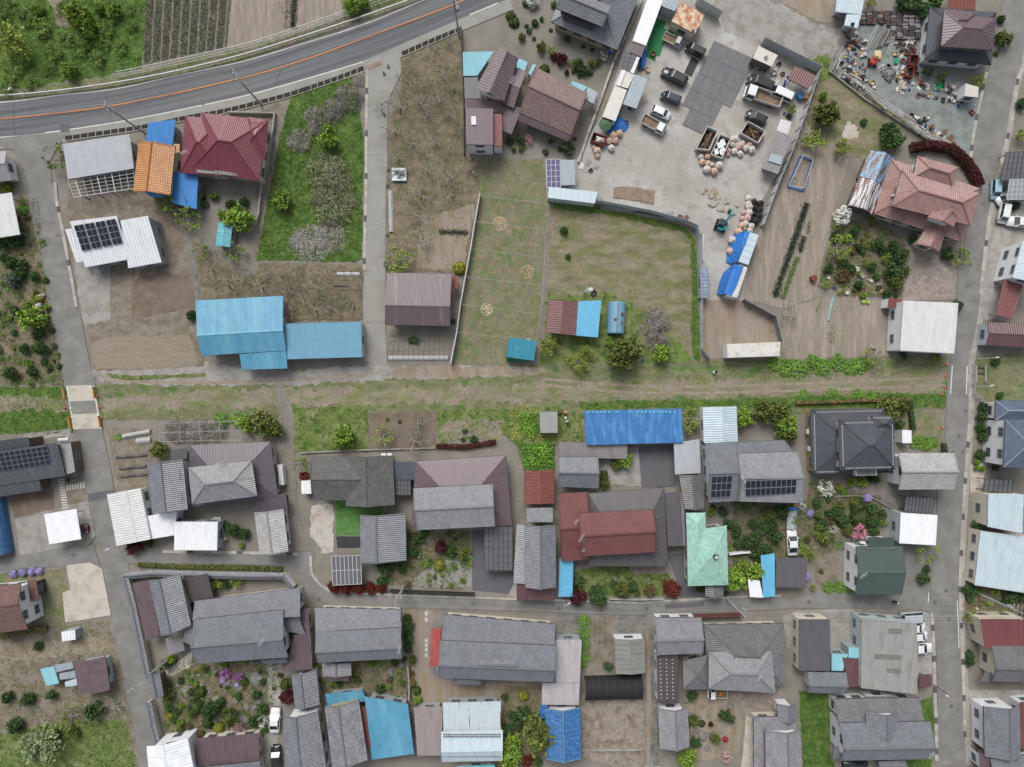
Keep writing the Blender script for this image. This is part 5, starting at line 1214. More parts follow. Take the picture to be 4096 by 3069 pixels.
roof(b, [(1440,42),(808,50),(842,240),(1476,215)], 3.4, 1.5, 'kd', 'mono', wall='white')
roof(b, [(1270,28),(1030,30),(1040,70),(1275,70)], 2.8, .4, 'kd', 'mono', wall='white', gut=False)
roof(b, [(855,505),(1528,492),(1515,217),(848,228)], 5.0, 1.4, 'kg', t=.42, wall='white')
roof(b, [(1043,330),(1043,148),(1280,145),(1282,325)], 5.2, 1.1, 'kg', t=.58, wall='white', z0=4, gut=False, win=False)
roof(b, [(1135,585),(1338,580),(1338,505),(1132,512)], 2.9, .5, 'kg', wall='brown', win=False)
roof(b, [(795,490),(855,492),(850,405),(808,402)], 2.9, .3, 'kg', 'mono', wall=None)
antenna(b, (1500,440), 5.9, .8)
b = bld('layered tiled house', 'layered grey tiled house with small gabled porch', (400,400), 'house')
roof(b, [(215,760),(212,185),(525,178),(545,760)], 3.1, 1.0, 'kv', 'hip', wall='cream')
roof(b, [(303,760),(298,282),(556,278),(572,760)], 4.8, 1.0, 'kv', t=.58, wall='white', z0=3)
roof(b, [(392,215),(385,88),(525,84),(522,215)], 3.2, .8, 'kg', t=.56, wall='white', win=False)
# ---- right edge
KZ(3700,0,1.657)
carport('grey glazed carport at right edge', 'grey glazed carport over white cars at right edge', [(500,1200),(720,1180),(740,1000),(535,1010)], 2.4, 7, 5, M_poly, M_alud, .1)
carport('lower glazed carport at right edge', 'pale glazed carport cut by the right edge', [(540,1325),(720,1320),(725,1185),(560,1190)], 2.4, 6, 4, M_polyl, M_alu, .1)
KZ(3700,1000,1.657)
b = bld('pale blue gabled house', 'white house with pale blue metal roof at right edge', (650,120), 'house')
roof(b, [(583,185),(650,-60),(800,-20),(740,235)], 5.0, .6, 'pb', wall='white', over=.2)
b = bld('red sheet roof', 'dark red flat sheet roof beside the concrete apron', (560,320), 'carport')
roof(b, [(465,432),(577,460),(650,232),(520,195)], 2.6, .3, 'rm', 'mono', posts=True)
b = bld('red-brown gabled shed', 'red brown gabled shed with pale blue end at right', (560,560), 'shed')
roof(b, [(405,630),(740,648),(740,492),(417,480)], 2.7, .6, 'mr', t=.5, wall='pale', over=.1)
b = bld('white house with blue slate', 'white two storey house with slate blue hip roof', (600,1230), 'house')
roof(b, [(465,1130),(760,1130),(760,1000),(470,1000)], 3.3, .9, 'bs', 'hip', wall='white', over=.3)
roof(b, [(520,1440),(790,1452),(790,1125),(533,1125)], 5.6, 1.3, 'bs', 'hip', wall='white', over=.3)
carport('dark carport by the slate house', 'dark glazed carport below the white slate house', [(385,1597),(575,1612),(585,1525),(400,1517)], 2.4, 6, 2, M_poly, M_alud, .1)
KZ(3700,2000,1.55)
b = bld('light blue ribbed house', 'beige house with light blue ribbed roof at right edge', (500,90), 'house')
roof(b, [(388,165),(604,207),(612,-35),(392,-36)], 3.9, .2, 'pb', 'mono', wall='cream', over=.1)
b = bld('wide ice-blue roof', 'wide ice blue ribbed roof at the right picture edge', (500,380), 'warehouse')
roof(b, [(308,527),(720,592),(730,240),(343,192)], 2.7, .3, 'pb', 'mono', wall='cream', over=.1)
b = bld('red roofed cream house', 'cream house with red ribbed roof and grey tiled wing', (500,930), 'house')
roof(b, [(375,922),(640,905),(640,740),(348,740)], 4.0, .5, 'rm', 'mono', wall='yellow', over=.15)
roof(b, [(415,1122),(740,1130),(740,905),(412,905)], 4.0, 1.1, 'kd', t=.42, wall='yellow')
roof(b, [(342,1125),(415,1130),(420,1075),(375,1062)], 2.8, .4, 'kd', 'mono', wall=None)
b = bld('timber-framed tiled house', 'timber framed white house with grey tiled roof at right', (480,1430), 'house')
roof(b, [(370,1590),(365,1280),(585,1275),(592,1602)], 4.2, 1.1, 'kg', t=.6, wall='white')
roof(b, [(590,1545),(760,1545),(760,1240),(590,1255)], 3.2, .5, 'rm', 'mono', wall='white')
roof(b, [(405,1760),(740,1760),(740,1570),(405,1605)], 4.0, .8, 'kg', wall='cream')
roof(b, [(345,1700),(408,1700),(400,1600),(338,1565)], 3.6, .3, 'mm', 'mono', wall='white')
# ================================================================ vegetation
def leafm(n, col, v=.35, col2=None, **k): return mk('leaf_'+n, col, .25, .9, .75, col2=col2, m=(1.3,.4,.6), island=v, fine=0, spec=.15, **k)
LEAF = {'gb': leafm('bright','8dac38',.35,'76983a'), 'gd': leafm('dark','4d6838',.4,'3f5c30'), 'ol': leafm('olive','6d7636',.4,'5c6c34'), 'yg': leafm('yellowgreen','94a243',.3,'7d9238'),
 'sd': leafm('topiary','3b4d26',.3,'4a5a28'), 'sy': leafm('gold','8d8d2c',.3,'7a7f2a'), 'cf': leafm('blue','5f7468',.3,'4f665a'), 'pn': leafm('pine','5a6b30',.35,'4c5f2e'),
 'mr': leafm('maroon','5b2b31',.35,'4a252b'), 'rm': leafm('red','743026',.35,'60301f'), 'rh': leafm('redhedge','4d2722',.35,'5b2d26'), 'br': leafm('brownish','7d6148',.35,'6b6a38'),
 'wf': leafm('white','f0efe8',.1,'dfe6d3'), 'wb': leafm('whiteblossom','e9e9e2',.2,'6f8a44'), 'pk': leafm('pink','d5879b',.2,'c27a8a'), 'pkv': leafm('magenta','b04fb0',.35,'c9a2cf'), 'vf': leafm('violet','a79bcf',.2,'8f8ab0'),
 'pkr': leafm('crimsonbloom','b02348',.15,'96203f'), 'pw': leafm('palepink','d6b0b4',.25,'8a6a5c'), 'gl': leafm('broadleaf','6f9a2e',.35,'5a8a2c'), 'ba': leafm('bud','6a7646',.3), 'bud': leafm('freshbud','87a03c',.3), 'tg': leafm('deadvine','a8a098',.25,'958d85'), 'tgo': leafm('deadvinegreen','9a9580',.3,'84885f'), 'tgp': leafm('deadvinepale','b0aaa5',.2,'9a938c'), 'wl': leafm('whiteleaf','94a07e',.3,'7c9150'), 'sc': leafm('scrub','6a8438',.35,'58742f')}
M_bark = mk('bark', '5d5248', .25, 4, .9, bump=.4, bs=12); M_barkw = mk('lichen_bark', 'aaa69d', .2, 5, .9, col2='6a635c', m=(2.5,.5,.6))
def leaves(P, size, up=.5, r=None, aspect=1.0):
    """leaf quads at points P (n,3)"""
    n = len(P); d = rng.normal(size=(n,3)); d[:,2] += up*np.sign(d[:,2]+1e-9)*1.2; d /= np.linalg.norm(d,axis=1)[:,None]
    a = np.cross(d, rng.normal(size=(n,3))); a /= np.linalg.norm(a,axis=1)[:,None]; b = np.cross(d, a)
    s = size*rng.uniform(.6,1.3,(n,1)); a = a*s; b = b*s*aspect
    V = np.stack([P-a-b*.4, P+a*.1-b, P+a+b*.3, P-a*.2+b], 1).reshape(-1,3); return V, np.arange(4*n).reshape(n,4)
def crown_mesh(fam, seed):
    global rng
    rng = np.random.default_rng(seed)
    if fam == 'clump':
        k = 26; d = rng.normal(size=(k,3)); d[:,2] = np.abs(d[:,2])*.9; d /= np.linalg.norm(d,axis=1)[:,None]
        C = d*rng.uniform(.35,.82,(k,1))*np.array([1,1,.75]); C[:,2] += .35; n = 46
        P = (C[:,None,:]+rng.normal(size=(k,n,3))*np.array([.13,.13,.11])).reshape(-1,3); V, F = leaves(P, .085)
    elif fam == 'loose':
        k = 20; a = rng.uniform(0,6.28,k); r = np.sqrt(rng.uniform(.03,1,k))*.88; C = np.stack([r*np.cos(a), r*np.sin(a), rng.uniform(.35,.95,k)],1)
        P = (C[:,None,:]+rng.normal(size=(k,26,3))*np.array([.14,.14,.08])).reshape(-1,3); V, F = leaves(P, .07)
    elif fam == 'ball':
        n = 900; d = rng.normal(size=(n,3)); d[:,2] = np.abs(d[:,2]); d /= np.linalg.norm(d,axis=1)[:,None]
        lump = 1+.1*np.sin(d[:,0]*5+seed)*np.cos(d[:,1]*6+seed); P = d*lump[:,None]*rng.uniform(.86,1.0,(n,1))*np.array([1,1,.85]); P[:,2] += .05; V, F = leaves(P, .085)
        m_ = MB().lathe([(.75,0),(.86,.25),(.75,.55),(.45,.76),(.05,.84)], 12); nb = len(V); V = np.concatenate([V, np.array(m_.V)]); return V, [list(f) for f in F.tolist()]+[[i+nb for i in f] for f in m_.F]
    elif fam == 'cloud':
        k = 11; a = rng.uniform(0,6.28,k); r = np.sqrt(rng.uniform(0,1,k))*.72; C = np.stack([r*np.cos(a), r*np.sin(a), .9-.55*r+rng.uniform(-.1,.1,k)],1)
        d = rng.normal(size=(k,95,3)); d[...,2] = np.abs(d[...,2]); d /= np.linalg.norm(d,axis=2)[...,None]; P = (C[:,None,:]+d*np.array([.27,.27,.16])*rng.uniform(.7,1,(k,95,1))).reshape(-1,3); V, F = leaves(P, .06)
    elif fam == 'spray':
        k = 70; a = rng.uniform(0,6.28,k); e = rng.uniform(.1,1.3,k); L = rng.uniform(.5,1.0,k); t = rng.uniform(.2,1,(k,14))
        D = np.stack([np.cos(a)*np.cos(e), np.sin(a)*np.cos(e), np.sin(e)*.9],1); P = (D[:,None,:]*(t*L[:,None])[...,None]+rng.normal(size=(k,14,3))*.04).reshape(-1,3); V, F = leaves(P, .07, .3, aspect=.5)
    elif fam == 'broad':
        k = 110; a = rng.uniform(0,6.28,k); r = np.sqrt(rng.uniform(0,1,k)); P = np.stack([r*np.cos(a), r*np.sin(a), .25+.3*(1-r**2)+rng.uniform(-.15,.1,k)],1); V, F = leaves(P, .13, 1.5)
    elif fam == 'tangle':
        k = 520; a = rng.uniform(0,6.28,k); r = np.sqrt(rng.uniform(0,1,k)); z = .5*(1-r**2)+.12*np.sin(a*3+seed)
        P = np.stack([r*np.cos(a), r*np.sin(a), np.maximum(.03,z+rng.uniform(-.12,.12,k))],1); d = rng.normal(size=(k,3)); d[:,2] *= .35; d /= np.linalg.norm(d,axis=1)[:,None]
        b = np.cross(d, rng.normal(size=(k,3))); b /= np.linalg.norm(b,axis=1)[:,None]; d *= rng.uniform(.09,.26,(k,1)); b *= .015
        V = np.stack([P-d-b, P+d-b*.4, P+d+b*.4, P-d+b],1).reshape(-1,3); F = np.arange(4*k).reshape(k,4)
    elif fam == 'few':
        k = 55; a = rng.uniform(0,6.28,k); r = np.sqrt(rng.uniform(.05,1,k)); P = np.stack([r*np.cos(a), r*np.sin(a), .45+.35*rng.uniform(0,1,k)],1); V, F = leaves(P, .05)
    elif fam == 'some':
        k = 24; a = rng.uniform(0,6.28,k); r = np.sqrt(rng.uniform(.1,1,k))*.95; C = np.stack([r*np.cos(a), r*np.sin(a), .45+.4*rng.uniform(0,1,k)],1); P = (C[:,None,:]+rng.normal(size=(k,15,3))*.075).reshape(-1,3); V, F = leaves(P, .055)
    return V, F
def branch_mesh(seed, spread=1.0):
    rd = random.Random(seed); m_ = MB()
    def grow(p, d, L, r, dep):
        pts = [p]; q = p
        for i in range(3):
            d = (d+Vector((rd.uniform(-.35,.35), rd.uniform(-.35,.35), rd.uniform(-.22,.2)))).normalized(); q = q+d*L/3
            q.z = max(.3, q.z); pts.append(q)
        m_.tube(pts, [r, r*.85, r*.7, r*.5], 4)
        if dep > 0:
            for k in range(3 if dep > 1 else 2):
                a = rd.uniform(-1.1,1.1); nd = Matrix.Rotation(a,3,'Z')@d; nd.z += rd.uniform(-.1,.35); grow(pts[rd.choice((1,2,3))], nd.normalized(), L*rd.uniform(.5,.75), r*.55, dep-1)
    m_.tube([(0,0,-.05),(0.02,0,.2),(0,.02,.4)], [.07,.055,.05], 6)
    k = rd.choice((3,4))
    for i in range(k):
        a = 6.28*i/k+rd.uniform(-.4,.4); grow(Vector((0,0,.38)), Vector((math.cos(a), math.sin(a), rd.uniform(.1,.5))).normalized(), .62, .042, 3)
    return m_
FAM = {'gb':'clump','gd':'clump','ol':'clump','yg':'loose','sd':'ball','sy':'ball','cf':'spray','pn':'cloud','mr':'clump','rm':'clump','rh':'clump','br':'clump','wf':'clump','wb':'loose','pk':'loose','pkv':'loose','vf':'ball','pkr':'ball','pw':'loose','gl':'broad','ba':'few','bud':'some','tg':'tangle','tgo':'tangle','tgp':'tangle','wl':'loose','sc':'loose'}
LOOK = {'gb':'bright green leafy tree','gd':'dark green bush','ol':'olive green tree','yg':'loose yellow green tree','sd':'clipped dark round shrub','sy':'golden clipped shrub','cf':'blue grey conifer','pn':'cloud pruned pine','mr':'dark maroon maple','rm':'rust red maple','rh':'red leaved shrub','br':'brownish shrub','wf':'white flowering tree','wb':'white blossom shrub','pk':'pink blossom tree','pkv':'magenta azalea','vf':'violet flowering shrub','pkr':'crimson azalea dome','pw':'pale pink blossom tree','gl':'broad leaved green plant','ba':'bare grey fruit tree','bud':'thin tree with fresh buds','tg':'tangle of grey dead vines','tgo':'green tinged dead vine tangle','tgp':'pale dead vine mat','wl':'white leaved shrub','sc':'low green scrub bush'}
NAME = {'gb':'leafy_tree','gd':'bush','ol':'leafy_tree','yg':'leafy_tree','sd':'shrub','sy':'shrub','cf':'conifer','pn':'pine_tree','mr':'maple_tree','rm':'maple_tree','rh':'shrub','br':'shrub','wf':'blossom_tree','wb':'blossom_shrub','pk':'blossom_tree','pkv':'azalea','vf':'flowering_shrub','pkr':'azalea','pw':'blossom_tree','gl':'leafy_plant','ba':'fruit_tree','bud':'fruit_tree','tg':'vine_tangle','tgo':'vine_tangle','tgp':'vine_tangle','wl':'shrub','sc':'bush'}
def inpoly(P, x, y):
    c_ = np.zeros(len(x), bool); n = len(P)
    for i in range(n):
        a, b = P[i], P[(i+1)%n]
        if abs(b.y-a.y) < 1e-9: continue
        k = ((a.y > y) != (b.y > y)) & (x < (b.x-a.x)*(y-a.y)/(b.y-a.y)+a.x); c_ ^= k
    return c_
CROWN = {}; TRUNK = [npmesh('trunk', *(lambda m_: (m_.V, m_.F))(MB().tube([(0,0,-.05),(.02,.01,.2),(-.01,.02,.45),(.02,0,.7)], [.07,.06,.045,.02], 6).tube([(0,0,.3),(.2,.1,.55),(.4,.2,.7)], [.03,.022,.01], 5).tube([(0,0,.35),(-.18,.15,.6),(-.35,.3,.72)], [.03,.022,.01], 5).tube([(0,0,.3),(-.1,-.22,.55),(-.2,-.4,.72)], [.03,.022,.01], 5)), mats=[M_bark])]
LIMB = [npmesh('limbs', *(lambda m_: (m_.V, m_.F))(branch_mesh(40+i)), mats=[M_barkw]) for i in range(4)]
HT = {'sc':.6,'gb':1.5,'gd':1.3,'ol':1.4,'yg':1.4,'sd':1.0,'sy':1.1,'cf':1.3,'pn':1.6,'mr':1.3,'rm':1.2,'rh':1.2,'wf':1.4,'wb':1.1,'pk':1.3,'gl':.7,'ba':1.25,'bud':1.3,'tg':.9,'tgo':.9,'tgp':.3}
pi_ = 0
def plant(k, x, y, r):
    global pi_
    pi_ += 1; rm_ = r/SC[0]/PXM; h = min(HT.get(k,1.1)*rm_*1.1, 6.0)
    if k in ('gd',) and rm_ < .8: h = rm_*1.0
    # photo shows the crown at its own height: find the foot of the trunk under it
    p = W((x,y), h*.6); o = bpy.data.objects.new(NAME[k], None); link(o); o.empty_display_size = .2; o.location = (p.x, p.y, 0); o.rotation_euler = (0,0,random.uniform(0,6.28)); o.scale = (rm_, rm_, h)
    BASE[o.name] = Vector((p.x,p.y,0)); v = pi_ % 3; key = (k, v)
    if key not in CROWN:
        V, F = crown_mesh(FAM[k], 100+v*17+len(CROWN)); CROWN[key] = npmesh('crown', V, F, mats=[LEAF[k]])
    nm = 'flowers' if k in ('pkv','vf','pkr') else 'stems' if k.startswith('tg') else 'crown'
    c_ = bpy.data.objects.new(nm, CROWN[key]); link(c_); c_.parent = o
    if k in ('ba','bud'): t_ = bpy.data.objects.new('branches', LIMB[pi_ % 4]); link(t_); t_.parent = o; t_.rotation_euler = (0,0,random.uniform(0,6))
    elif k not in ('gl','tg','tgo','tgp'): t_ = bpy.data.objects.new('trunk', TRUNK[0]); link(t_); t_.parent = o
    cat = 'tree' if 'tree' in NAME[k] or NAME[k] == 'conifer' else 'vines' if k.startswith('tg') else 'plant' if k == 'gl' else 'shrub'
    auto(o, LOOK[k], cat, LOOK[k]+('es' if LOOK[k].endswith('sh') else 's'))
def plants(s):
    for t in s.split():
        k, x, y, r = t.split(','); plant(k, float(x), float(y), float(r))
land('curving highway', (-50,55,0)); land('old railway strip', (0,2,0)); land('scrap yard', (78,48,0)); land('gravel yard', (40,32,0)); land('concrete farm lane', (-24,30,0)); land('wire trellis field', (-1,22,0)); land('dry grass field', (20,16,0)); land('rock garden', (-50,-52,0))
K(0,0); plants('yg,110,350,150 gb,680,130,130 gb,760,230,100 sc,230,150,110 sc,950,250,80 sc,1150,220,65 sc,350,260,110 sc,460,450,90 sc,700,410,95 gb,600,620,75 sc,430,620,70 sc,850,520,80 sc,280,720,80 sc,60,740,90 gb,870,70,60 sc,580,340,90 sc,20,60,110 sc,1060,420,70 gb,1000,90,70 sc,900,380,70 sc,150,560,100 sc,1150,80,60 gb,320,80,60 sc,550,80,70 bud,510,1400,120')
K(0,1); plants('cf,90,820,115 gb,275,1165,120 gb,2110,270,130 gb,1960,240,50 bud,1560,180,130 bud,1700,300,90 bud,1450,130,80 gb,1885,75,42 mr,1790,85,30 gd,2030,150,50 gd,2150,120,50 bud,2080,570,90 ba,1850,720,110 ba,2000,850,120 ba,2130,780,100 bud,1780,560,80 gd,170,760,60 gd,300,780,50 gd,90,660,60 gd,30,620,50 gd,200,680,50 gd,20,500,60 sy,330,980,45 wf,370,960,25 wf,340,1040,32 gb,410,1060,35 gd,130,1080,50 gd,330,1300,55 gd,400,1150,40 gd,460,1260,30 gd,210,1430,50 gd,360,1420,70 gd,480,1400,30 gd,520,1580,30 gd,90,1640,70 gd,280,1640,50 sy,40,4,55 gd,150,470,60 gd,90,480,60 gd,1690,1130,55 gd,1810,150,40 gd,120,1280,35 bud,1730,100,70')
K(1,0); plants('tg,860,840,130 tg,740,940,100 tg,560,1010,95 tg,420,1230,110 tg,560,1120,70 tg,720,1010,80 gb,690,1200,105 tgo,650,1500,180 tgo,780,1600,130 tg,960,700,60 ba,1630,430,80 ba,1750,360,60 ba,1400,570,90 ba,1380,700,100 ba,1700,640,110 ba,1480,870,120 ba,1650,850,110 ba,1320,930,130 ba,1150,960,70 ba,1560,1000,100 ba,1760,990,110 ba,1270,1150,110 ba,1430,1260,110 ba,1300,1370,100 ba,1640,1250,90 ba,1750,1310,80 ba,1560,1500,100 ba,1760,1540,110 ba,1950,1480,100 ba,1800,770,90 ba,1530,720,90 ba,1850,1150,80 gb,910,50,80 gb,1000,20,60')
K(1,1); plants('gb,275,110,90 tgo,720,180,170 tgo,620,60,120 tgo,860,110,90 tgp,520,490,170 tgp,700,430,150 tgp,420,470,90 ba,1500,60,140 ba,1780,60,110 ba,1500,250,130 ba,1540,480,110 bud,1330,650,130 bud,1280,690,90 sy,1850,710,58 ba,130,750,100 ba,260,780,90 ba,390,760,100 ba,80,880,130 ba,330,880,110 ba,580,880,110 ba,560,1080,130 ba,700,1050,110 ba,800,1000,100 ba,900,1040,90 ba,450,980,110 ba,650,920,90 ba,370,1080,80 gd,1790,1180,30 gd,1450,1350,40 gd,1420,1350,35')
K(2,0); plants('sd,95,135,45 sd,125,190,48 ol,195,325,38 ol,370,415,50 yg,455,455,45 mr,540,520,58 gd,690,570,60 mr,590,640,28 gd,650,630,25 ol,812,565,42 ol,870,545,34 gd,750,620,48 sd,395,605,45 gd,590,345,35 gd,310,200,40 gd,260,270,30 gd,370,170,25 sd,450,265,18 sd,735,408,18 sd,815,437,18 wf,290,10,55 gd,480,40,35 gd,230,30,35 yg,615,555,28 mr,480,500,40 sd,235,228,20 gd,300,340,22 gd,90,1255,40 gd,180,1230,50 pk,245,1240,42 gd,120,1330,25 ol,190,1310,30 gd,530,1315,28 gd,600,1310,65 gd,445,1250,25 gd,400,1340,35 gd,660,1225,18 wb,920,490,45 gd,800,640,30 gd,700,660,30')
K(3,0); plants('gb,650,848,40 ol,690,1000,120 yg,565,1240,100 yg,810,1310,75 gd,1230,1130,75 gd,1270,1230,110 yg,365,965,48 gd,1010,1080,40 gd,1550,120,60 yg,1070,20,50 gd,1640,20,70 gd,1350,20,70 gd,1480,20,60')
KZ(3700,0,1.657); plants('gd,505,125,32 ol,530,250,58 gd,470,355,22 yg,350,540,45 gd,600,1365,32 pn,20,470,42 pn,115,510,48 gd,640,690,40 yg,640,900,45')
K(3,1); plants('wf,820,245,88 bud,780,520,100 gb,865,450,45 yg,1040,500,45 gd,1130,490,60 gd,1270,520,60 gd,1320,630,80 gd,1290,730,95 ol,1300,820,85 gd,1360,580,50 ol,1390,740,40 yg,800,600,55 yg,1020,655,40 yg,1200,625,45 gd,830,680,60 gd,900,720,50 br,830,780,70 gd,700,710,50 gd,1080,700,50 gd,940,380,50 yg,760,350,45 bud,1850,600,90 gd,1750,590,60 gd,1830,1040,55 ba,350,1130,95 gd,1440,460,45 bud,1080,1480,80 ba,1110,1570,70 yg,1650,1490,50 gd,1360,1480,40 gl,220,1560,70 gl,330,1590,80 gl,450,1600,85 gl,560,1540,70 gl,650,1590,75 gl,780,1540,75 gl,880,1590,65 gl,980,1570,75 gd,960,520,45 br,900,560,40 gd,1180,560,50 gd,760,440,50 gd,1120,790,40 gd,1000,560,40')
K(2,1); plants('yg,420,1400,90 yg,760,1480,75 yg,720,1600,65 ol,1090,1470,165 gb,970,1360,50 gb,1430,1470,88 tg,1360,1250,115 tg,1400,1350,105 tg,1370,1140,90 yg,630,1530,50 gd,565,380,42 gd,600,615,30 tg,1450,1200,80')
K(0,2); plants('tg,1540,505,110 tg,1720,505,120 tg,1890,500,100 ol,1400,660,85 gl,1950,400,70 gl,2100,400,75 gb,2170,440,85 rh,1180,1520,80 gd,1300,1480,50 gd,2050,1380,70 gd,2150,1400,60 gb,2130,1510,32 wb,1970,1440,42 gd,2000,1330,40 gd,600,930,20 gl,1040,550,35')
K(1,2); plants('ol,90,430,120 ol,200,480,95 gb,815,550,118 bud,1180,530,95 ba,1480,430,100 ba,1450,590,130 rm,475,900,52 bud,450,790,75 gb,1210,390,20 gd,1320,415,18 gd,1900,500,28 gd,1975,570,42 mr,1680,1520,68 gd,1780,1570,60 ol,1870,1590,60 gd,1480,1450,60 gd,1450,1560,60 gd,1540,1400,45 bud,1530,1620,60 ol,1360,1640,50 yg,1930,1540,35 gd,1880,575,24')
K(2,2); plants('gl,220,400,70 gl,310,400,70 gl,290,480,70 gl,220,470,60 gl,270,680,75 gl,390,660,75 gl,280,770,65 gl,400,760,75 gb,1110,750,75 ol,1030,800,55 ol,920,890,50 ol,920,960,55 yg,1680,440,80 yg,1680,330,50 gb,2150,380,95 gd,1980,1210,50 gb,1870,1210,42 gd,2020,1310,48 gd,2090,1380,55 gd,2100,1500,45 gd,2180,1480,60 gd,1880,1170,30')
K(3,2); plants('ol,130,330,110 ol,250,320,115 gb,330,450,115 ol,330,530,95 yg,0,400,50 ol,1230,300,115 ol,1340,280,70 gd,1330,440,50 gl,1480,590,65 gl,1560,610,65 gl,1620,600,55 wb,670,1000,80 gb,900,945,52 gb,1000,955,48 gd,1090,920,55 pk,537,1045,18 vf,1050,1090,42 sd,960,1150,68 ol,805,1155,42 yg,915,1120,35 gd,590,1130,50 gd,690,1100,32 wb,460,1165,42 ol,180,1220,62 gd,290,1200,75 vf,540,1230,40 ol,600,1230,50 sd,975,1265,78 gd,820,1290,65 gd,730,1230,62 gd,640,1330,70 pk,965,1385,72 wb,740,1365,45 yg,620,1390,72 gd,1090,1380,42 gd,1170,1230,48 gd,1080,1180,60 gd,1060,1290,50 gd,1110,1300,50 ol,660,1460,50 gd,230,1420,70 gd,50,1430,75 gd,150,1540,62 yg,480,1560,62 gd,60,1560,70 gd,200,1340,60 bud,1560,1570,100 gd,120,1350,60 gd,30,1320,50 gd,770,1200,45 ol,870,1380,45 br,700,1280,45 gl,480,180,50 gl,740,160,50 gl,960,170,50 gl,1080,190,50')
K(1,3); plants('rm,740,220,62 rm,850,225,72 rm,960,225,68 rm,1060,230,62 rm,1160,225,58 gd,1200,50,80 gd,1160,170,50 gd,1340,60,50 sy,1670,30,52 gb,1560,20,35 gd,1400,560,55 gd,1400,660,55 gd,1400,760,52 gd,1360,860,30 ol,1430,860,42 yg,945,970,28 yg,1310,985,36 gd,1150,1120,45 gb,1225,1100,28 ol,1345,1070,28 sd,1400,1165,18 sd,1355,1215,18 gd,950,1040,40 gd,790,1080,35 gd,1280,890,40 sd,1470,1140,40 gb,1480,1215,40 mr,320,1190,80 ol,310,1080,62 wb,115,1400,58 gd,100,1300,60 gd,50,1180,50 gd,40,1410,60 gd,1390,490,40 gd,1240,1040,30 pkr,1210,1050,12')
K(0,3); plants('sd,1715,1285,72 sd,1760,1150,55 ol,1700,1330,50 gd,1850,1320,92 pn,2040,1350,95 sd,1830,1430,50 sy,1495,1365,32 sy,1925,1470,50 gd,1490,1290,40 gb,1600,1270,30 gb,1680,1055,28 gb,1730,1075,25 sd,1595,1050,32 pkv,1990,990,55 pkv,2100,1010,48 vf,1960,1050,25 gb,1590,1430,42 pw,2110,1490,72 yg,1920,190,50 yg,2080,170,55 gd,2000,200,42 gb,1510,860,48 gd,1470,900,50 gd,830,1320,88 bud,620,1370,115 ba,1000,1280,115 wl,400,1600,170 gd,230,1210,70 gd,120,1450,80 gd,450,1180,50 gd,330,740,45 vf,110,105,38 vf,190,95,40 vf,270,88,40 vf,340,80,36 ol,1480,1180,60 pn,1480,1060,35 gd,1950,1240,45 gd,2100,1180,40 sd,2150,1060,40 ol,1800,940,40 gd,1560,1320,40 wl,250,1640,120 gd,60,1200,60 gd,480,1540,60 ol,640,1500,60 vf,2090,1090,25 pkv,1940,1000,20')
K(2,3); plants('mr,685,310,92 gd,870,330,88 gd,850,250,70 gd,700,180,60 ol,1085,235,78 gd,1180,210,50 rm,1520,235,88 br,1330,250,60 ol,1210,270,35 gl,745,520,60 gl,745,620,60 gl,750,720,55 gl,750,830,55 gl,735,900,45 gd,955,915,44 sy,205,1185,50 gd,40,1190,40 gd,110,1350,50 ol,340,1500,175 gd,200,1330,80 gb,110,1610,95 gd,1700,1190,50 ol,1700,1400,60 sd,1785,1430,32 mr,1865,1430,28 gd,1990,1350,60 gd,2040,1380,42 ol,1900,1560,55 pkr,1995,1570,26 gd,1730,1600,55 gb,2080,150,115 gb,2150,60,85 gd,2000,280,26 gd,1770,240,40 gb,1130,110,35 gd,1000,190,40 gd,60,1480,60 gd,160,1440,60')
KZ(1700,2769,1.7015); plants('gb,1790,455,75 gb,570,440,95 gd,760,480,40 rm,700,470,45 pw,2050,440,40')
K(3,3); plants('gb,40,90,95 vf,510,130,40 yg,555,220,30 gl,700,225,55 gl,790,225,55 gl,880,240,50 gd,1540,150,62 yg,1960,490,52 gd,1945,870,42 gd,1940,800,36 gd,1560,60,40 gd,630,80,25')
KZ(3700,1000,1.657); plants('gd,390,1040,36 gd,385,1100,40 gd,380,1180,40 gd,385,1240,40 gd,370,1360,40 gb,345,1405,25 gb,345,1445,22 gb,382,1450,22 gd,470,1445,25 gd,230,365,32 bud,245,50,55 gd,500,970,30 gd,470,740,35')
KZ(3700,2000,1.55); plants('gd,295,560,42 gd,320,155,35 yg,285,725,42 gd,280,970,30 gd,280,1010,30 gd,540,610,48 gd,600,590,45 gd,260,560,30')
# gardens are crowded: smaller plants fill the gaps between the ones placed above
SEEN = [(o.location.x, o.location.y, o.scale.x) for o, _ in PEND]; KZ(0, 0, 1.0); rp = random.Random(11)
for P, dens, h, k in list(GR):
    if k != 'c': continue
    x0, x1, y0, y1 = bb(P); n = int((x1-x0)*(y1-y0)*.32)
    for _ in range(n):
        x, y = rp.uniform(x0,x1), rp.uniform(y0,y1)
        if not inpoly(P, np.array([x]), np.array([y]))[0]: continue
        r = rp.choice((.35,.45,.55,.7,.9)); kd = rp.choice(('gd','gd','sc','sc','ol','yg','gb','br','sc','gl'))
        if any((x-a)**2+(y-b_)**2 < (r*.75+q*.75)**2 for a, b_, q in SEEN): continue
        SEEN.append((x,y,r)); plant(kd, 2048+x*PXM, 1534.5-y*PXM, r*PXM)
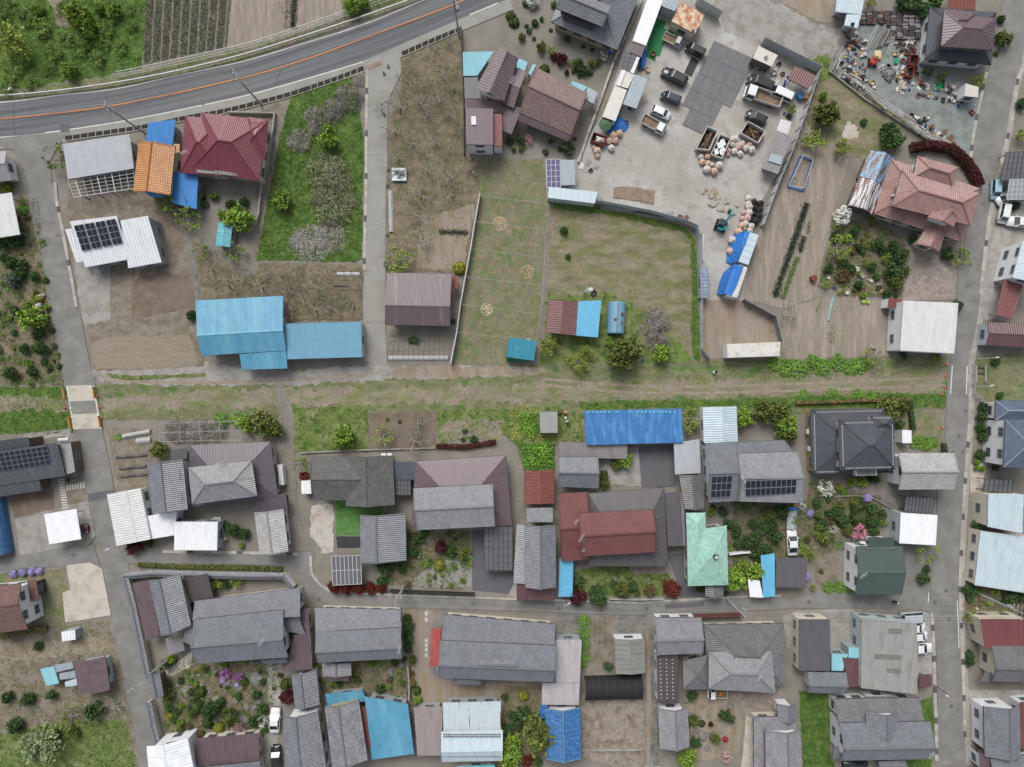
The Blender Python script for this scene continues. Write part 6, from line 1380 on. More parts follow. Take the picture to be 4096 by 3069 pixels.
# ---- hedges: one leafy wall each
def hedge(name, label, ps, w, h, mat, n=240, ls=.16):
    P, L = resample(WL(ps), 40); N = int(n*L*w); t = rng.uniform(0,1,N); i = (t*38.999).astype(int); A = np.array([list(p) for p in P]); a = A[i]; b = A[i+1]; f = (t*39-i)[:,None]
    c_ = a+(b-a)*f; d = b-a; d /= np.linalg.norm(d,axis=1)[:,None]; s = np.stack([-d[:,1],d[:,0],d[:,2]*0],1); u = rng.uniform(-1,1,N); z = h*np.sqrt(np.clip(1-u**4,0,1))*rng.uniform(.75,1,N)
    Q = c_+s*(u*w/2)[:,None]; Q[:,2] = z; V, F = leaves(Q, ls); root = thing(name, label, 'hedge', (A[:,0].mean(), A[:,1].mean(), 0)); obj('foliage', V, F, mat, root)
    q = WL(ps); m_ = MB()
    for p_, q_ in zip(q, q[1:]): m_.bar(p_+Vector((0,0,h*.4)), q_+Vector((0,0,h*.4)), w*.75, h*.75)
    m_.obj('inner_branches', M_bark, root)
K(3,0); hedge('hedge', 'dark red hedge curving round the pink mansion', [(1400,1320),(1560,1295),(1750,1330),(1880,1440),(1960,1560),(1995,1660)], 1.7, 1.8, LEAF['rh'], 90)
hedge('hedge', 'dark green clipped hedge above the scrap yard', [(1300,75),(1570,95)], 1.6, 1.6, LEAF['gd'], 120)
K(1,2); hedge('hedge', 'low red hedge below the straw covered plot', [(1650,625),(1900,635),(2170,590)], .9, .8, LEAF['rh'], 110, .12)
K(3,2); hedge('hedge', 'narrow green hedge right of the charcoal house', [(1395,225),(1405,350),(1420,485)], .7, 1.3, LEAF['gd'], 130, .12)
hedge('hedge', 'short green hedge beside the right street', [(1690,600),(1702,685)], .7, 1.3, LEAF['gd'], 130, .12)
hedge('hedge', 'thin reddish hedge along the old railway', [(390,250),(700,238),(1030,225),(1380,215)], .5, .9, LEAF['br'], 110, .12)
K(0,3); hedge('hedge', 'low hedge strip along the alley above the garden wall', [(1230,15),(1600,30),(2209,40),(2500,55)], .8, .7, LEAF['ol'], 110, .12)
hedge('hedge', 'mown dry hedge below the brown shingle house', [(0,640),(230,605),(430,570)], 1.1, .9, mk('leaf_dryhedge','77743f',.2,1,.8,island=.3,fine=0), 110, .12)
KZ(3700,2000,1.55); hedge('hedge', 'dark hedge under the wide ice-blue roof', [(265,510),(262,620)], .9, 1.2, LEAF['gd'], 110, .12)
# ---- crops
def croprow(name, label, p, q, w, h, mat, dens=30, ls=.12, kind=None):
    p, q = W(p), W(q); d = q-p; L = d.length; d.normalize(); N = int(dens*L*w); t = rng.uniform(0,L,N); u = rng.normal(0,.28,N)*w; s = Vector((-d.y,d.x,0))
    Q = np.array(p)+np.outer(t,np.array(d))+np.outer(u,np.array(s)); Q[:,2] = rng.uniform(.05,1,N)*h; V, F = leaves(Q, ls, .2, aspect=.5); own(name, V, F, mat, label, 'crop', kind='stuff')
M_leek = mk('leaf_leek','3d4f3a',.2,1,.8,island=.3,fine=0)
K(3,1)
croprow('crop_row', 'longest dark green leek row in the brown field', (500,140), (215,970), 1.1, .4, M_leek, 170)
croprow('crop_row', 'short dark leek row, lower of two beside longest row', (475,430), (440,570), 1.0, .35, M_leek, 150)
croprow('crop_row', 'short sparse leek row, upper of two beside longest row', (525,310), (500,410), .9, .3, M_leek, 35)
croprow('crop_row', 'bright green leafy row right of longest leek row', (415,615), (285,985), .9, .35, LEAF['gl'], 110)
croprow('crop_row', 'mixed green row in the small vegetable field', (735,1210), (715,1380), 1.4, .35, LEAF['gl'], 22)
croprow('crop_row', 'thin green row left of the netted bed', (630,960), (590,1120), .6, .3, LEAF['gl'], 26)
K(1,0); croprow('crop_row', 'dark leek strip, right of two in the bare field', (400,-60), (378,250), 1.1, .35, M_leek, 130); croprow('crop_row', 'sparse leek strip, left of two in the bare field', (325,-60), (318,255), .9, .3, M_leek, 30)
K(1,1); croprow('crop_row', 'short dark leek strip beside the wire trellis field', (1670,392), (1925,402), .8, .35, M_leek, 150)
croprow('crop_row', 'green vegetable bed below the brown barn', (1235,1300), (1375,1300), 1.1, .2, LEAF['gl'], 26); croprow('crop_row', 'dark green patch beside the hoop frame', (1390,1352), (1520,1352), .6, .25, LEAF['gd'], 50)
# wheat-like crop field: sown rows, one mass
K(0,0); Q = []
A, B, C, D = WL([(1310,-150),(2045,-150),(1995,420),(1275,570)])
for i in range(46):
    a = i/45
    if i % 5 == 4: continue
    p, q = A.lerp(B,a), D.lerp(C,a); L = (q-p).length; n = int(L*30); t = rng.uniform(0,1,n); e = np.array(p)+np.outer(t,np.array(q-p)); e[:,:2] += rng.normal(0,.085,(n,2)); e[:,2] = rng.uniform(.05,.3,n); Q.append(e)
V, F = leaves(np.concatenate(Q), .12, .2, aspect=.4); o = obj('crop_rows', V, F, mk('leaf_wheat','5f6852',.15,.5,.8,island=.3,fine=0)); tag(o, 'grey green seedling rows filling the field above the highway', 'crop', kind='stuff')
# ---- grass
GM = {'c': leafm('groundcover','5d7a38',.4,'728248'), 'g': leafm('grass','5f8032',.35,'75893e'), 'w': leafm('lushgrass','557d2c',.4,'6a8a35'), 'd': leafm('thingrass','767c4c',.35,'637a38')}
M_dand = mk('dandelion', 'd8c832', .1, 3, .8, island=.15, fine=0)
for P, dens, h, k in GR:
    x0, x1, y0, y1 = bb(P); n = int((x1-x0)*(y1-y0)*dens*1.5); x = rng.uniform(x0,x1,n); y = rng.uniform(y0,y1,n)
    # patchy growth
    f = np.sin(x*.9+1.3*np.sin(y*.7))*np.sin(y*.8+1.7*np.sin(x*.5))+.5*np.sin(x*2.3+y*1.9); kk = inpoly(P, x, y) & (rng.uniform(-1.1,1.1,n) < f+(.5 if k != 'd' else 0)); x, y = x[kk], y[kk]; n = len(x)
    if not n: continue
    Q = np.stack([x,y,rng.uniform(.2,1,n)*h*.7+.03],1); V, F = leaves(Q, .13 if k != 'd' else .09, .2, aspect=.45)
    o = obj('grass', V, F, GM[k]); tag(o, 'rough grass tufts', 'grass', kind='stuff')
    if k == 'w':
        m2 = rng.uniform(0,1,n) < .02; Q = Q[m2]; cl = np.sin(Q[:,0]*.6)*np.sin(Q[:,1]*.9) > .1; Q = Q[cl]
        if len(Q): Q[:,2] = h+.05; V, F = leaves(Q, .07, 2.5); o = obj('dandelions', V, F, M_dand); tag(o, 'scattered yellow dandelion flowers', 'flowers', kind='stuff')
n = 26000; x = rng.uniform(-92,92,n); y = rng.uniform(-70,70,n); f = np.sin(x*.31+2*np.sin(y*.23))*np.sin(y*.37+1.6*np.sin(x*.29))+.6*np.sin(x*1.3+y*.9)*np.sin(y*1.7-x*.4); kk = rng.uniform(-.2,1.6,n) < f
for nm_, A_, B_ in (((0,0),N1,S1),((0,1),Lw,Rw),((3,1),RL,RR),((0,2),At,Ab)): K(*nm_); kk &= ~inpoly(WL(A_)+WL(B_)[::-1], x, y)
KF()
for q in ([(1385,-30),(1560,-40),(1762,150),(1640,440),(1605,650),(1512,652),(1506,490),(1180,430),(1245,345)], [(780,140),(880,90),(870,220),(838,300),(835,790),(780,790)], [(1788,150),(1850,25),(1995,30),(2118,200),(2092,350)], [(130,1225),(245,1225),(240,1345),(140,1345)]): kk &= ~inpoly(WL(q), x, y)
x, y = x[kk], y[kk]; V, F = leaves(np.stack([x,y,rng.uniform(.08,.22,len(x))],1), .11, .3, aspect=.5); tag(obj('weeds', V, F, GM['c']), 'low weeds dotted over bare ground', 'weeds', kind='stuff')
K(2,2); P = WL([(80,260),(330,260),(500,520),(470,570),(100,580)]); n = 500; x0,x1,y0,y1 = bb(P); x = rng.uniform(x0,x1,n); y = rng.uniform(y0,y1,n); q = inpoly(P,x,y); V, F = leaves(np.stack([x[q],y[q],np.full(q.sum(),.3)],1), .06, 2.5); tag(obj('dandelions', V, F, M_dand), 'dandelions round the flat grey hut', 'flowers', kind='stuff')
# ---- garden rocks
ROCK = []
for s in range(4):
    r_ = random.Random(s); bm = bmesh.new(); bmesh.ops.create_icosphere(bm, subdivisions=2, radius=1)
    for v in bm.verts: v.co *= r_.uniform(.8,1.15); v.co.z = max(-.15, v.co.z*.6)
    me = bpy.data.meshes.new('garden_rock'); bm.to_mesh(me); bm.free(); me.materials.append(mk('garden_stone','8d8b86',.25,1.5,.9,col2='6f6d68',m=(2,.45,.6),bump=.4,bs=4)); ROCK.append(me)
def rocks(s):
    for t in s.split():
        x, y, r = (float(v) for v in t.split(',')); rm_ = r/SC[0]/PXM; o = bpy.data.objects.new('garden_rock', random.choice(ROCK)); link(o); p = W((x,y)); o.location = (p.x,p.y,.05); o.rotation_euler = (0,0,random.uniform(0,6)); o.scale = (rm_, rm_*random.uniform(.6,.9), rm_*.6); auto(o, 'large pale boulder' if rm_ > .8 else 'grey garden rock' if rm_ > .45 else 'small grey stone', 'rock', 'garden rocks')
K(0,3); rocks('1650,1140,60 1910,1210,45 2085,1220,35 1780,1085,30 1645,1045,20 2010,1070,45 2180,1280,35 1900,1400,35 2160,1390,45 2120,1110,30 1850,1150,20 1570,1085,25 1480,920,25 1500,960,20 1700,1005,20 1760,1000,20 1830,990,22 1900,970,22 1960,930,20 2050,900,20 2120,890,22')
K(1,3); rocks('60,1030,65 80,1215,45 340,1020,28 1240,970,40 1340,910,30 1100,930,25 40,1280,30 20,880,25 60,885,22')
K(2,3); rocks('1655,1215,40 2030,1265,40 1680,1340,25 1690,1510,28 1790,1530,50 1745,1485,25 1850,1500,25 1930,1390,20 1950,1500,20 1840,1345,22 1950,1625,30 1830,1640,30 1760,1360,18 2030,1420,25 1100,155,18 1020,150,22 1305,155,20 1790,1270,30')
# ================================================================ vehicles
M_tyre = mk('tyre_rubber', '2c2c2c', .1, 4, .8); M_rim = mk('wheel_rim', 'a9abad', .05, 4, .4, .3, fine=0); M_vglass = mk('vehicle_glass', '2d353b', .1, 1, .08, spec=.7, fine=0)
M_hl = mk('headlight', 'd9dcde', .02, 1, .15, spec=.7, fine=0); M_tl = mk('tail_light', '9c2326', .02, 1, .3, fine=0); M_blk = mk('black_plastic', '242426', .1, 3, .6, fine=0); M_plateno = mk('number_plate', 'd8d8c8', .02, 1, .5, fine=0)
def paint(n, col): return mk('paint_'+n, col, .03, .6, .28, spec=.6, fine=.03)
def loft(rings, close=True):
    V = [v for r in rings for v in r]; k = len(rings[0]); F = []
    for i in range(len(rings)-1):
        for j in range(k): F.append([i*k+j, i*k+(j+1)%k, (i+1)*k+(j+1)%k, (i+1)*k+j])
    if close: F += [list(range(k))[::-1], [(len(rings)-1)*k+j for j in range(k)]]
    return V, F
def wheel(par, x, y, r=.3, w=.2):
    V, F = loft([[(x+math.cos(a*math.pi/7)*rr, yy, r+math.sin(a*math.pi/7)*rr) for a in range(14)] for yy, rr in ((y-w/2,r*.85),(y-w/2+.03,r),(y+w/2-.03,r),(y+w/2,r*.85))])
    t = raw('wheel', V, F, M_tyre, par); s = 1 if y > 0 else -1
    V, F = loft([[(x+math.cos(a*math.pi/6)*r*.6, yy, r+math.sin(a*math.pi/6)*r*.6) for a in range(12)] for yy in (y+s*(w/2-.02), y+s*(w/2+.015))]); raw('rim', V, F, M_rim, t)
def raw(name, V, F, mat, par, sm=False):
    me = npmesh(name, np.array([tuple(v) for v in V]), F, None, [mat])
    if sm: me.shade_smooth()
    o = bpy.data.objects.new(name, me); link(o); o.parent = par; return o
def rbox(par, name, mat, x0,x1,y0,y1,z0,z1): m_ = MB().box(x0,x1,y0,y1,z0,z1); return raw(name, m_.V, m_.F, mat, par)
def place(name, label, cat, at, to, group=None):
    """Empty at photo point `at`, local x towards photo point `to`"""
    p, q = W(at,.7), W(to,.7); o = thing(name, label, cat, (p.x,p.y,.03), group); o.rotation_euler = (0,0,math.atan2(q.y-p.y, q.x-p.x)); return o
def car(label, at, to, L=3.4, w=1.48, hh=1.5, col='white', hood=.2, tail=.02, belt=.92, ws=.35, rs=.12, name='car', cat='car', rack=False):
    o = place(name, label, cat, at, to); y = w/2; f, r = L/2, -L/2; hx = f-hood*L; tx = r+tail*L
    def ring(x, k, zt, zb=.22): return [(x,-y*k*.88,zb),(x,-y*k,zb+.25),(x,-y*k,zt-.14),(x,-y*k*.9,zt),(x,y*k*.9,zt),(x,y*k,zt-.14),(x,y*k,zb+.25),(x,y*k*.88,zb)]
    V, F = loft([ring(f,.72,.6,.3), ring(f-.1,.9,.72,.24), ring(f-.35,.98,.82), ring(hx+.05,1,belt), ring(0,1,belt+.02), ring(tx+.3,1,belt+.02), ring(r+.12,.97,belt-.02), ring(r,.86,belt-.12,.3)])
    P = paint(*col); b = raw('body', V, F, P, o, True)
    cf, cr, tf, tr = hx, tx, hx-ws*L*.55, tx+rs*L; yb, yt = y*.92, y*.78
    B = [(cf,-yb,belt),(cf,yb,belt),(cr,yb,belt),(cr,-yb,belt)]; T = [(tf,-yt,hh-.07),(tf,yt,hh-.07),(tr,yt,hh-.07),(tr,-yt,hh-.07)]
    for nm, i, j in (('windscreen',0,1),('side_window',1,2),('rear_window',2,3),('side_window',3,0)): raw(nm, [B[i],B[j],T[j],T[i]], [[0,1,2,3]], M_vglass, o)
    V, F = loft([[(tf+.06,-yt,hh-.09),(tf+.06,yt,hh-.09),(tr-.05,yt,hh-.09),(tr-.05,-yt,hh-.09)], [(tf+.02,-yt*.99,hh-.03),(tf+.02,yt*.99,hh-.03),(tr,yt*.99,hh-.03),(tr,-yt*.99,hh-.03)], [(tf-.15,-yt*.85,hh),(tf-.15,yt*.85,hh),(tr+.12,yt*.85,hh),(tr+.12,-yt*.85,hh)]])
    raw('roof', V, F, P, o, False)
    m_ = MB()
    for i in range(4): m_.bar(B[i], T[i], .09, .06)
    for s in (-1,1):
        a = Vector((B[0][0]*.45+B[2][0]*.55, s*yb*1.005, belt)); m_.bar(a, (a.x-.05, s*yt*1.01, hh-.07), .09, .04)
    raw('pillars', m_.V, m_.F, P, o)
    for x in (f-.62, r+.55):
        for s in (-1,1): wheel(o, x, s*(y-.1), .29 if L < 4 else .32, .19)
    for s in (-1,1):
        rbox(o,'headlight',M_hl, f-.28,f-.06, s*y*.62-.16,s*y*.62+.16, .55,.74); rbox(o,'tail_light',M_tl, r-.02,r+.08, s*y*.78-.08,s*y*.78+.08, .5,.85); rbox(o,'mirror',P, cf-.35,cf-.22, s*(y+.1)-.09,s*(y+.1)+.09, belt,belt+.15)
    rbox(o,'front_bumper',M_blk, f-.12,f+.03,-y*.62,y*.62,.28,.45); rbox(o,'number_plate',M_plateno, r-.03,r-.005,-.17,.17,.5,.66)
    if rack:
        for s in (-1,1): rbox(o,'roof_rail',M_blk, tr+.2,tf-.25, s*yt*.85-.03,s*yt*.85+.03, hh,hh+.06)
    return o
def truck(label, at, to, L=3.4, w=1.48, cab=.33, bedh=.35, col='white', dump=False, load=None, cabh=1.75, name='truck', bedcol=('bedwhite','d5d3cc'), floor=('bedrust','8f7a62')):
    o = place(name, label, 'truck', at, to); y = w/2; f = L/2; r = -L/2; cb = f-cab*L; P = paint(*col); bz = .72 if L < 4 else .95
    def ring(x, k, zt): return [(x,-y*k,.3),(x,-y*k,zt-.1),(x,-y*k*.9,zt),(x,y*k*.9,zt),(x,y*k,zt-.1),(x,y*k,.3)]
    V, F = loft([ring(f,.86,.85), ring(f-.08,.95,.98), ring(f-.2,1,1.05), ring(cb,1,1.05)]); raw('cab', V, F, P, o)
    B = [(f-.15,-y*.93,1.03),(f-.15,y*.93,1.03),(cb+.02,y*.93,1.03),(cb+.02,-y*.93,1.03)]; T = [(f-.42,-y*.84,cabh-.08),(f-.42,y*.84,cabh-.08),(cb+.05,y*.84,cabh-.08),(cb+.05,-y*.84,cabh-.08)]
    for nm, i, j in (('windscreen',0,1),('side_window',1,2),('rear_window',2,3),('side_window',3,0)): raw(nm, [B[i],B[j],T[j],T[i]], [[0,1,2,3]], M_vglass, o)
    V, F = loft([[(f-.34,-y*.87,cabh-.1),(f-.34,y*.87,cabh-.1),(cb,y*.87,cabh-.1),(cb,-y*.87,cabh-.1)], [(f-.45,-y*.8,cabh),(f-.45,y*.8,cabh),(cb+.04,y*.8,cabh),(cb+.04,-y*.8,cabh)]]); raw('cab_roof', V, F, P, o)
    m_ = MB(); [m_.bar(B[i],T[i],.09,.07) for i in range(4)]; raw('pillars', m_.V, m_.F, P, o)
    rbox(o,'chassis',M_blk, r+.1,cb, -y*.45,y*.45,.4,bz-.06); FB = mk('bed_'+floor[0], floor[1], .2, 1.5, .8, col2='6f5a45', m=(2,.45,.6)); BP = mk('bed_'+bedcol[0], bedcol[1], .1, 1.5, .6)
    x1 = cb-.08; rbox(o,'bed_floor',FB, r,x1,-y,y,bz-.06,bz)
    for s in (-1,1): rbox(o,'side_board',BP, r,x1, min(s*y,s*(y-.06)),max(s*y,s*(y-.06)),bz,bz+bedh)
    rbox(o,'tailgate',BP, r,r+.06,-y+.06,y-.06,bz,bz+bedh); rbox(o,'headboard',BP, x1-.06,x1,-y+.06,y-.06,bz,bz+bedh+.08)
    R_ = .27 if L < 4 else .38
    for x in (f-.55, r+L*.2):
        for s in (-1,1): wheel(o, x, s*(y-.1), R_, .2)
    for s in (-1,1): rbox(o,'headlight',M_hl, f-.06,f+.02, s*y*.7-.13,s*y*.7+.13,.5,.7); rbox(o,'mirror',M_blk, f-.3,f-.2, s*(y+.13)-.08,s*(y+.13)+.08,1.15,1.4); rbox(o,'tail_light',M_tl, r-.03,r, s*y*.75-.1,s*y*.75+.1,.55,.68)
    return o
WH, BK, NV, LBc, SV = ('white','e9eaea'), ('black','26272a'), ('navy','2b3648'), ('light_blue','a5c9d8'), ('silver','b9bfc4')
K(2,0)
t_ = truck('grey cab mini truck loaded with a white bulk bag', (1525,358), (1600,395), 3.4, col=('greycab','c3c6c8'), bedh=.3)
car('black mini van parked beside the rubber mats', (1725,448), (1640,405), 3.4, 1.48, 1.75, BK, .12, .01, 1.0, .25, .05, 'van', 'van')
car('long black estate car with roof rails in the yard', (1540,680), (1430,622), 4.7, 1.8, 1.7, BK, .24, .02, 1.0, .3, .08, rack=True)
car('navy mini wagon in the yard below the estate car', (1508,868), (1425,835), 3.5, 1.48, 1.65, NV, .16, .01, .98, .28, .06)
car('white mini hatchback above the dump truck', (1422,997), (1505,1035), 3.4, 1.48, 1.5, WH, .2, .02, .95, .32, .1)
truck('white mini dump truck with empty brown bed', (1355,1108), (1450,1160), 4.4, 1.7, .33, .4, WH, True)
KZ(2900,150,4.733)
car('black minivan with pale nose beside white hut', (660,872), (480,800), 4.6, 1.72, 1.85, BK, .14, .01, 1.05, .25, .05, 'van', 'van')
truck('large white tipper truck with rusty empty body', (700,1140), (430,1050), 6.4, 2.1, .27, .75, WH, True, cabh=2.2)
car('white van with green mat behind it', (1040,1075), (850,990), 4.5, 1.7, 1.9, WH, .13, .01, 1.05, .25, .05, 'van', 'van')
car('small black hatchback above the white skip', (590,1515), (430,1440), 3.7, 1.6, 1.5, BK, .2, .02, .95, .32, .1)
KZ(3700,0,1.657)
car('light blue mini car parked along the right street', (465,1258), (462,1320), 3.4, 1.48, 1.6, LBc, .16, .01, .95, .3, .06)
car('white small car half under the glazed carport', (535,1308), (500,1330), 3.6, 1.6, 1.5, WH, .2, .02, .95, .32, .1)
car('white mini wagon on the concrete apron', (518,1418), (505,1480), 3.4, 1.48, 1.7, WH, .12, .01, 1.0, .28, .05)
car('white sedan cut by the right edge', (625,1472), (545,1465), 4.5, 1.75, 1.45, WH, .27, .18, .92, .3, .2)
K(3,2); car('white sedan parked in the shrub garden', (372,1482), (368,1390), 4.5, 1.72, 1.45, WH, .25, .12, .92, .32, .22)
K(1,3); car('white sedan in front of white storehouse', (222,1395), (226,1300), 4.3, 1.7, 1.45, WH, .25, .15, .92, .32, .2)
KZ(500,2769,1.7015); car('black car on the courtyard at the bottom', (1030,445), (1025,380), 4.2, 1.7, 1.5, BK, .25, .12, .92, .32, .2)
K(2,3); t2 = truck('white mini truck with orange pump beside farmhouse', (1920,1157), (1850,1155), 3.4, col=WH, bedh=.28)
m_ = MB().box(-.25,.2,-.3,.3,0,.4).box(-.1,.1,-.1,.1,.4,.55); o = own('pump', np.array(m_.V)+np.array(W((1945,1155),.75)), m_.F, mk('orange_paint_metal','d8803a',.1,2,.5), 'orange pump on the bed of the white mini truck', 'pump')
K(3,3)
car('silver van parked beside the factory', (1440,482), (1548,475), 4.4, 1.7, 1.9, SV, .12, .01, 1.05, .25, .05, 'van', 'van')
car('white hatchback, upper of three beside the factory', (1452,577), (1545,575), 3.9, 1.6, 1.5, WH, .22, .03, .95, .32, .12)
car('white mini car, middle of three beside the factory', (1482,652), (1568,645), 3.5, 1.48, 1.5, WH, .2, .02, .95, .32, .1)
car('white sedan, lowest of three beside the factory', (1500,757), (1608,755), 4.4, 1.7, 1.45, WH, .25, .15, .92, .32, .2)
KZ(2900,2769,1.8495); car('dark car beside the cross-gabled house', (965,545), (900,545), 4.2, 1.7, 1.5, BK, .25, .1, .92, .32, .2)
K(0,2); car('dark red car under bright white carport', (680,1370), (732,1365), 3.8, 1.6, 1.5, ('darkred','6b2430'), .22, .03, .95, .32, .12)
K(3,2)
# covered trailer behind the garden sedan
o = place('covered_trailer', 'trailer under a silver cover behind garden sedan', 'trailer', (370,1280), (375,1180)); rbox(o,'bed',M_blk,-1.5,1.5,-.75,.75,.45,.6)
V = []; 
for i in range(9):
    for j in range(6): V.append((-1.6+i*.4, -.85+j*.34, .65+.55*math.sin(math.pi*(j/5))+random.uniform(-.08,.1)))
raw('cover', V, [[i*6+j,(i+1)*6+j,(i+1)*6+j+1,i*6+j+1] for i in range(8) for j in range(5)], mk('silver_cover','b4b8b9',.15,2,.4), o)
for s in (-1,1): wheel(o, -.2, s*.75, .3, .18)
rbox(o,'blue_crate',mk('tarp_blue','2b78c9',.12,1.5,.5),1.45,2.1,-.7,.7,.45,.9)
# blue tanker body in the field
K(2,1); o = place('tank_wagon', 'old blue tank wagon body standing in the field', 'tank', (1028,1155), (1035,1030)); MT = metal('tank_blue','6ea3bd','4f7f99',(1.5,.5,.62))
V, F = loft([[(x, -1.5*k*math.cos(a*math.pi/8), .5+1.55*k*math.sin(a*math.pi/8)) for a in range(9)] for x, k in ((-2.75,.86),(-2.6,.98),(-1,1),(1,1),(2.6,.98),(2.75,.86))]); raw('tank', V, F, MT, o, False)
rbox(o,'frame',M_blk,-2.8,2.8,-1.1,1.1,.2,.52); rbox(o,'ridge_plank',mk('rusty_plank','8a7f86',.2,2,.8),-2.6,2.6,-.12,.12,2.04,2.1)
for x, yv in ((1.2,-.5),(.2,.6)): m_ = MB().lathe([(.28,0),(.28,.14),(.1,.18)],12,(x-.6,yv-.3,1.88)); raw('hatch', m_.V, m_.F, mk('rust_lid','6d4038',.15,3,.8), o)
rbox(o,'repair_plate',mk('rust_lid','6d4038',.15,3,.8),-1.2,-.6,-.9,-.4,1.85,1.92)
for x in (-1.9,1.9):
    for s in (-1,1): wheel(o, x, s*1.15, .35, .2)
# box bodies used as stores
def boxbody(label, q, z, top, side, nm='container', rib=True):
    b = thing(nm, label, 'container', W(((q[0][0]+q[2][0])/2,(q[0][1]+q[2][1])/2))); Q = WL(q, z); lo = [Vector((p.x,p.y,.15)) for p in Q]
    obj('walls', lo+Q, BOXF, side, b); obj('roof', [p+(p-sum(Q,Vector())/4)*.004+Vector((0,0,.004)) for p in Q]+[p+Vector((0,0,.06)) for p in Q], BOXF, top, b)
    n = int((Q[1]-Q[0]).length/.9)
    for i in range(1, n): a = i/n; MB().bar(Q[0].lerp(Q[1],a)+Vector((0,0,.08)), Q[3].lerp(Q[2],a)+Vector((0,0,.08)), .05, .04).obj('roof_bow', side, b)
    d = MB().bar(lo[1].lerp(lo[2],.5)+Vector((0,0,.1))-(lo[1]-lo[0]).normalized()*-.03, Q[1].lerp(Q[2],.5)-Vector((0,0,.2))+(lo[1]-lo[0]).normalized()*.03, .06, .06).obj('door_bar', M_alu, b)
    return b
CW = mk('container_white','d6d4cb',.08,1,.6,col2='b9b3a6',m=(1.2,.56,.68))
K(2,1)
boxbody('white truck body used as a store in lower lot', [(2010,1505),(2470,1490),(2478,1365),(2005,1385)], 2.7, CW, wallm('white'))
boxbody('pale blue van body parked along the yard fence', [(425,92),(838,142),(862,40),(430,-5)], 2.5, STY['pb'][1], wallm('pale'))
KZ(2780,780,3.946)
boxbody('pale blue container beside the blue tarpaulin', [(840,1105),(1005,635),(865,590),(685,1050)], 2.6, STY['pb'][1], wallm('pale'))
boxbody('white container half under the lower blue tarpaulin', [(665,1625),(825,1150),(700,1100),(500,1590)], 2.6, CW, wallm('white'))
M_tarp = mk('tarp_blue','2b78c9',.12,1.5,.5,col2='1f68bd',m=(1.5,.45,.6),bump=.5,bs=3)
def tarp(label, rows, mat=M_tarp, name='tarpaulin', amp=.06):
    """rows of (x, y, z) photo points draped across"""
    V = []; k = 7
    n = 14
    R_ = [[W((x,y),z) for x,y,z in r] for r in rows]; m2 = len(R_[0])
    for i in range(n+1):
        a = i/n*(len(R_)-1); i0 = min(int(a), len(R_)-2); line = [R_[i0][j].lerp(R_[i0+1][j], a-i0) for j in range(m2)]; line, _ = resample(line, 9)
        for p in line: V.append(p+Vector((random.uniform(-amp,amp),random.uniform(-amp,amp),random.uniform(0,amp))))
    own(name, V, [[i*9+j,(i+1)*9+j,(i+1)*9+j+1,i*9+j+1] for i in range(n) for j in range(8)], mat, label, 'tarpaulin')
tarp('crumpled blue tarpaulin spilling from the pale blue container', [[(600,640,.3),(700,600,1.2),(790,565,2.2),(865,588,2.72)],[(560,780,.4),(650,760,1.2),(750,740,2.3),(800,780,2.72)],[(510,900,.3),(600,890,1.0),(700,900,2.2),(735,900,2.72)],[(488,1060,.2),(560,1085,.5),(640,1060,1.5),(680,1055,2.72)]])
tarp('smooth blue tarpaulin over the white container', [[(540,1140,.2),(590,1105,1.6),(632,1088,2.74),(768,1132,2.74)],[(450,1220,.2),(530,1230,1.6),(600,1190,2.74),(735,1220,2.74)],[(380,1400,.2),(470,1420,1.6),(530,1370,2.74),(665,1420,2.74)],[(345,1560,.2),(430,1580,1.4),(470,1555,2.74),(575,1598,2.74)]], amp=.03)
K(2,0); tarp('blue tarpaulin heap beside mauve sheet shed', [[(1275,432,.2),(1290,440,.8),(1305,445,.2)],[(1230,500,.2),(1255,505,1.0),(1290,500,.2)],[(1230,560,.2),(1255,560,.9),(1285,575,.2)],[(1245,615,.1),(1258,618,.4),(1272,622,.1)]], amp=.08)
tarp('blue tarpaulin under scrap engines near the umbrella', [[(1000,1060,.2),(1045,1030,.6),(1090,1050,.3),(1130,1080,.1)],[(960,1150,.1),(1020,1120,.6),(1090,1110,.5),(1138,1120,.1)],[(935,1185,.1),(990,1180,.3),(1060,1160,.3),(1110,1165,.1)]], amp=.07)
tarp('small bright blue tarp by the grey tiled house', [[(935,425,.5),(965,420,.8),(992,430,.5)],[(930,465,.4),(960,470,.7),(985,485,.4)]], amp=.05)
K(2,3); K(2,1); tarp('dark green tarp at the foot of teal shed', [[(55,1500,1.6),(160,1512,1.7),(298,1532,1.6)],[(55,1540,.1),(150,1545,.1),(260,1535,.1)]], mk('tarp_green','1f7a5a',.12,1.5,.5))
# ================================================================ yard goods
BAG = []
for s in range(4):
    r_ = random.Random(s+50); V = []; pr = [(.42,0),(.56,.15),(.6,.45),(.56,.75),(.38,.95),(.16,1.0),(.1,1.12),(.18,1.2)]; n = 14
    for i, (rr, z) in enumerate(pr):
        for k in range(n): a = 6.283*k/n; q = rr*(1+r_.uniform(-.1,.1)+.06*math.sin(4*a+s)); V.append((q*math.cos(a), q*math.sin(a), z+r_.uniform(-.04,.04)))
    F = [[i*n+k, i*n+(k+1)%n, (i+1)*n+(k+1)%n, (i+1)*n+k] for i in range(len(pr)-1) for k in range(n)]+[[(len(pr)-1)*n+k for k in range(n)]]; BAG.append((V,F))
BM = {k: mk('bag_'+k, v, .12, 2.5, .8, col2=v2, m=(2.5,.45,.6), bump=.5, bs=5) for k, v, v2 in (('white','d9d0c8','c7bdb6'),('peach','d9b9a2','cfa98f'),('pink','d2b3ac','c9a39c'),('black','29292b','353538'))}
BAGM = {(k,i): npmesh('bulk_bag', *BAG[i], mats=[BM[k]]) for k in BM for i in range(4)}
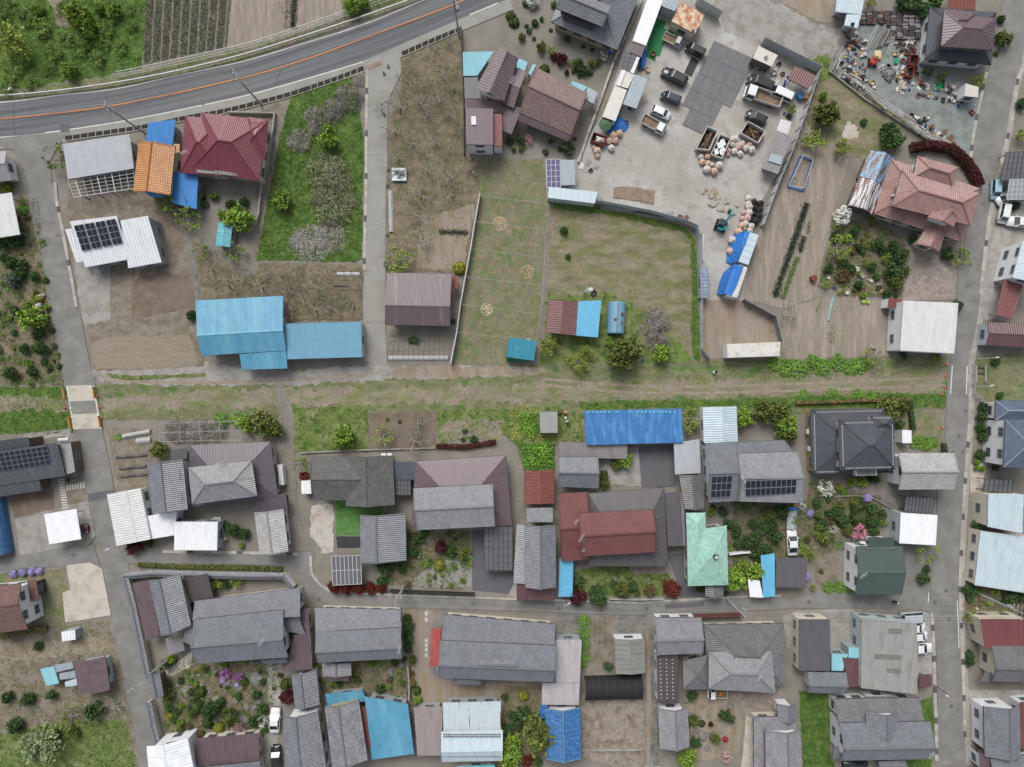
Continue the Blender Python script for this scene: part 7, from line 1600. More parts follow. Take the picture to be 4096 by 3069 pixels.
def bags(s, zb=0.0):
    for t in s.split():
        k, x, y, r = t.split(','); rm_ = float(r)/SC[0]/PXM/.6; i = random.randrange(4); o = bpy.data.objects.new('bulk_bag', BAGM[(k,i)]); link(o); p = W((float(x),float(y)), .7); o.location = (p.x,p.y,zb); o.rotation_euler = (0,0,random.uniform(0,6)); o.scale = (rm_,rm_,rm_*random.uniform(.85,1.0)); auto(o, {'white':'white','peach':'peach tinted','pink':'pinkish','black':'black'}[k]+' bulk bag', 'bag', k+' bulk bags in the yard')
KZ(2750,450,4.733); bags('white,265,830,55 peach,385,830,60 peach,290,930,60 peach,395,960,58 white,470,980,48 white,375,1075,75 peach,510,1110,70 white,600,1000,78 white,890,500,72 white,1055,565,50 peach,1190,600,55 pink,1010,625,68 white,1115,670,65 white,1225,700,68 white,895,725,62 white,1005,770,62 pink,780,720,55 white,860,600,55 white,930,600,45 peach,785,780,42 pink,960,660,55')
land('timber skip', W((380,500))); land('white skip', W((1240,370))); land('rubble skip', W((630,640)))
KZ(2780,780,3.946); bags('white,860,48,55 white,845,140,52 white,860,185,58 white,860,275,58 pink,785,270,40 pink,830,360,58 pink,760,370,45 white,800,450,55 peach,745,480,55 peach,790,520,40 white,895,490,52 white,872,555,48 peach,695,580,60 white,588,708,62 pink,565,890,62 black,940,105,52 black,1042,130,52 black,952,190,48 black,1025,230,55 black,930,285,45 black,1015,325,58 black,885,375,45 black,965,408,60')
land('green excavator', W((400,470))); land('blue tarpaulin', W((560,1350)))
K(2,0); bags('peach,1000,1195,35 peach,1055,1175,32 peach,965,1240,32 pink,1020,1235,30 peach,905,1235,30 white,985,1305,30 peach,860,1330,32 peach,865,1370,24 peach,835,1298,20')
land('yard umbrella', W((920,1130)))
# skips
def skip(label, q, hgt, wall, fl, name='skip'):
    b = thing(name, label, 'skip', W(((q[0][0]+q[2][0])/2,(q[0][1]+q[2][1])/2))); Q = WL(q, hgt); cen = sum(Q,Vector())/4
    I = [p.lerp(cen,.05) for p in Q]; lo = lambda L, z: [Vector((p.x,p.y,z)) for p in L]; k = cen
    base = [Vector((p.x,p.y,.1)) for p in Q]; obj('floor', lo(Q,.1)+lo(Q,.25), BOXF, fl, b)
    for i in range(4):
        j = (i+1)%4; a = [Vector((Q[i].x,Q[i].y,.25)),Vector((Q[j].x,Q[j].y,.25)),Vector((I[j].x,I[j].y,.25)),Vector((I[i].x,I[i].y,.25))]
        obj('side', a+[Vector((p.x,p.y,hgt)) for p in a], BOXF, wall, b)
        MB().bar(Q[i]+Vector((0,0,.03)), Q[j]+Vector((0,0,.03)), .1, .08).obj('rim', wall, b)
    return b, Q
M_skw = mk('skip_white','cfcfc8',.1,1.5,.7,col2='a08f7c',m=(1.5,.55,.68)); M_inner = mk('skip_floor','4a3a30',.2,2,.9); M_wood = mk('old_timber','6d5848',.25,2,.85,island=.0,fine=.15); M_woodl = mk('fresh_timber','c99a6b',.12,2,.8); M_plk = mk('grey_plank','9b968d',.18,2,.85,st=(.3,3,1))
def junkbars(Q, n, z0, z1, mats, group, look, cat, L=(.6,.95), w=(.06,.14), nm='timber', jit=.25):
    A, B, C, D = Q; d = (B-A) if (B-A).length > (D-A).length else (D-A); 
    for i in range(n):
        a, e = random.uniform(.12,.88), random.uniform(.12,.88); c_ = A.lerp(B,a).lerp(D.lerp(C,a),e); c_.z = random.uniform(z0,z1); l = d.length*random.uniform(*L)*.5; an = random.gauss(0,jit); v = Matrix.Rotation(an,3,'Z')@d.normalized()
        cen = sum(Q,Vector())/4; c_ = Vector((cen.x+(c_.x-cen.x)*.5, cen.y+(c_.y-cen.y)*.5, c_.z)); ww = random.uniform(*w)
        m_ = MB().bar(c_-v*l, c_+v*l+Vector((0,0,random.uniform(-.1,.15))), ww, ww*random.uniform(.5,1)); m_.own(nm, random.choice(mats), look, cat, group)
KZ(2750,450,4.733)
b, Q = skip('long white skip filled with dark old timbers', [(170,680),(415,715),(575,350),(380,262)], 1.5, M_skw, M_inner); junkbars([p.lerp(sum(Q,Vector())/4,.15) for p in Q], 22, .4, 1.0, [M_wood,M_wood,M_inner,M_woodl], 'timbers in the white skip', 'old dark timber lying in the long white skip', 'timber')
b, Q = skip('white skip of white boards and broken fittings', [(450,790),(650,870),(820,490),(620,412)], 1.4, M_skw, M_inner)
for i, (x, y, s) in enumerate(((670,570,.55),(650,680,.6),(545,740,.5),(640,760,.4),(600,620,.5))):
    c_ = W((x,y),1.05+i*.05); a = .35+random.uniform(-.2,.2); m_ = MB().quad8(*[[c_+Matrix.Rotation(a,3,'Z')@Vector((u*s*.7,v*s,z)) for u,v in ((-1,-1),(1,-1),(1,1),(-1,1))] for z in (0,.04)]); o = m_.own('board', wallm('white'), None, 'board', 'white boards in the skip'); auto(o, 'white board', 'board', 'white boards in the skip')
b, Q = skip('white hook skip loaded with branches and scrap wood', [(1010,390),(1340,580),(1475,355),(1145,170)], 1.3, M_skw, M_inner); junkbars([p.lerp(sum(Q,Vector())/4,.2) for p in Q], 26, .5, 1.1, [M_wood,mk('dry_twig','9a7f58',.2,2,.9),M_inner], 'branches in the hook skip', 'dry brown branch heaped in the white hook skip', 'branch', (.3,.8), (.04,.1), 'branch', .8)
K(2,0); b, Q = skip('rust red skip full of white scrap near the umbrella', [(800,1245),(915,1292),(942,1215),(830,1170)], 1.0, mk('skip_red','7c3a30',.15,2,.8), M_inner); junkbars([p.lerp(sum(Q,Vector())/4,.1) for p in Q], 16, .4, .95, [wallm('white'),wallm('cream'),M_skw], 'white scrap in the red skip', 'white scrap piece heaped in the rust red skip', 'scrap', (.1,.3), (.15,.4), 'scrap_piece', 1.5)
# garden umbrella
o = place('parasol', 'faded green parasol over the scrap corner', 'parasol', (920,1128), (990,1128)); V = [(0,0,2.5)]+[(1.15*math.cos(a*math.pi/4),1.15*math.sin(a*math.pi/4),2.05) for a in range(8)]; raw('canopy', V, [[0,1+a,1+(a+1)%8] for a in range(8)], mk('green_canvas','4f6d52',.1,2,.8), o)
m_ = MB().tube([(0,0,0),(0,0,2.6)],.025,6); raw('pole', m_.V, m_.F, M_alu, o); m_ = MB().lathe([(.3,0),(.3,.08),(.05,.12)],12); raw('base', m_.V, m_.F, M_blk, o)
# excavator
KZ(2780,780,3.946)
o = place('excavator', 'turquoise mini excavator breaking concrete slabs', 'excavator', (415,480), (470,330)); TQ = mk('excavator_turquoise','2fa9ab',.08,2,.45)
Rz = Matrix.Rotation(0,3,'Z')
for s in (-1,1):
    V, F = loft([[(x, s*.75+yy, z) for x, z in ((-1.05,.25),(-.85,.02),(.85,.02),(1.05,.25),(.85,.5),(-.85,.5))] for yy in (-.2,.2)]); t_ = raw('track', V, F, M_tyre, o)
    for i in range(14): rbox(t_, 'track_shoe', M_blk, -1.0+i*.145,-.92+i*.145, s*.75-.21,s*.75+.21,.49,.53)
V, F = loft([[(math.cos(a*math.pi/8)*.95*k-.1, math.sin(a*math.pi/8)*.85*k, z) for a in range(16)] for z, k in ((.55,.95),(.6,1),(1.0,1),(1.1,.9))]); raw('slew_body', V, F, M_blk, o)
rbox(o,'engine_cover',TQ,-1.0,-.45,-.35,.5,1.05,1.35); rbox(o,'tank_cover',TQ,-.75,-.05,-.85,-.4,1.0,1.3)
rbox(o,'cab',M_vglass,-.35,.6,-.1,.75,1.05,2.2); rbox(o,'cab_roof',mk('cab_dark','3c434b',.1,2,.5),-.38,.62,-.13,.78,2.2,2.27)
m_ = MB(); [m_.bar((x,y,1.05),(x,y,2.2),.07) for x in (-.35,.6) for y in (-.1,.75)]; raw('cab_pillars', m_.V, m_.F, TQ, o)
m_ = MB().bar((.3,-.35,1.2),(1.6,-.5,2.5),.28,.34).bar((1.6,-.5,2.5),(2.5,-.6,2.3),.26,.3); raw('boom', m_.V, m_.F, TQ, o)
m_ = MB().bar((2.5,-.6,2.35),(3.0,-.65,.9),.22,.26); raw('arm', m_.V, m_.F, TQ, o); m_ = MB().bar((.7,-.38,1.7),(1.5,-.48,2.25),.1); raw('hydraulic_ram', m_.V, m_.F, M_alu, o)
V, F = loft([[(x, y, z) for x, z in ((2.7,.75),(3.1,.85),(3.2,.4),(2.95,.12),(2.6,.2))] for y in (-1.0,-.3)]); raw('bucket', V, F, mk('bucket_steel','5f5850',.15,3,.6), o)
# broken slabs
def shard(x, y, r, look, mat, h=.25, sides=6):
    rm_ = r/SC[0]/PXM; p = W((x,y)); a0 = random.uniform(0,6); R_ = [rm_*random.uniform(.65,1.1) for _ in range(sides)]; t = random.uniform(-.1,.1); V = []
    for z in (0,h): V += [(p.x+R_[k]*math.cos(a0+6.283*k/sides)*.95, p.y+R_[k]*math.sin(a0+6.283*k/sides), .03+z+t*math.cos(a0+k)) for k in range(sides)]
    o = own('rubble_chunk', V, [list(range(sides))[::-1], [sides+k for k in range(sides)]]+[[k,(k+1)%sides,sides+(k+1)%sides,sides+k] for k in range(sides)], mat, None, 'rubble', 'broken concrete slabs'); auto(o, look, 'rubble', 'broken concrete slabs')
MS = mk('broken_concrete','b3aca2',.15,1.2,.9,col2='a08f78',m=(1.2,.5,.62))
for x, y, r in ((350,45,65),(290,150,62),(390,195,75),(240,20,50),(520,110,40),(600,265,70),(460,120,40),(350,110,35),(215,150,30),(650,165,35),(500,60,28),(440,240,30)): shard(x, y, r, 'large broken concrete slab' if r > 55 else 'small broken concrete piece', MS)
KZ(2750,450,4.733)
for x, y, r in ((510,1490,80),(430,1560,70),(560,1590,75),(350,1460,40),(300,1530,40)): shard(x, y, r, 'tan broken slab', mk('broken_tan','a99a85',.15,1.2,.9,col2='8f7f6a',m=(1.2,.5,.62)))
# ================================================================ fences, walls, poles, wires
M_fsheet = mk('fence_sheet','cdd4d7',.08,.8,.5,col2='b0babf',m=(1.2,.5,.65)); M_rpost = mk('red_post','6b2f30',.1,2,.7); M_gpost = mk('galvanised','9da1a3',.08,3,.5,fine=0)
def sheetfence(label, ps, h=2.3, pw=1.8, lean=None, brace=True, mat=M_fsheet, inner=1):
    P = WL(ps); b = thing('sheet_fence', label, 'fence', P[0])
    for p, q in zip(P, P[1:]):
        n = max(1, round((q-p).length/pw)); d = (q-p).normalized(); s = Vector((-d.y,d.x,0))*inner
        for i in range(n):
            a, e = p.lerp(q,i/n), p.lerp(q,(i+1)/n)-d*.02; V = []; k = 12; F = []
            for j in range(k+1):
                o_ = s*(.03 if j % 2 else 0); c_ = a.lerp(e,j/k)+o_; V += [c_+Vector((0,0,.05)), c_+Vector((0,0,h+random.uniform(0,.04)))]
            F = [[2*j,2*j+2,2*j+3,2*j+1] for j in range(k)]; obj('fence_panel', V, F, mat, b)
            MB().bar(a-s*.05, a-s*.05+Vector((0,0,h)), .06).obj('post', M_rpost, b)
            if brace and i % 1 == 0: MB().bar(a+s*.9+Vector((0,0,.05)), a+Vector((0,0,h*.9)), .07).obj('brace', M_rpost, b)
        MB().bar(p+s*.06+Vector((0,0,h)), q+s*.06+Vector((0,0,h)), .07).obj('top_rail', M_gpost, b)
KF()
sheetfence('sheet metal fence closing the top corner of yard', [(1642,97),(1762,157)], 2.6, 1.0, brace=False, inner=-1)
sheetfence('sheet metal fence along the right side of yard', [(1760,160),(1735,235),(1700,335),(1672,400),(1640,490)], 2.2, 1.9, inner=1)
sheetfence('sheet metal fence along the bottom of the yard', [(1183,432),(1295,440),(1400,460),(1475,480),(1500,492),(1507,520),(1510,600),(1511,700)], 2.2, 1.9, inner=-1, brace=False)
sheetfence('pale sheet fence round the dirt lot corner', [(1511,702),(1512,755),(1530,776)], 2.0, 2.0, brace=False, inner=-1)
sheetfence('grey green sheet fence beside the vegetable field', [(1602,650),(1622,660),(1668,685),(1682,740)], 1.9, 1.9, inner=-1, mat=mk('fence_green','7f8d86',.1,1,.6))
sheetfence('sheet fence behind the rusty-roofed hut', [(1500,12),(1552,42)], 2.6, 1.0, brace=False, inner=-1)
def wall(label, ps, h, w, mat, name='boundary_wall', piece='wall_block', L=1.6, capm_=None):
    P = WL(ps); b = thing(name, label, 'wall', P[0])
    for p, q in zip(P, P[1:]):
        n = max(1, round((q-p).length/L)); d = (q-p).normalized()
        for i in range(n): MB().bar(p.lerp(q,i/n)+Vector((0,0,h/2)), p.lerp(q,(i+1)/n)-d*.015+Vector((0,0,h/2)), w, h+random.uniform(0,.03)).obj(piece, mat, b)
    return b
M_block = mk('block_wall','a7a49d',.15,1.2,.9,col2='8a877f',m=(1.2,.48,.62))
K(2,0); wall('pale concrete channel wall along the yard', [(1250,0),(1175,180),(1000,560),(890,880),(790,1150),(690,1440)], .5, .42, mk('pale_channel','bdbab2',.18,1,.9,col2='8d8a80',m=(1,.48,.62)))
K(1,0); wall('concrete block wall right of the crimson house', [(230,1010),(215,1150),(150,1500),(110,1657),(90,1900),(60,1990)], .9, .25, M_block); wall('concrete block wall above the crimson house', [(-180,1005),(230,1015)], .9, .22, M_block)
wall('thin dark wall between orchard and farmhouse', [(1868,260),(1875,450),(1890,870),(1895,1380)], 1.2, .12, mk('dark_board','57514b',.15,2,.85))
K(1,2); wall('long concrete kerb wall behind the slate house', [(450,688),(900,665),(1640,645)], .4, .2, M_block)
K(1,3); wall('black slatted wall along the alley', [(1240,240),(1620,255),(1985,268)], 1.1, .2, mk('black_board','35332f',.1,2,.7)); wall('low concrete wall beside the small garden', [(1400,900),(1412,1060),(1412,1200)], .9, .25, M_block)
K(2,3); wall('low grey garden wall along the alley', [(960,312),(1200,318),(1440,312)], .8, .3, M_block); wall('brown topped white wall by the alley', [(1360,470),(1690,462),(2140,448)], 1.5, .18, mk('brown_coping','6d4238',.1,2,.8)); wall('concrete kerb below the dry plot', [(720,1655),(1250,1650)], .35, .3, M_block)
wall('concrete kerb between lawn and slate house plot', [(110,615),(110,616)], .3, .2, M_block) if False else None
K(3,2); wall('white garden wall section beside the mint house', [(-200,1575),(-80,1560),(30,1555)], 1.0, .3, wallm('white')); wall('low brick edging of the curved driveway', [(735,1075),(930,1062),(1080,1085),(1275,1195)], .35, .22, mk('edging','8f867e',.15,2,.9))
K(0,3)
# tiled garden wall: body blocks with a little tiled roof on each run
def tiledwall(label, ps, h=1.7):
    P = WL(ps, 0); b = thing('garden_wall', label, 'wall', P[0]); STY_ = 'kg'
    for p, q in zip(P, P[1:]):
        d = (q-p).normalized(); s = Vector((-d.y,d.x,0)); obj('wall_body', [p-s*.15,q-s*.15,q+s*.15,p+s*.15]+[v+Vector((0,0,h)) for v in (p-s*.15,q-s*.15,q+s*.15,p+s*.15)], BOXF, wallm('cream'), b)
        for k in (-1,1): slope(b, [p+s*.55*k+Vector((0,0,h)), q+s*.55*k+Vector((0,0,h)), q+Vector((0,0,h+.3)), p+Vector((0,0,h+.3))], STY_, 'tile_slope', .05)
        cap(b, p+Vector((0,0,h+.3)), q+Vector((0,0,h+.3)), STY_, .24, .14)
tiledwall('grey tiled garden wall round the walled farmhouse', [(1345,960),(1280,640),(1215,330),(1150,95),(1400,72),(1870,88),(2209,95),(2540,95),(2620,190)])
tiledwall('short grey tiled wall below the entrance gate', [(1355,1195),(1395,1400),(1435,1560)])
# guard rails along the highway
K(0,0)
GR1 = [(-300,880),(0,860),(300,840),(700,795),(1100,735),(1500,660),(1900,565),(2209,485),(2709,330),(3209,165),(3609,20),(3750,-30)]
P, L = resample(smooth(WL(GR1)), 80); b = thing('guard_rail', 'white guard rail along the upper edge of highway', 'guard rail', P[0]); M_gw = mk('rail_white','dadcdc',.05,2,.5)
for i in range(0, 79, 3): MB().tube([P[i], P[i]+Vector((0,0,.75))], .06, 8).obj('post', M_gw, b)
for i in range(0, 79, 6): m_ = MB(); [m_.bar(P[j]+Vector((0,0,.6)), P[min(79,j+1)]+Vector((0,0,.6)), .14, .35) for j in range(i, min(79,i+6))]; m_.obj('rail_beam', M_gw, b)
GR2 = [(1050,685),(1250,645),(1500,590),(1900,500),(2209,432),(2709,270),(3209,90),(3500,-20),(3600,-60)]
P, L = resample(smooth(WL(GR2)), 60); b = thing('pipe_fence', 'white three rail pipe fence beside the crop field', 'fence', P[0])
for i in range(0, 60, 2): MB().bar(P[i], P[i]+Vector((0,.25,1.1)), .07).obj('post', M_gw, b)
for z in (.35,.7,1.08): m_ = MB(); [m_.bar(P[j]+Vector((0,z*.23+(z-.7)*.5,z)), P[j+1]+Vector((0,z*.23+(z-.7)*.5,z)), .06) for j in range(59)]; m_.obj('rail', M_gw, b)
# open drain below the highway: dark channel with concrete struts
K(0,0); DR = [(580,1225),(1000,1165),(1280,1125),(1700,1030),(1920,1000),(2209,930),(2540,845),(2700,790)]
M_dch = mk('drain_dark','35322d',.2,2,.95)
for nm, d_ in (('drain_channel', DR), ('drain_channel', [(2690,795),(3000,690),(3215,605)]), ('drain_channel', [(3555,480),(3800,370),(4080,255)])):
    o = stripe(nm, d_, .75, M_dch, n=30); P, L = resample(smooth(WL(d_)), int(L_ := 2+sum((b_-a_).length for a_, b_ in zip(WL(d_), WL(d_)[1:]))/1.35))
    for p in P[1:-1]: MB().box(p.x-.07,p.x+.07,p.y-.45,p.y+.45,.02,.14).obj('strut', M_block, o)
    Q, _ = resample(smooth(WL(d_)), 30); m_ = MB(); [m_.bar(a_+Vector((0,0,.05)), b_+Vector((0,0,.05)), .14, .2) for a_, b_ in zip(offs(Q,-.45), offs(Q,-.45)[1:])]; m_.obj('kerb', M_block, o)
# utility poles and wires
M_pole = mk('pole_concrete','a3a4a2',.08,2,.7); M_ins = mk('insulator','d5d7d8',.03,2,.3,fine=0); M_wire = mk('wire_black','3a3a3c',.05,1,.6,fine=0)
PT = {}
def pole(key, label, at, h=12.0, rz=0.0, arms=3, trans=False, lean=(0,0), col=None):
    p = W(at); o = thing('utility_pole', label, 'utility pole', (p.x,p.y,0)); land(label.replace('concrete ','')[:40] if False else 'pole '+key, p); LAND.pop()
    MB().tube([p, p+Vector((0,0,h))], [.18,.11], 10).obj('pole', col or M_pole, o); d = Vector((math.cos(rz),math.sin(rz),0)); tops = []
    for k in range(arms):
        z = h-.4-k*.9; w = 1.1-.15*k; a, e = p+d*-w+Vector((0,0,z)), p+d*w+Vector((0,0,z)); ar = MB().bar(a+Vector((.12*d.y,-.12*d.x,0)), e+Vector((.12*d.y,-.12*d.x,0)), .09).obj('crossarm', M_gpost, o)
        for t in (0,.5,1):
            q = a.lerp(e,t)+Vector((.12*d.y,-.12*d.x,0)); MB().lathe([(.05,0),(.07,.06),(.04,.12),(.07,.18),(.03,.24)],8,q+Vector((0,0,.04))).obj('insulator', M_ins, ar); tops.append(q+Vector((0,0,.28)))
    for z in (1.8,h*.45): MB().lathe([(.2,0),(.2,.1)],10,p+Vector((0,0,z))).obj('band', M_gpost, o)
    for i in range(8): MB().bar(p+Vector((.1,0,2.2+i*.45)), p+Vector((.32,0,2.2+i*.45)), .025).obj('step_peg', M_gpost, o)
    if trans: MB().lathe([(.3,0),(.32,.1),(.32,.8),(.2,.9)],12,p+Vector((.45*d.y,-.45*d.x,h-3.8))).obj('transformer', M_gpost, o)
    PT[key] = tops
K(0,0); pole('a', 'concrete utility pole beside the blue lean-to', (1285,1180), 12, 1.9)
K(1,0); pole('b', 'concrete utility pole above the crimson house wall', (100,925), 12, 2.0); pole('c', 'concrete utility pole at the top orchard corner', (1848,318), 11.5, 2.1, trans=True)
K(1,3); pole('d', 'concrete utility pole beside the black slatted wall', (1362,205), 9.5, 1.5, trans=True)
K(2,3); pole('e', 'concrete utility pole below the mint green house', (2003,320), 9.5, 1.45)
KZ(3700,2000,1.55); pole('f', 'concrete utility pole with transformers at right edge', (325,578), 10.5, 1.5, trans=True); 
K(0,3); pole('g', 'tall pole with antenna racks by the tiled wall', (1512,835), 12, .6)
for k, n_ in enumerate((0,1,2)): pass
p = W((1512,835)); 
KZ(1700,2769,1.7015); pole('h', 'slim concrete pole at the lower side lane', (1490,345), 7.5, 0, 1)
def wires(A, B, group, label, n=6, sag=.5, r=.016):
    for i in range(n):
        a, b_ = A[i % len(A)], B[i % len(B)]; pts = [a.lerp(b_,t/8)-Vector((0,0,sag*4*(t/8)*(1-t/8))) for t in range(9)]
        m_ = MB().tube(pts, r, 4); o = own('power_line', m_.V, m_.F, M_wire, label, 'power line', group)
far = lambda T, v: [p+Vector(v) for p in T]
wires(PT['a'], PT['b'], 'wires along the highway between two poles', 'thin black wire strung between the two left highway poles', 7)
wires(PT['b'], PT['c'], 'wires along the highway to the orchard pole', 'thin black wire strung between the two right highway poles', 7)
wires(PT['a'], far(PT['a'], (-42,-6,0)), 'wires leaving left along the highway', 'thin black wire leaving left along the highway', 6)
wires(PT['c'], far(PT['c'], (38,22,0)), 'wires leaving the top edge', 'thin black wire leaving over the top edge', 6)
wires(PT['d'], PT['e'], 'wires along the alley', 'thin black wire strung along the lower alley', 5); wires(PT['e'], PT['f'], 'wires along the right part of alley', 'thin black wire over the right part of alley', 5)
wires(PT['f'], far(PT['f'], (3,-50,0)), 'wires down the right edge', 'thin black wire running down the right edge', 4); wires(PT['f'], far(PT['f'], (5,75,0)), 'wires up the right edge', 'thin black wire running up the right edge', 3)
# street lamps and sign posts (slim poles with a bent head)
def lamp(label, at, to, h=4.5, mat=None):
    p, q = W(at), W(to,h); b = thing('street_lamp', label, 'street lamp', (p.x,p.y,0)); d = (q-p); d.z = 0; d = d.normalized() if d.length > .01 else Vector((1,0,0))
    MB().tube([p, p+Vector((0,0,h))], [.07,.05], 8).obj('pole', mat or M_alu, b); MB().bar(p+Vector((0,0,h)), p+d*.9+Vector((0,0,h+.1)), .06).obj('arm', mat or M_alu, b); MB().bar(p+d*.6+Vector((0,0,h+.08)), p+d*1.15+Vector((0,0,h+.12)), .2, .1).obj('lamp_head', M_ins, b)
K(0,2); lamp('white street lamp at the alley corner', (1050,1500), (985,1525)); lamp('white lamp right of the left crossing', (850,108), (930,106), 3)
K(2,3); lamp('white lamp post beside the maroon maple', (555,310), (580,380)); 
K(3,3); lamp('orange striped lamp post by the right street', (1880,360), (1990,395), 4.5, mk('orange_pole','c9683a',.1,2,.6)); lamp('red and white lamp post beside the maroon shelter', (1620,1075), (1740,1175), 5, mk('red_pole','8d4a44',.1,2,.6))
K(3,2); lamp('white post, upper of two at the right crossing', (1965,100), (2175,88), 3.5); K(3,1); lamp('white post, lower of two near the brown shed', (2010,1515), (2160,1505), 3.5)
K(0,0); lamp('red and white slanting marker post by the highway', (245,828), (105,762), 3.5, mk('red_pole','8d4a44',.1,2,.6))
# mirror sign posts, cones, bollards at the two crossings
CONE = MB().box(-.2,.2,-.2,.2,0,.04).lathe([(.16,.04),(.03,.72)],10); CM = npmesh('traffic_cone', CONE.V, CONE.F, mats=[mk('cone_red','d8412f',.05,2,.6,fine=0)])
STR = MB().lathe([(.115,.3),(.085,.47)],10); SM = npmesh('reflective_band', STR.V, STR.F, mats=[M_ins])
def cones(pts, look):
    for x, y in pts:
        p = W((x,y)); o = bpy.data.objects.new('traffic_cone', CM); link(o); o.location = (p.x,p.y,.06); s = bpy.data.objects.new('reflective_band', SM); link(s); s.parent = o; s.scale = (1.05,1.05,1); auto(o, 'red traffic cone', 'traffic cone', 'traffic cones at the crossings')
land('left railway crossing', W((0,0))); LAND.pop()
K(0,2); land('left railway crossing', W((740,290))); cones([(865,190),(883,290),(905,380),(562,195),(580,292),(600,388)], '')
K(3,2); land('right railway crossing', W((1840,50))); cones([(1722,12),(1715,107),(1692,170),(1692,465)], ''); K(3,1); cones([(1733,1572)], '')
K(0,2)
for i, (p_, q_, lb) in enumerate((((572,115),(588,212),'upper left'),((838,105),(852,205),'upper right'),((620,372),(638,470),'lower left'),((885,362),(903,460),'lower right'))):
    p, q = W(p_), W(q_); b = thing('barrier', '%s yellow barrier board at the left railway crossing' % lb, 'barrier', p); MB().bar(p+Vector((0,0,.5)), q+Vector((0,0,.5)), .16, .5).obj('board', mk('barrier_yellow','c9983e',.06,2,.6), b)
    for t in (.1,.9): MB().bar(p.lerp(q,t), p.lerp(q,t)+Vector((0,0,.9)), .08).obj('post', mk('barrier_yellow','c9983e',.06,2,.6), b)
# wire trellis field: posts with overhead wires, each bay post and wire a part
K(1,1); b = thing('wire_trellis', 'galvanised wire trellis over the dry grass field', 'trellis', W((2100,700))); M_net2 = mk('white_net','c9cbc8',.15,2,.8)
Lp = [(2035,60),(2030,75),(1990,300),(1952,540),(1905,790),(1862,1030),(1830,1275),(1775,1560)]
rows_ = [((2030,72),(2640,150)),((1990,302),(2640,378)),((1952,542),(2615,625)),((1905,792),(2590,865)),((1862,1032),(2560,1120)),((1830,1278),(2300,1335))]
for a, e in rows_:
    A, B = W(a,1.9), W(e,1.9); MB().tube([A,B],.035,5).obj('cross_pipe', M_gpost, b)
    for t in (0,.25,.5,.75,1): p = A.lerp(B,t); MB().tube([(p.x,p.y,0),p],.035,6).obj('post', M_gpost, b)
for t in (.15,.33,.5,.68,.85):
    Q = [W(a,1.92).lerp(W(e,1.92),t) for a, e in rows_]; MB().tube(Q,.012,4).obj('wire', M_gpost, b)
P = WL(Lp, .9); m_ = MB(); [m_.bar(a_,b_,.16,1.5) for a_, b_ in zip(P,P[1:])]; m_.obj('side_net', M_net2, b)
P = WL([(2640,150),(2615,400),(2590,870),(2560,1120),(2530,1350)], 1.9); MB().tube(P,.04,6).obj('edge_pipe', M_gpost, b)
K(2,1); land('straw heap', W((240,745)))
STRW = leafm('straw','d3c09a',.25)
for x, y, r, l in ((0,320,60,'upper left'),(240,745,65,'lower right')):
    p = W((x,y)); n = 260; a = rng.uniform(0,6.28,n); q = np.sqrt(rng.uniform(0,1,n)); V, F = leaves(np.stack([p.x+q*np.cos(a)*1.25, p.y+q*np.sin(a)*1.25, .04+.2*(1-q)],1), .16, 1.5, aspect=.3); own('straw_heap', V, F, STRW, '%s straw patch in the wire trellis field' % l, 'straw', kind='stuff')
K(1,1); p = W((2090,1080)); n = 220; a = rng.uniform(0,6.28,n); q = np.sqrt(rng.uniform(0,1,n)); V, F = leaves(np.stack([p.x+q*np.cos(a)*1.1, p.y+q*np.sin(a)*1.1, .04+.2*(1-q)],1), .16, 1.5, aspect=.3); own('straw_heap', V, F, STRW, 'lower left straw patch in the wire trellis field', 'straw', kind='stuff')
# hoop frames and net beds
def frame(label, q, z, nx, ny, mat, r=.03, name='hoop_frame'):
    A, B, C, D = WL(q, z); b = thing(name, label, 'frame', W(q[0])); f = lambda u, v: A.lerp(B,u).lerp(D.lerp(C,u),v)
    for i in range(nx+1):
        MB().tube([f(i/nx,0),f(i/nx,1)],r,5).obj('rib', mat, b)
        for v in (0,1): p = f(i/nx,v); MB().tube([(p.x,p.y,0),p],r,5).obj('post', mat, b)
    for j in range(ny+1): MB().tube([f(0,j/ny),f(1,j/ny)],r,5).obj('rail', mat, b)
M_dpipe = mk('rusty_pipe','55463f',.15,3,.8,fine=0)
K(1,1); frame('dark pipe hoop frame below the brown barn', [(1215,1535),(1760,1525),(1765,1350),(1225,1365)], 1.6, 12, 2, M_dpipe)
frame('thin pipe frame in the lower orchard', [(760,900),(965,905),(960,745),(520,725)], 1.6, 6, 2, M_dpipe)
K(0,2); frame('grape trellis of green and white pipes', [(1410,590),(2130,575),(2110,410),(1410,430)], 1.9, 4, 2, M_gpost, .045, 'grape_trellis')
K(2,3); frame('rusty rebar frame on the bare plot', [(835,710),(930,710),(930,530),(840,525)], 1.3, 2, 2, M_dpipe)
def bed(label, p, q, w, h, mat, cat='net bed', name='row_cover'):
    A, B = W(p), W(q); L = (B-A).length; n = max(6, int(L/.35)); d = (B-A).normalized(); s = Vector((-d.y,d.x,0)); V = []
    for i in range(n+1):
        for j in range(7): e = j/6; V.append(A.lerp(B,i/n)+s*(w*(e-.5)+random.uniform(-.03,.03))+Vector((0,0,.03+h*math.sin(math.pi*e)+random.uniform(0,.04))))
    own(name, V, [[i*7+j,(i+1)*7+j,(i+1)*7+j+1,i*7+j+1] for i in range(n) for j in range(6)], mat, label, cat)
M_rowc = mk('net_cover','b5b7b6',.15,2,.7,bump=.4,bs=5); M_vin = mk('black_mulch','4b4a48',.2,1.5,.4,col2='6b6a68',m=(2,.5,.6)); M_vinl = mk('clear_cover','a9aba6',.12,2,.4,bump=.3,bs=5)
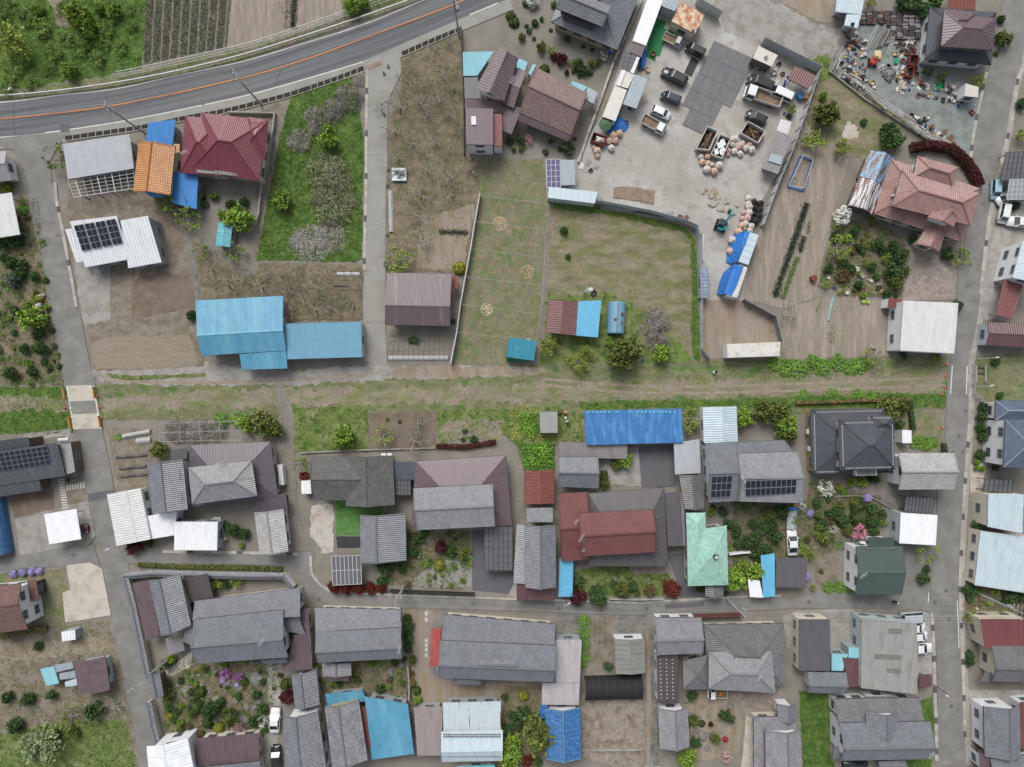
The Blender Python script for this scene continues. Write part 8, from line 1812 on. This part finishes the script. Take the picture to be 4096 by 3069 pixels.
K(1,1); bed('white netted row beside the concrete lane', (1243,30), (1248,395), .8, .35, M_rowc); bed('white netted row under the hoop frame', (1225,1510), (1750,1510), .9, .3, M_rowc); bed('short white netted row in the lower orchard', (770,768), (975,768), .8, .3, M_rowc); bed('dark sheet row in the lower orchard', (738,872), (868,870), .5, .2, M_vin)
K(0,2); bed('black mulch row, top of three', (1030,730), (1300,708), .6, .2, M_vin); bed('black mulch row, middle of three', (1055,830), (1300,806), .6, .2, M_vin); bed('black mulch row, bottom of three', (1065,900), (1310,876), .55, .2, M_vin); bed('clear film tunnel beside the crossing street', (1090,545), (1335,500), .9, .4, M_vinl); bed('second film tunnel below the clear one', (1210,590), (1335,575), 1.2, .4, M_vinl)
K(3,1); bed('pale netted row in the vegetable field', (735,970), (690,1180), .7, .25, mk('pale_film','8fa5a0',.15,2,.5))
K(0,3); 
KZ(500,2769,1.7015); 
K(3,0); b = thing('raised_frame', 'long net frame edged with blue sheet in the field', 'frame', W((450,1500)))
q = WL([(345,1640),(480,1660),(560,1400),(475,1365)], .9); M_bs = mk('tarp_blue','2b78c9')
for i in range(4): MB().bar(q[i], q[(i+1)%4], .07).obj('pipe', M_ins, b); MB().bar((q[i].x,q[i].y,0), q[i], .06).obj('post', M_ins, b)
lo = WL([(335,1650),(470,1690),(545,1420),(440,1385)], .12)
for i in range(4): MB().bar(lo[i], lo[(i+1)%4], .3, .25).obj('edge_sheet', mk('faded_blue_sheet','3c63a0',.1,2,.7), b)
n = 300; u, v = rng.uniform(0,1,n), rng.uniform(0,1,n); qa = [np.array(p) for p in lo]; Q = (qa[0]*(1-u)[:,None]+qa[1]*u[:,None])*(1-v)[:,None]+(qa[3]*(1-u)[:,None]+qa[2]*u[:,None])*v[:,None]; Q[:,2] = rng.uniform(.05,.3,n); V, F = leaves(Q, .1, .3, aspect=.4); obj('dry_stalks', V, F, leafm('drystalk','8a7d62',.3), b)
# stepping stones and path slabs by the dark solar house
M_step = mk('step_slab','cfccc4',.06,2,.85)
K(0,2)
def slabthing(x, y, w, h, a=0):
    p = W((x,y)); Rm = Matrix.Rotation(a,3,'Z'); k = 1/SC[0]/PXM; v = [Rm@Vector((sx*w/2*k, sy*h/2*k, 0)) for sx,sy in ((-1,-1),(1,-1),(1,1),(-1,1))]; return [p+q+Vector((0,0,.03)) for q in v]
gp = thing('slab_path', 'path of pale slabs beside the dark solar house', 'path', W((560,1000)))
for i in range(12): v = slabthing(540+i*3.6, 925+i*22.5, 52, 14, .1); obj('slab', v+[q+Vector((0,0,.05)) for q in v], BOXF, M_step, gp)
for i in range(7): v = slabthing(597+i*24, 996-i*3.5, 15, 52, .12); obj('slab', v+[q+Vector((0,0,.05)) for q in v], BOXF, M_step, gp)
gp = thing('slab_path', 'stepping slab path in the dirt drive of farmhouse', 'path', W((0,0))); K(1,3)
for i, y in enumerate((450,505,690,730,770,820)): v = slabthing(1558, y, 24, 40 if i < 2 else 30, 0); obj('slab', v+[q+Vector((0,0,.04)) for q in v], BOXF, M_step, gp)
# ================================================================ scrap yard
K(3,0)
for t_, x_, y_ in (('left plank rack',790,500),('orange mini dumper',1090,545),('three ladders',1130,330),('scrap heap under white sheet',1220,650),('two red skips',1430,580),('cream covered heap',1345,765),('green tarp bundle',1675,760),('upper plank rack',950,740),('lower plank rack',1600,1200),('clipped dark hedge',1430,90),('tiled stack rows',1150,180),('yard gap below the hedge',1400,250),('rack foot by the street',1860,1380)): land(t_, W((x_,y_)))
TS = {}
for k, col in (('dark','524a49'),('silver','8a8a8c'),('red','6f4a42'),('brown','5b4b46')):
    m_ = MB()
    for i in range(9): m_.box(-.45+i*.1,-.37+i*.1,-.17,.17,0,.42+.02*(i%2))
    m_.box(-.48,.48,-.2,.2,-.02,.05); TS[k] = npmesh('tile_stack', m_.V, m_.F, mats=[mk('stack_'+k,col,.25,3,.7,island=.25,fine=.1)])
def scat(k, x, y, rz, nm, me, look, cat, s=1.0, z=.0):
    o = bpy.data.objects.new(nm, me); link(o); p = W((x,y)); o.location = (p.x,p.y,z+.05); o.rotation_euler = (0,0,rz); o.scale = (s,s,s); auto(o, look, cat, look.rstrip('s')+'s'); return o
rd = random.Random(3)
for j in range(13):
    for i in range(10):
        x, y = 985+i*54+rd.uniform(-6,6), 118+j*19+rd.uniform(-3,3)
        if x-j*3 < 960+j*2 or (y > 230 and x < 1250): continue
        k = rd.choice(('dark','dark','brown','silver','red') if x < 1300 else ('dark','dark','dark','silver')); scat(k, x, y, rd.uniform(-.08,.02), 'tile_stack', TS[k], {'dark':'stack of dark roof tiles','silver':'stack of silver roof tiles','red':'stack of red roof tiles','brown':'stack of brown roof tiles'}[k], 'roof tiles')
for x, y in ((1360,330),(1420,350),(1350,400),(1400,420),(1450,380),(1440,440),(1310,420),(1340,450),(860,330),(900,370),(930,320),(900,420),(960,420),(880,540),(800,560),(1010,500),(830,610)): k = rd.choice(('dark','silver','brown','dark')); scat(k, x, y, rd.uniform(-1,1), 'tile_stack', TS[k], {'dark':'stack of dark roof tiles','silver':'stack of silver roof tiles','brown':'stack of brown roof tiles'}[k], 'roof tiles', .9)
# ladders
def ladder(label, a, e, w=.42, z0=.4, z1=.6, mat=None):
    A, B = W(a,z0), W(e,z1); d = (B-A).normalized(); s = Vector((-d.y,d.x,0))*w/2; b = thing('ladder', label, 'ladder', (A.x,A.y,0))
    for k in (-1,1): MB().bar(A+s*k, B+s*k, .06).obj('rail', mat or M_alu, b)
    n = int((B-A).length/.32)
    for i in range(1, n): p = A.lerp(B,i/n); MB().bar(p-s, p+s, .05).obj('rung', mat or M_alu, b)
ladder('aluminium ladder, left of three in the scrap yard', (1030,435), (1130,215)); ladder('aluminium ladder, middle of three in the scrap yard', (1075,430), (1200,240), mat=M_plk); ladder('aluminium ladder, right of three in the scrap yard', (1215,490), (1265,325))
ladder('ladder lying on the upper plank rack', (1020,770), (1370,1030), .5, 1.3, 1.3); ladder('ladder lying on the lower plank rack', (1380,1070), (1880,1390), .5, 1.3, 1.3); ladder('ladder beside the white ribbed garage', (0,0), (1,1)) if False else None
# plank racks along the boundary
def rack(label, ps, n, w, z, mat):
    P = WL(ps); b = thing('plank_rack', label, 'rack', P[0])
    for p, q in zip(P, P[1:]):
        L = (q-p).length; d = (q-p).normalized(); s = Vector((-d.y,d.x,0)); m_ = int(L/1.8)
        for i in range(m_+1):
            for k in (-1,1): c_ = p.lerp(q,i/max(1,m_))+s*w*.5*k; MB().bar(c_, c_+Vector((0,0,z)), .07).obj('post', M_dpipe, b)
        for i in range(int(n*L)):
            t = rd.uniform(0,.9); c_ = p.lerp(q,t)+s*rd.uniform(-w/2,w/2); l = min(rd.uniform(1.5,3.2), L*(1-t)+.4); c_.z = z+rd.uniform(.0,.25); v = Matrix.Rotation(rd.gauss(0,.04),3,'Z')@d; MB().bar(c_, c_+v*l, rd.uniform(.1,.22), .04).obj('plank', rd.choice((mat,M_plk,M_plk,mk('pale_plank','bab5ab',.15,2,.85))), b)
rack('weathered plank rack at the left corner of scrap yard', [(820,420),(760,540),(730,610)], 3.2, 1.0, 1.1, M_plk)
rack('weathered plank rack, upper run along the slanting boundary', [(730,620),(960,770),(1170,960)], 3.2, 1.1, 1.1, M_plk)
rack('weathered plank rack, lower run along the slanting boundary', [(1190,960),(1500,1180),(1880,1410)], 3.0, 1.1, 1.1, M_plk)
wall('thin block kerb below the scrap yard racks', [(690,635),(1000,880),(1350,1110),(1560,1240)], .5, .2, M_block)
# poles bundle
for i in range(14):
    a = W((1110+i*9,430-i*4),.3+rd.uniform(0,.3)); e = W((1185+i*8+rd.uniform(-10,10),215+i*8),.4+rd.uniform(0,.3)); m_ = MB().bar(a, e, .09); o = m_.own('scaffold_pole', rd.choice((M_plk,M_gpost,M_dpipe)), None, 'pole'); auto(o, 'grey scaffold pole', 'pole', 'scaffold poles')
# mixed goods: boxes, buckets, sheets
GOODS = (('crate','beige crate','crate','d9b98a'),('crate','yellow cream crate','crate','dcc58c'),('crate','dark crate','crate','4d4643'),('crate','white crate','crate','d8d6d0'),('bucket','white bucket','bucket','dedede'),('bucket','blue bucket','bucket','2b68b8'),('bucket','green bucket','bucket','2ea06f'),('scrap_sheet','rusty sheet','sheet','77574b'),('scrap_sheet','white sheet','sheet','d5d3cd'),('scrap_sheet','grey sheet','sheet','8f9294'),('crate','red crate','crate','8d5548'))
GMESH = {}
def good(i, x, y, s=1.0):
    nm, look, cat, col = GOODS[i]; key = i
    if key not in GMESH:
        m_ = MB()
        if nm == 'crate':
            m_.box(-.4,.4,-.3,.3,0,.05); [m_.box(*q) for q in ((-.4,.4,-.3,-.26,.05,.4),(-.4,.4,.26,.3,.05,.4),(-.4,-.36,-.26,.26,.05,.4),(.36,.4,-.26,.26,.05,.4),(-.33,.1,-.22,.1,.05,.3))]
        elif nm == 'bucket': m_.lathe([(.15,0),(.2,.32),(.21,.34),(.17,.33),(.13,.05)],12)
        else: m_.quad8([(-.5,-.35,.05),(.5,-.35,.02),(.52,.35,.1),(-.45,.36,.03)],[(-.5,-.35,.08),(.5,-.35,.05),(.52,.35,.13),(-.45,.36,.06)])
        GMESH[key] = npmesh(nm, m_.V, m_.F, mats=[mk('good_'+look.replace(' ','_'), col, .15, 3, .7)])
    scat(None, x, y, rd.uniform(0,3.1), nm, GMESH[key], look, cat, s*rd.uniform(.8,1.2))
for x, y, i in ((870,435,0),(840,505,1),(975,470,0),(1125,512,1),(1275,485,1),(985,430,3),(935,660,0),(1000,690,2),(1020,710,3),(1090,770,3),(1075,740,0),(1440,510,10),(1450,520,1),(1400,590,4),(1360,615,5),(1390,640,6),(1340,640,0),(1310,690,0),(1420,670,4),(1290,540,6),(860,540,5),(1180,660,8),(1240,710,8),(1160,600,8),(1210,600,2),(1250,650,2),(1330,740,8),(1380,740,9),(1510,740,10),(1560,770,8),(1620,760,4),(1660,765,6),(1690,780,8),(1780,775,3),(1750,800,2),(1800,830,3),(1760,890,5),(1830,940,5),(1850,910,9),(1880,900,8),(1950,1000,10),(1980,940,4),(1400,800,5),(1420,790,9),(1570,850,1),(1480,850,7),(1640,830,9),(1700,890,2),(1410,1040,8),(1410,1080,5),(1490,1070,6),(1540,1060,2),(1580,1090,9),(1540,1120,5),(1600,1130,7),(1640,1150,9),(1660,1200,8),(1690,1220,8),(1720,1170,7),(1770,1220,7),(1790,1270,7),(1740,1260,8),(1760,1290,3),(1800,1330,8),(1870,1350,10),(1890,1390,10),(1620,1190,0),(1500,1120,2),(1470,1050,8),(1560,1040,3),(1900,1440,7),(1170,390,8),(1300,210,8),(1260,240,8),(1340,250,5),(1330,310,5),(1180,130,10),(940,300,8),(860,280,7)): good(i, x, y, 1.0)
for _ in range(330):
    x, y = rd.choice(((rd.uniform(830,1020),rd.uniform(340,640)),(rd.uniform(1280,1480),rd.uniform(340,720)),(rd.uniform(1300,1900),rd.uniform(730,940)),(rd.uniform(1400,1850),0),(rd.uniform(760,1000),-1)))
    if y == -1: y = 560+(x-760)*.6+rd.uniform(-20,90)
    elif y == 0: y = 1040+(x-1400)*.72+rd.uniform(-40,30)
    elif x > 1300 and y > 730: y = min(y, 800+(x-1300)*.2)
    good(rd.choice((2,2,3,3,8,8,9,9,9,7,10,4,2,5)), x, y, rd.uniform(.4,.95))
KZ(2900,150,4.733)
for x, y, i in ((950,600,3),(920,690,3),(1080,700,10),(880,830,8),(980,850,8),(1130,850,5),(1110,920,5),(1390,950,9),(1490,990,9),(1110,1450,5),(1200,1510,2),(1180,760,5),(1010,520,2),(470,520,1),(760,580,5),(700,640,3)): good(i, x, y)
K(2,1)
for i in range(9): a, e = W((870+rd.uniform(-10,40),118+i*9),.1+.04*(i%3)), W((1130+rd.uniform(-20,60),165+i*9),.1+.04*(i%3)); o = MB().bar(a, e, .12, .08).own('steel_pipe', rd.choice((M_gpost,M_plk,M_alu)), None, 'pipe'); auto(o, 'grey steel section', 'pipe', 'steel sections by the fence')
for i in range(8): a, e = W((1200+rd.uniform(-10,30),190+i*7),.1+.04*(i%3)), W((1440+rd.uniform(-20,20),235+i*7),.1); o = MB().bar(a, e, .12, .08).own('steel_pipe', rd.choice((M_gpost,M_plk,M_dpipe)), None, 'pipe'); auto(o, 'dull steel section', 'pipe', 'steel sections by the fence')
for i in range(5): a, e = W((1772+i*7,410),.2), W((1775+i*7,655),.2); o = MB().bar(a, e, .13, .1).own('steel_section', (M_dpipe,M_dpipe,M_gpost,M_skw,M_skw)[i], None, 'beam'); auto(o, 'long steel beam', 'beam', 'steel beams along the fence')
for x, y, i in ((880,105,9),(1590,265,10),(1640,275,7),(1500,240,9),(800,900,8),(825,935,2),(770,905,9),(1260,1525,5)): good(i, x, y)
K(2,0)
for x, y, i in ((1050,1050,9),(1110,1090,2),(1080,1130,9),(1020,1090,2),(940,1300,9),(900,1290,0),(1150,950,2),(1180,970,9),(1240,610,2),(1300,625,0),(1350,485,10),(780,1440,9),(850,1480,9),(800,1510,2),(720,1470,8)): good(i, x, y)
K(3,1)
for x, y, i in ((690,795,3),(745,795,5),(740,885,5),(850,925,3),(790,915,9),(990,905,10),(990,785,3),(1060,825,3),(1140,850,9),(1160,920,1),(1130,890,2),(805,690,8),(940,720,8),(710,660,7),(1070,325,10),(1260,330,5),(1400,365,9),(1235,1100,9),(1245,1170,2),(1240,1230,9),(1250,1290,3),(1240,1350,9),(1085,1410,3)): good(i, x, y)
K(3,0)
# mini digger without arm
o = place('mini_dumper', 'small orange mini dumper with a beige canopy board', 'machine', (1090,545), (1095,480)); V, F = loft([[(math.cos(a*math.pi/6)*.65*k, math.sin(a*math.pi/6)*.6*k, z) for a in range(12)] for z, k in ((.5,.95),(.6,1),(1.0,.95),(1.15,.7))]); raw('body', V, F, mk('digger_orange','d9573a',.08,2,.5), o)
for s in (-1,1): V, F = loft([[(x, s*.55+yy, z) for x, z in ((-.8,.2),(-.65,.02),(.65,.02),(.8,.2),(.65,.42),(-.65,.42))] for yy in (-.14,.14)]); raw('track', V, F, M_tyre, o)
m_ = MB(); [m_.bar((.5,y,.9),(.7,y,2.0),.06) for y in (-.4,.4)]; raw('canopy_frame', m_.V, m_.F, M_blk, o); rbox(o,'canopy',mk('canopy_board','d8c795',.06,2,.8),.3,1.25,-.55,.55,2.0,2.06)
for q, l in (([(1405,575),(1480,580),(1490,490),(1420,485)],'upper red skip at the right of the scrap yard'),([(1380,672),(1440,680),(1452,590),(1395,600)],'lower red skip at the right of the scrap yard')): skip(l, q, 1.1, mk('skip_red','7c3a30',.15,2,.8), M_inner)
tarp('large white sheet heap in the scrap yard', [[(1145,590,.3),(1200,590,.7),(1280,600,.3)],[(1160,650,.3),(1215,640,.8),(1290,650,.3)],[(1190,700,.1),(1240,720,.5),(1270,700,.1)]], mk('white_sheet_heap','a3a19c',.3,2,.7,col2='4b4744',m=(2,.48,.56)), amp=.15)
tarp('cream covered heap below the red skips', [[(1310,735,.2),(1340,720,.7),(1370,740,.2)],[(1315,790,.1),(1350,790,.6),(1395,795,.1)]], mk('cream_sheet','cfc4b0',.1,2,.7), amp=.1)
tarp('bright green tarp bundle near the street side', [[(1650,735,.4),(1680,730,.9),(1705,735,.4)],[(1645,785,.4),(1675,790,.8),(1700,770,.4)]], mk('bright_green_sheet','1fb57a',.08,2,.6), amp=.06)
tarp('bright green tarp bundle in the middle of scrap yard', [[(1275,515,.4),(1292,512,.7),(1310,520,.4)],[(1275,560,.4),(1295,565,.7),(1315,550,.4)]], mk('bright_green_sheet','1fb57a',.08,2,.6), amp=.06)
# ================================================================ people
def skinmesh(me):
    if not me.skin_vertices: 
        bm = bmesh.new(); bm.from_mesh(me); bm.verts.layers.skin.verify(); bm.to_mesh(me); bm.free()
def figure(label, joints, edges, rad, at, to, mat, cat='person'):
    p, q = W(at,.9), W(to,.9); root = thing('person', label, cat, (p.x,p.y,.05)); root.rotation_euler = (0,0,math.atan2(q.y-p.y,q.x-p.x))
    me = bpy.data.meshes.new('body'); me.from_pydata([tuple(j) for j in joints], edges, []); skinmesh(me)
    for i, r_ in enumerate(rad): me.skin_vertices[0].data[i].radius = (r_, r_)
    me.skin_vertices[0].data[0].use_root = True; me.materials.append(mat); o = bpy.data.objects.new('body', me); link(o); o.parent = root
    o.modifiers.new('skin','SKIN'); sb = o.modifiers.new('sub','SUBSURF'); sb.levels = 2; sb.render_levels = 2
    return root
M_skin = mk('skin','c69a7c',.05,4,.6,fine=0); M_navy = mk('navy_cloth','252a44',.1,4,.85); M_dcl = mk('black_cloth','232325',.1,4,.85); M_wcl = mk('white_cloth','e3e2de',.06,4,.85)
def hand(par, o_, d, side):
    """palm and five fingers"""
    d = Vector(d).normalized(); x = Vector((-d.y,d.x,0)).normalized() if d.xy.length > .01 else Vector((0,1,0)); n = d.cross(x); o_ = Vector(o_); m_ = MB().bar(o_, o_+d*.09, .08, .03)
    for k, (l, off) in enumerate(((.07,-.03),(.08,-.01),(.075,.012),(.06,.032))): a = o_+d*.085+x*off; m_.tube([a, a+d*l*.55-n*.008, a+d*l*.8-n*.035], [.009,.0085,.007], 5)
    m_.tube([o_+d*.03+x*.04*side, o_+d*.07+x*.07*side, o_+d*.1+x*.06*side-n*.02], [.011,.01,.008], 5); raw('hand', m_.V, m_.F, M_skin, par)
def head(par, c_, f=(1,0,0), hat=None, hair=M_dcl):
    c_ = Vector(c_); f = Vector(f).normalized(); s = Vector((-f.y,f.x,0)); bm = bmesh.new(); bmesh.ops.create_uvsphere(bm, u_segments=14, v_segments=10, radius=.11)
    for v in bm.verts: q = v.co.copy(); v.co = c_+f*q.x*.92+s*q.y*.78+Vector((0,0,q.z*1.12))
    V = [tuple(v.co) for v in bm.verts]; F = [[v.index for v in fc.verts] for fc in bm.faces]; bm.free(); hd = raw('head', V, F, M_skin, par, True)
    m_ = MB().tube([c_+f*.1+Vector((0,0,.02)), c_+f*.125-Vector((0,0,.02)), c_+f*.1-Vector((0,0,.03))], [.01,.017,.012], 6); raw('nose', m_.V, m_.F, M_skin, hd)
    for k in (-1,1):
        m_ = MB().lathe([(.004,-.012),(.012,0),(.004,.012)],8,c_+f*.094+s*.035*k+Vector((0,0,.015))); raw('eye', m_.V, m_.F, M_blk, hd); m_ = MB().bar(c_+s*.085*k+Vector((0,0,-.03)), c_+s*.092*k+Vector((0,0,.03)), .03, .02); raw('ear', m_.V, m_.F, M_skin, hd)
    m_ = MB().bar(c_+f*.096-s*.025-Vector((0,0,.06)), c_+f*.096+s*.025-Vector((0,0,.06)), .012, .01); raw('mouth', m_.V, m_.F, mk('lip','9c5f55',.05,3,.6,fine=0), hd)
    if hat:
        m_ = MB().lathe(hat[1],16,c_+Vector((0,0,.02))); raw(hat[0], m_.V, m_.F, hat[2], par, True)
    m_ = MB().lathe([(.1,-.06),(.108,0),(.1,.06),(.06,.115),(.01,.13)],12,c_-f*.02); raw('hair', [Vector(v) for v in m_.V], m_.F, hair, par)
K(3,3)
# cyclist heading right on the alley
o = figure('cyclist in navy jacket and white helmet on the alley', [(-.12,0,.95),(-.02,0,1.15),(.12,0,1.36),(.17,0,1.47),(.1,.19,1.36),(.3,.24,1.14),(.5,.24,1.05),(.1,-.19,1.36),(.3,-.24,1.14),(.5,-.24,1.05),(-.1,.1,.92),(.22,.11,.72),(.08,.11,.36),(.2,.11,.3),(-.1,-.1,.92),(.24,-.11,.85),(.14,-.11,.52),(.26,-.11,.47)],
 [(0,1),(1,2),(2,3),(2,4),(4,5),(5,6),(2,7),(7,8),(8,9),(0,10),(10,11),(11,12),(12,13),(0,14),(14,15),(15,16),(16,17)], [.15,.15,.16,.06,.075,.055,.04,.075,.055,.04,.11,.085,.055,.045,.11,.085,.055,.045], (1275,346), (1320,357), M_navy)
head(o, (.24,0,1.6), (1,0,-.1), ('helmet', [(.145,-.01),(.15,.03),(.135,.1),(.08,.155),(.01,.17)], M_ins)); hand(o, (.5,.24,1.04), (1,0,-.2), -1); hand(o, (.5,-.24,1.04), (1,0,-.2), 1)
m_ = MB().box(-.38,-.14,-.16,.16,.98,1.3); raw('backpack', m_.V, m_.F, M_dcl, o)
bk = place('bicycle', 'bicycle ridden by the navy jacket cyclist', 'bicycle', (1262,343), (1307,354))
for x in (-.52,.58):
    V, F = loft([[(x+r_*math.cos(a*math.pi/12), y, .36+r_*math.sin(a*math.pi/12)) for a in range(24)] for y, r_ in ((-.02,.34),(0,.36),(.02,.34),(0,.32),(-.02,.34))], False); w_ = raw('wheel', V, F, M_tyre, bk)
    m_ = MB(); [m_.bar((x,0,.36),(x+.33*math.cos(a*math.pi/5),0,.36+.33*math.sin(a*math.pi/5)),.008) for a in range(10)]; raw('spokes', m_.V, m_.F, M_alu, w_)
m_ = MB().bar((-.52,0,.36),(-.1,0,.32),.03).bar((-.1,0,.32),(-.22,0,.88),.035).bar((-.2,0,.78),(.42,0,.85),.035).bar((-.1,0,.32),(.44,0,.75),.035).bar((-.52,0,.36),(-.2,0,.78),.025).bar((.58,0,.36),(.4,0,.98),.035); raw('frame', m_.V, m_.F, M_gpost, bk)
m_ = MB().bar((.4,-.28,1.02),(.4,.28,1.02),.03).bar((.4,0,.95),(.4,0,1.02),.04); raw('handlebar', m_.V, m_.F, M_blk, bk); rbox(bk,'saddle',M_blk,-.36,-.1,-.08,.08,.88,.93); rbox(bk,'basket',M_gpost,.45,.75,-.16,.16,.82,1.0); m_ = MB().bar((-.1,-.14,.28),(-.1,.14,.36),.03); raw('crank', m_.V, m_.F, M_blk, bk)
K(2,1)
# crouching weeder in the grass
o = figure('person in white top crouching on the railway verge grass', [(0,0,.28),(.1,0,.5),(.24,0,.68),(.31,0,.78),(.22,.19,.66),(.42,.2,.46),(.52,.12,.22),(.22,-.19,.66),(.42,-.2,.46),(.5,-.1,.22),(.02,.12,.26),(.3,.17,.42),(.1,.16,.08),(.26,.16,.05),(.02,-.12,.26),(.3,-.17,.42),(.1,-.16,.08),(.26,-.16,.05)],
 [(0,1),(1,2),(2,3),(2,4),(4,5),(5,6),(2,7),(7,8),(8,9),(0,10),(10,11),(11,12),(12,13),(0,14),(14,15),(15,16),(16,17)], [.15,.15,.16,.06,.075,.055,.04,.075,.055,.04,.11,.085,.055,.045,.11,.085,.055,.045], (1893,1640), (1930,1615), M_wcl)
head(o, (.38,0,.9), (1,0,-.5), ('sun_hat', [(.24,.02),(.24,.035),(.12,.04),(.115,.12),(.07,.15),(.01,.15)], M_dcl)); hand(o, (.52,.12,.2), (.3,0,-1), -1); hand(o, (.5,-.1,.2), (.3,0,-1), 1)
# ================================================================ small garden goods
def barrel(label, at, r, h, col): p = W(at); b = thing('barrel', label, 'barrel', (p.x,p.y,0)); MB().lathe([(r*.95,0),(r,.05),(r*1.02,h*.33),(r*.98,h*.36),(r*1.02,h*.66),(r*.98,h*.7),(r,h)],14,p).obj('drum', mk('drum_'+col,col,.15,3,.7), b); MB().lathe([(r*.9,h),(r*.9,h+.02)],14,p).obj('lid', mk('drum_lid_'+col,col,.2,4,.8), b)
K(2,2); barrel('rusty drum, left of two beside the flat grey hut', (525,324), .3, .85, '6d4a40'); barrel('pale rusty drum, right of two beside the flat grey hut', (577,325), .3, .85, 'b08a6c'); barrel('white barrel below the two rusty drums', (577,378), .2, .6, 'dcdcd8'); barrel('pale green barrel below the white barrel', (588,408), .26, .7, '9cb5a8')
K(3,1); barrel('lime green tub, left of two in the vegetable field', (995,1010), .34, .5, '9bc24a'); barrel('lime green tub, right of two in the vegetable field', (1035,1015), .3, .45, '9bc24a'); barrel('rust red incinerator drum beside the garden', (548,810), .55, 1.0, '7a4438')
K(0,2); 
for i, (x, y) in enumerate(((1912,1262),(1932,1262),(1952,1262),(1912,1280),(1932,1280),(1952,1280),(1890,1272))): p = W((x,y)); o = MB().lathe([(.22,0),(.22,.5),(.19,.55),(.05,.56)],12,p).own('canister', mk('canister_white' if i < 6 else 'canister_yellow','e2e2de' if i < 6 else 'd3cf9c',.04,2,.5), None, 'canister'); auto(o, 'white canister' if i < 6 else 'yellowish canister', 'canister', 'canisters by the white carport')
KZ(2900,150,4.733); barrel('blue square tank beside the orange box', (1395,1140), .6, 1.0, '4a8fc4'); barrel('tan round water tank in front of white hut', (605,565), .55, .9, 'c9a878')
o = thing('tool_box', 'orange box beside the blue tank', 'box', W((1485,1140))); p = W((1485,1140)); MB().box(p.x-.4,p.x+.4,p.y-.45,p.y+.45,0,.9).obj('case', mk('box_orange','d98a2f',.06,2,.5), o); MB().box(p.x-.42,p.x+.42,p.y-.47,p.y+.47,.9,.98).obj('lid', mk('box_orange_lid','e09a3f',.06,2,.5), o)
# concrete well rings at the farm lane
K(1,0); land('farm lane bend', W((1200,700)))
for x, y in ((1223,590),(1185,652),(1187,1013),(1222,1493),(1212,1635)): p = W((x,y)); m_ = MB().lathe([(.24,0),(.26,.5),(.17,.5),(.16,.15)],14,p); o = m_.own('concrete_pot', M_block, None, 'pot'); auto(o, 'round concrete pot', 'pot', 'concrete pots by the lane')
K(1,1)
for x, y in ((1210,412),(1190,680)): p = W((x,y)); m_ = MB().lathe([(.24,0),(.26,.5),(.17,.5),(.16,.15)],14,p); o = m_.own('concrete_pot', M_block, None, 'pot'); auto(o, 'round concrete pot', 'pot', 'concrete pots by the lane')
K(1,0); b = thing('firewood_stand', 'stand heaped with grey pruned branches in the orchard', 'stand', W((1320,1550))); p = W((1322,1550)); MB().box(p.x-1.25,p.x+1.25,p.y-1.1,p.y+1.1,.5,.58).obj('tabletop', STY['wr'][1], b)
for sx in (-1,1):
    for sy in (-1,1): MB().box(p.x+sx*1.1-.05,p.x+sx*1.1+.05,p.y+sy*.95-.05,p.y+sy*.95+.05,0,.5).obj('leg', M_dpipe, b)
for i in range(40): a = rd.gauss(0,.5); c_ = p+Vector((rd.uniform(-.9,.9),rd.uniform(-.6,.9),.6+rd.uniform(0,.3))); v = Vector((math.cos(a),math.sin(a),0))*rd.uniform(.3,.8); MB().bar(c_-v, c_+v, .05).obj('branch', rd.choice((M_barkw,M_plk,M_dpipe)), b)
# rail fence and gate frames at the right crossing
K(3,2); b = thing('crossing_fence', 'grey rail fence right of the street crossing', 'fence', W((1960,100))); P = WL([(1955,-90),(1958,180),(2030,205)])
for a_, e_ in zip(P,P[1:]):
    n = max(2,int((e_-a_).length/1.5))
    for i in range(n+1): q = a_.lerp(e_,i/n); MB().bar(q, q+Vector((0,0,1.0)), .07).obj('post', M_gpost, b)
    for z in (.5,.95): MB().bar(a_+Vector((0,0,z)), e_+Vector((0,0,z)), .06).obj('rail', M_gpost, b)
K(3,1); b = thing('track_frame', 'rusty track frame left on the grass', 'frame', W((2050,1600)))
for y in (1590,1640): MB().bar(W((1990,y),.15), W((2090,y+5),.15), .18).obj('beam', M_dpipe, b)
for x in (1998,2080): MB().bar(W((x,1575),.12), W((x,1720),.12), .25).obj('beam', M_block, b)
resolve_labels()
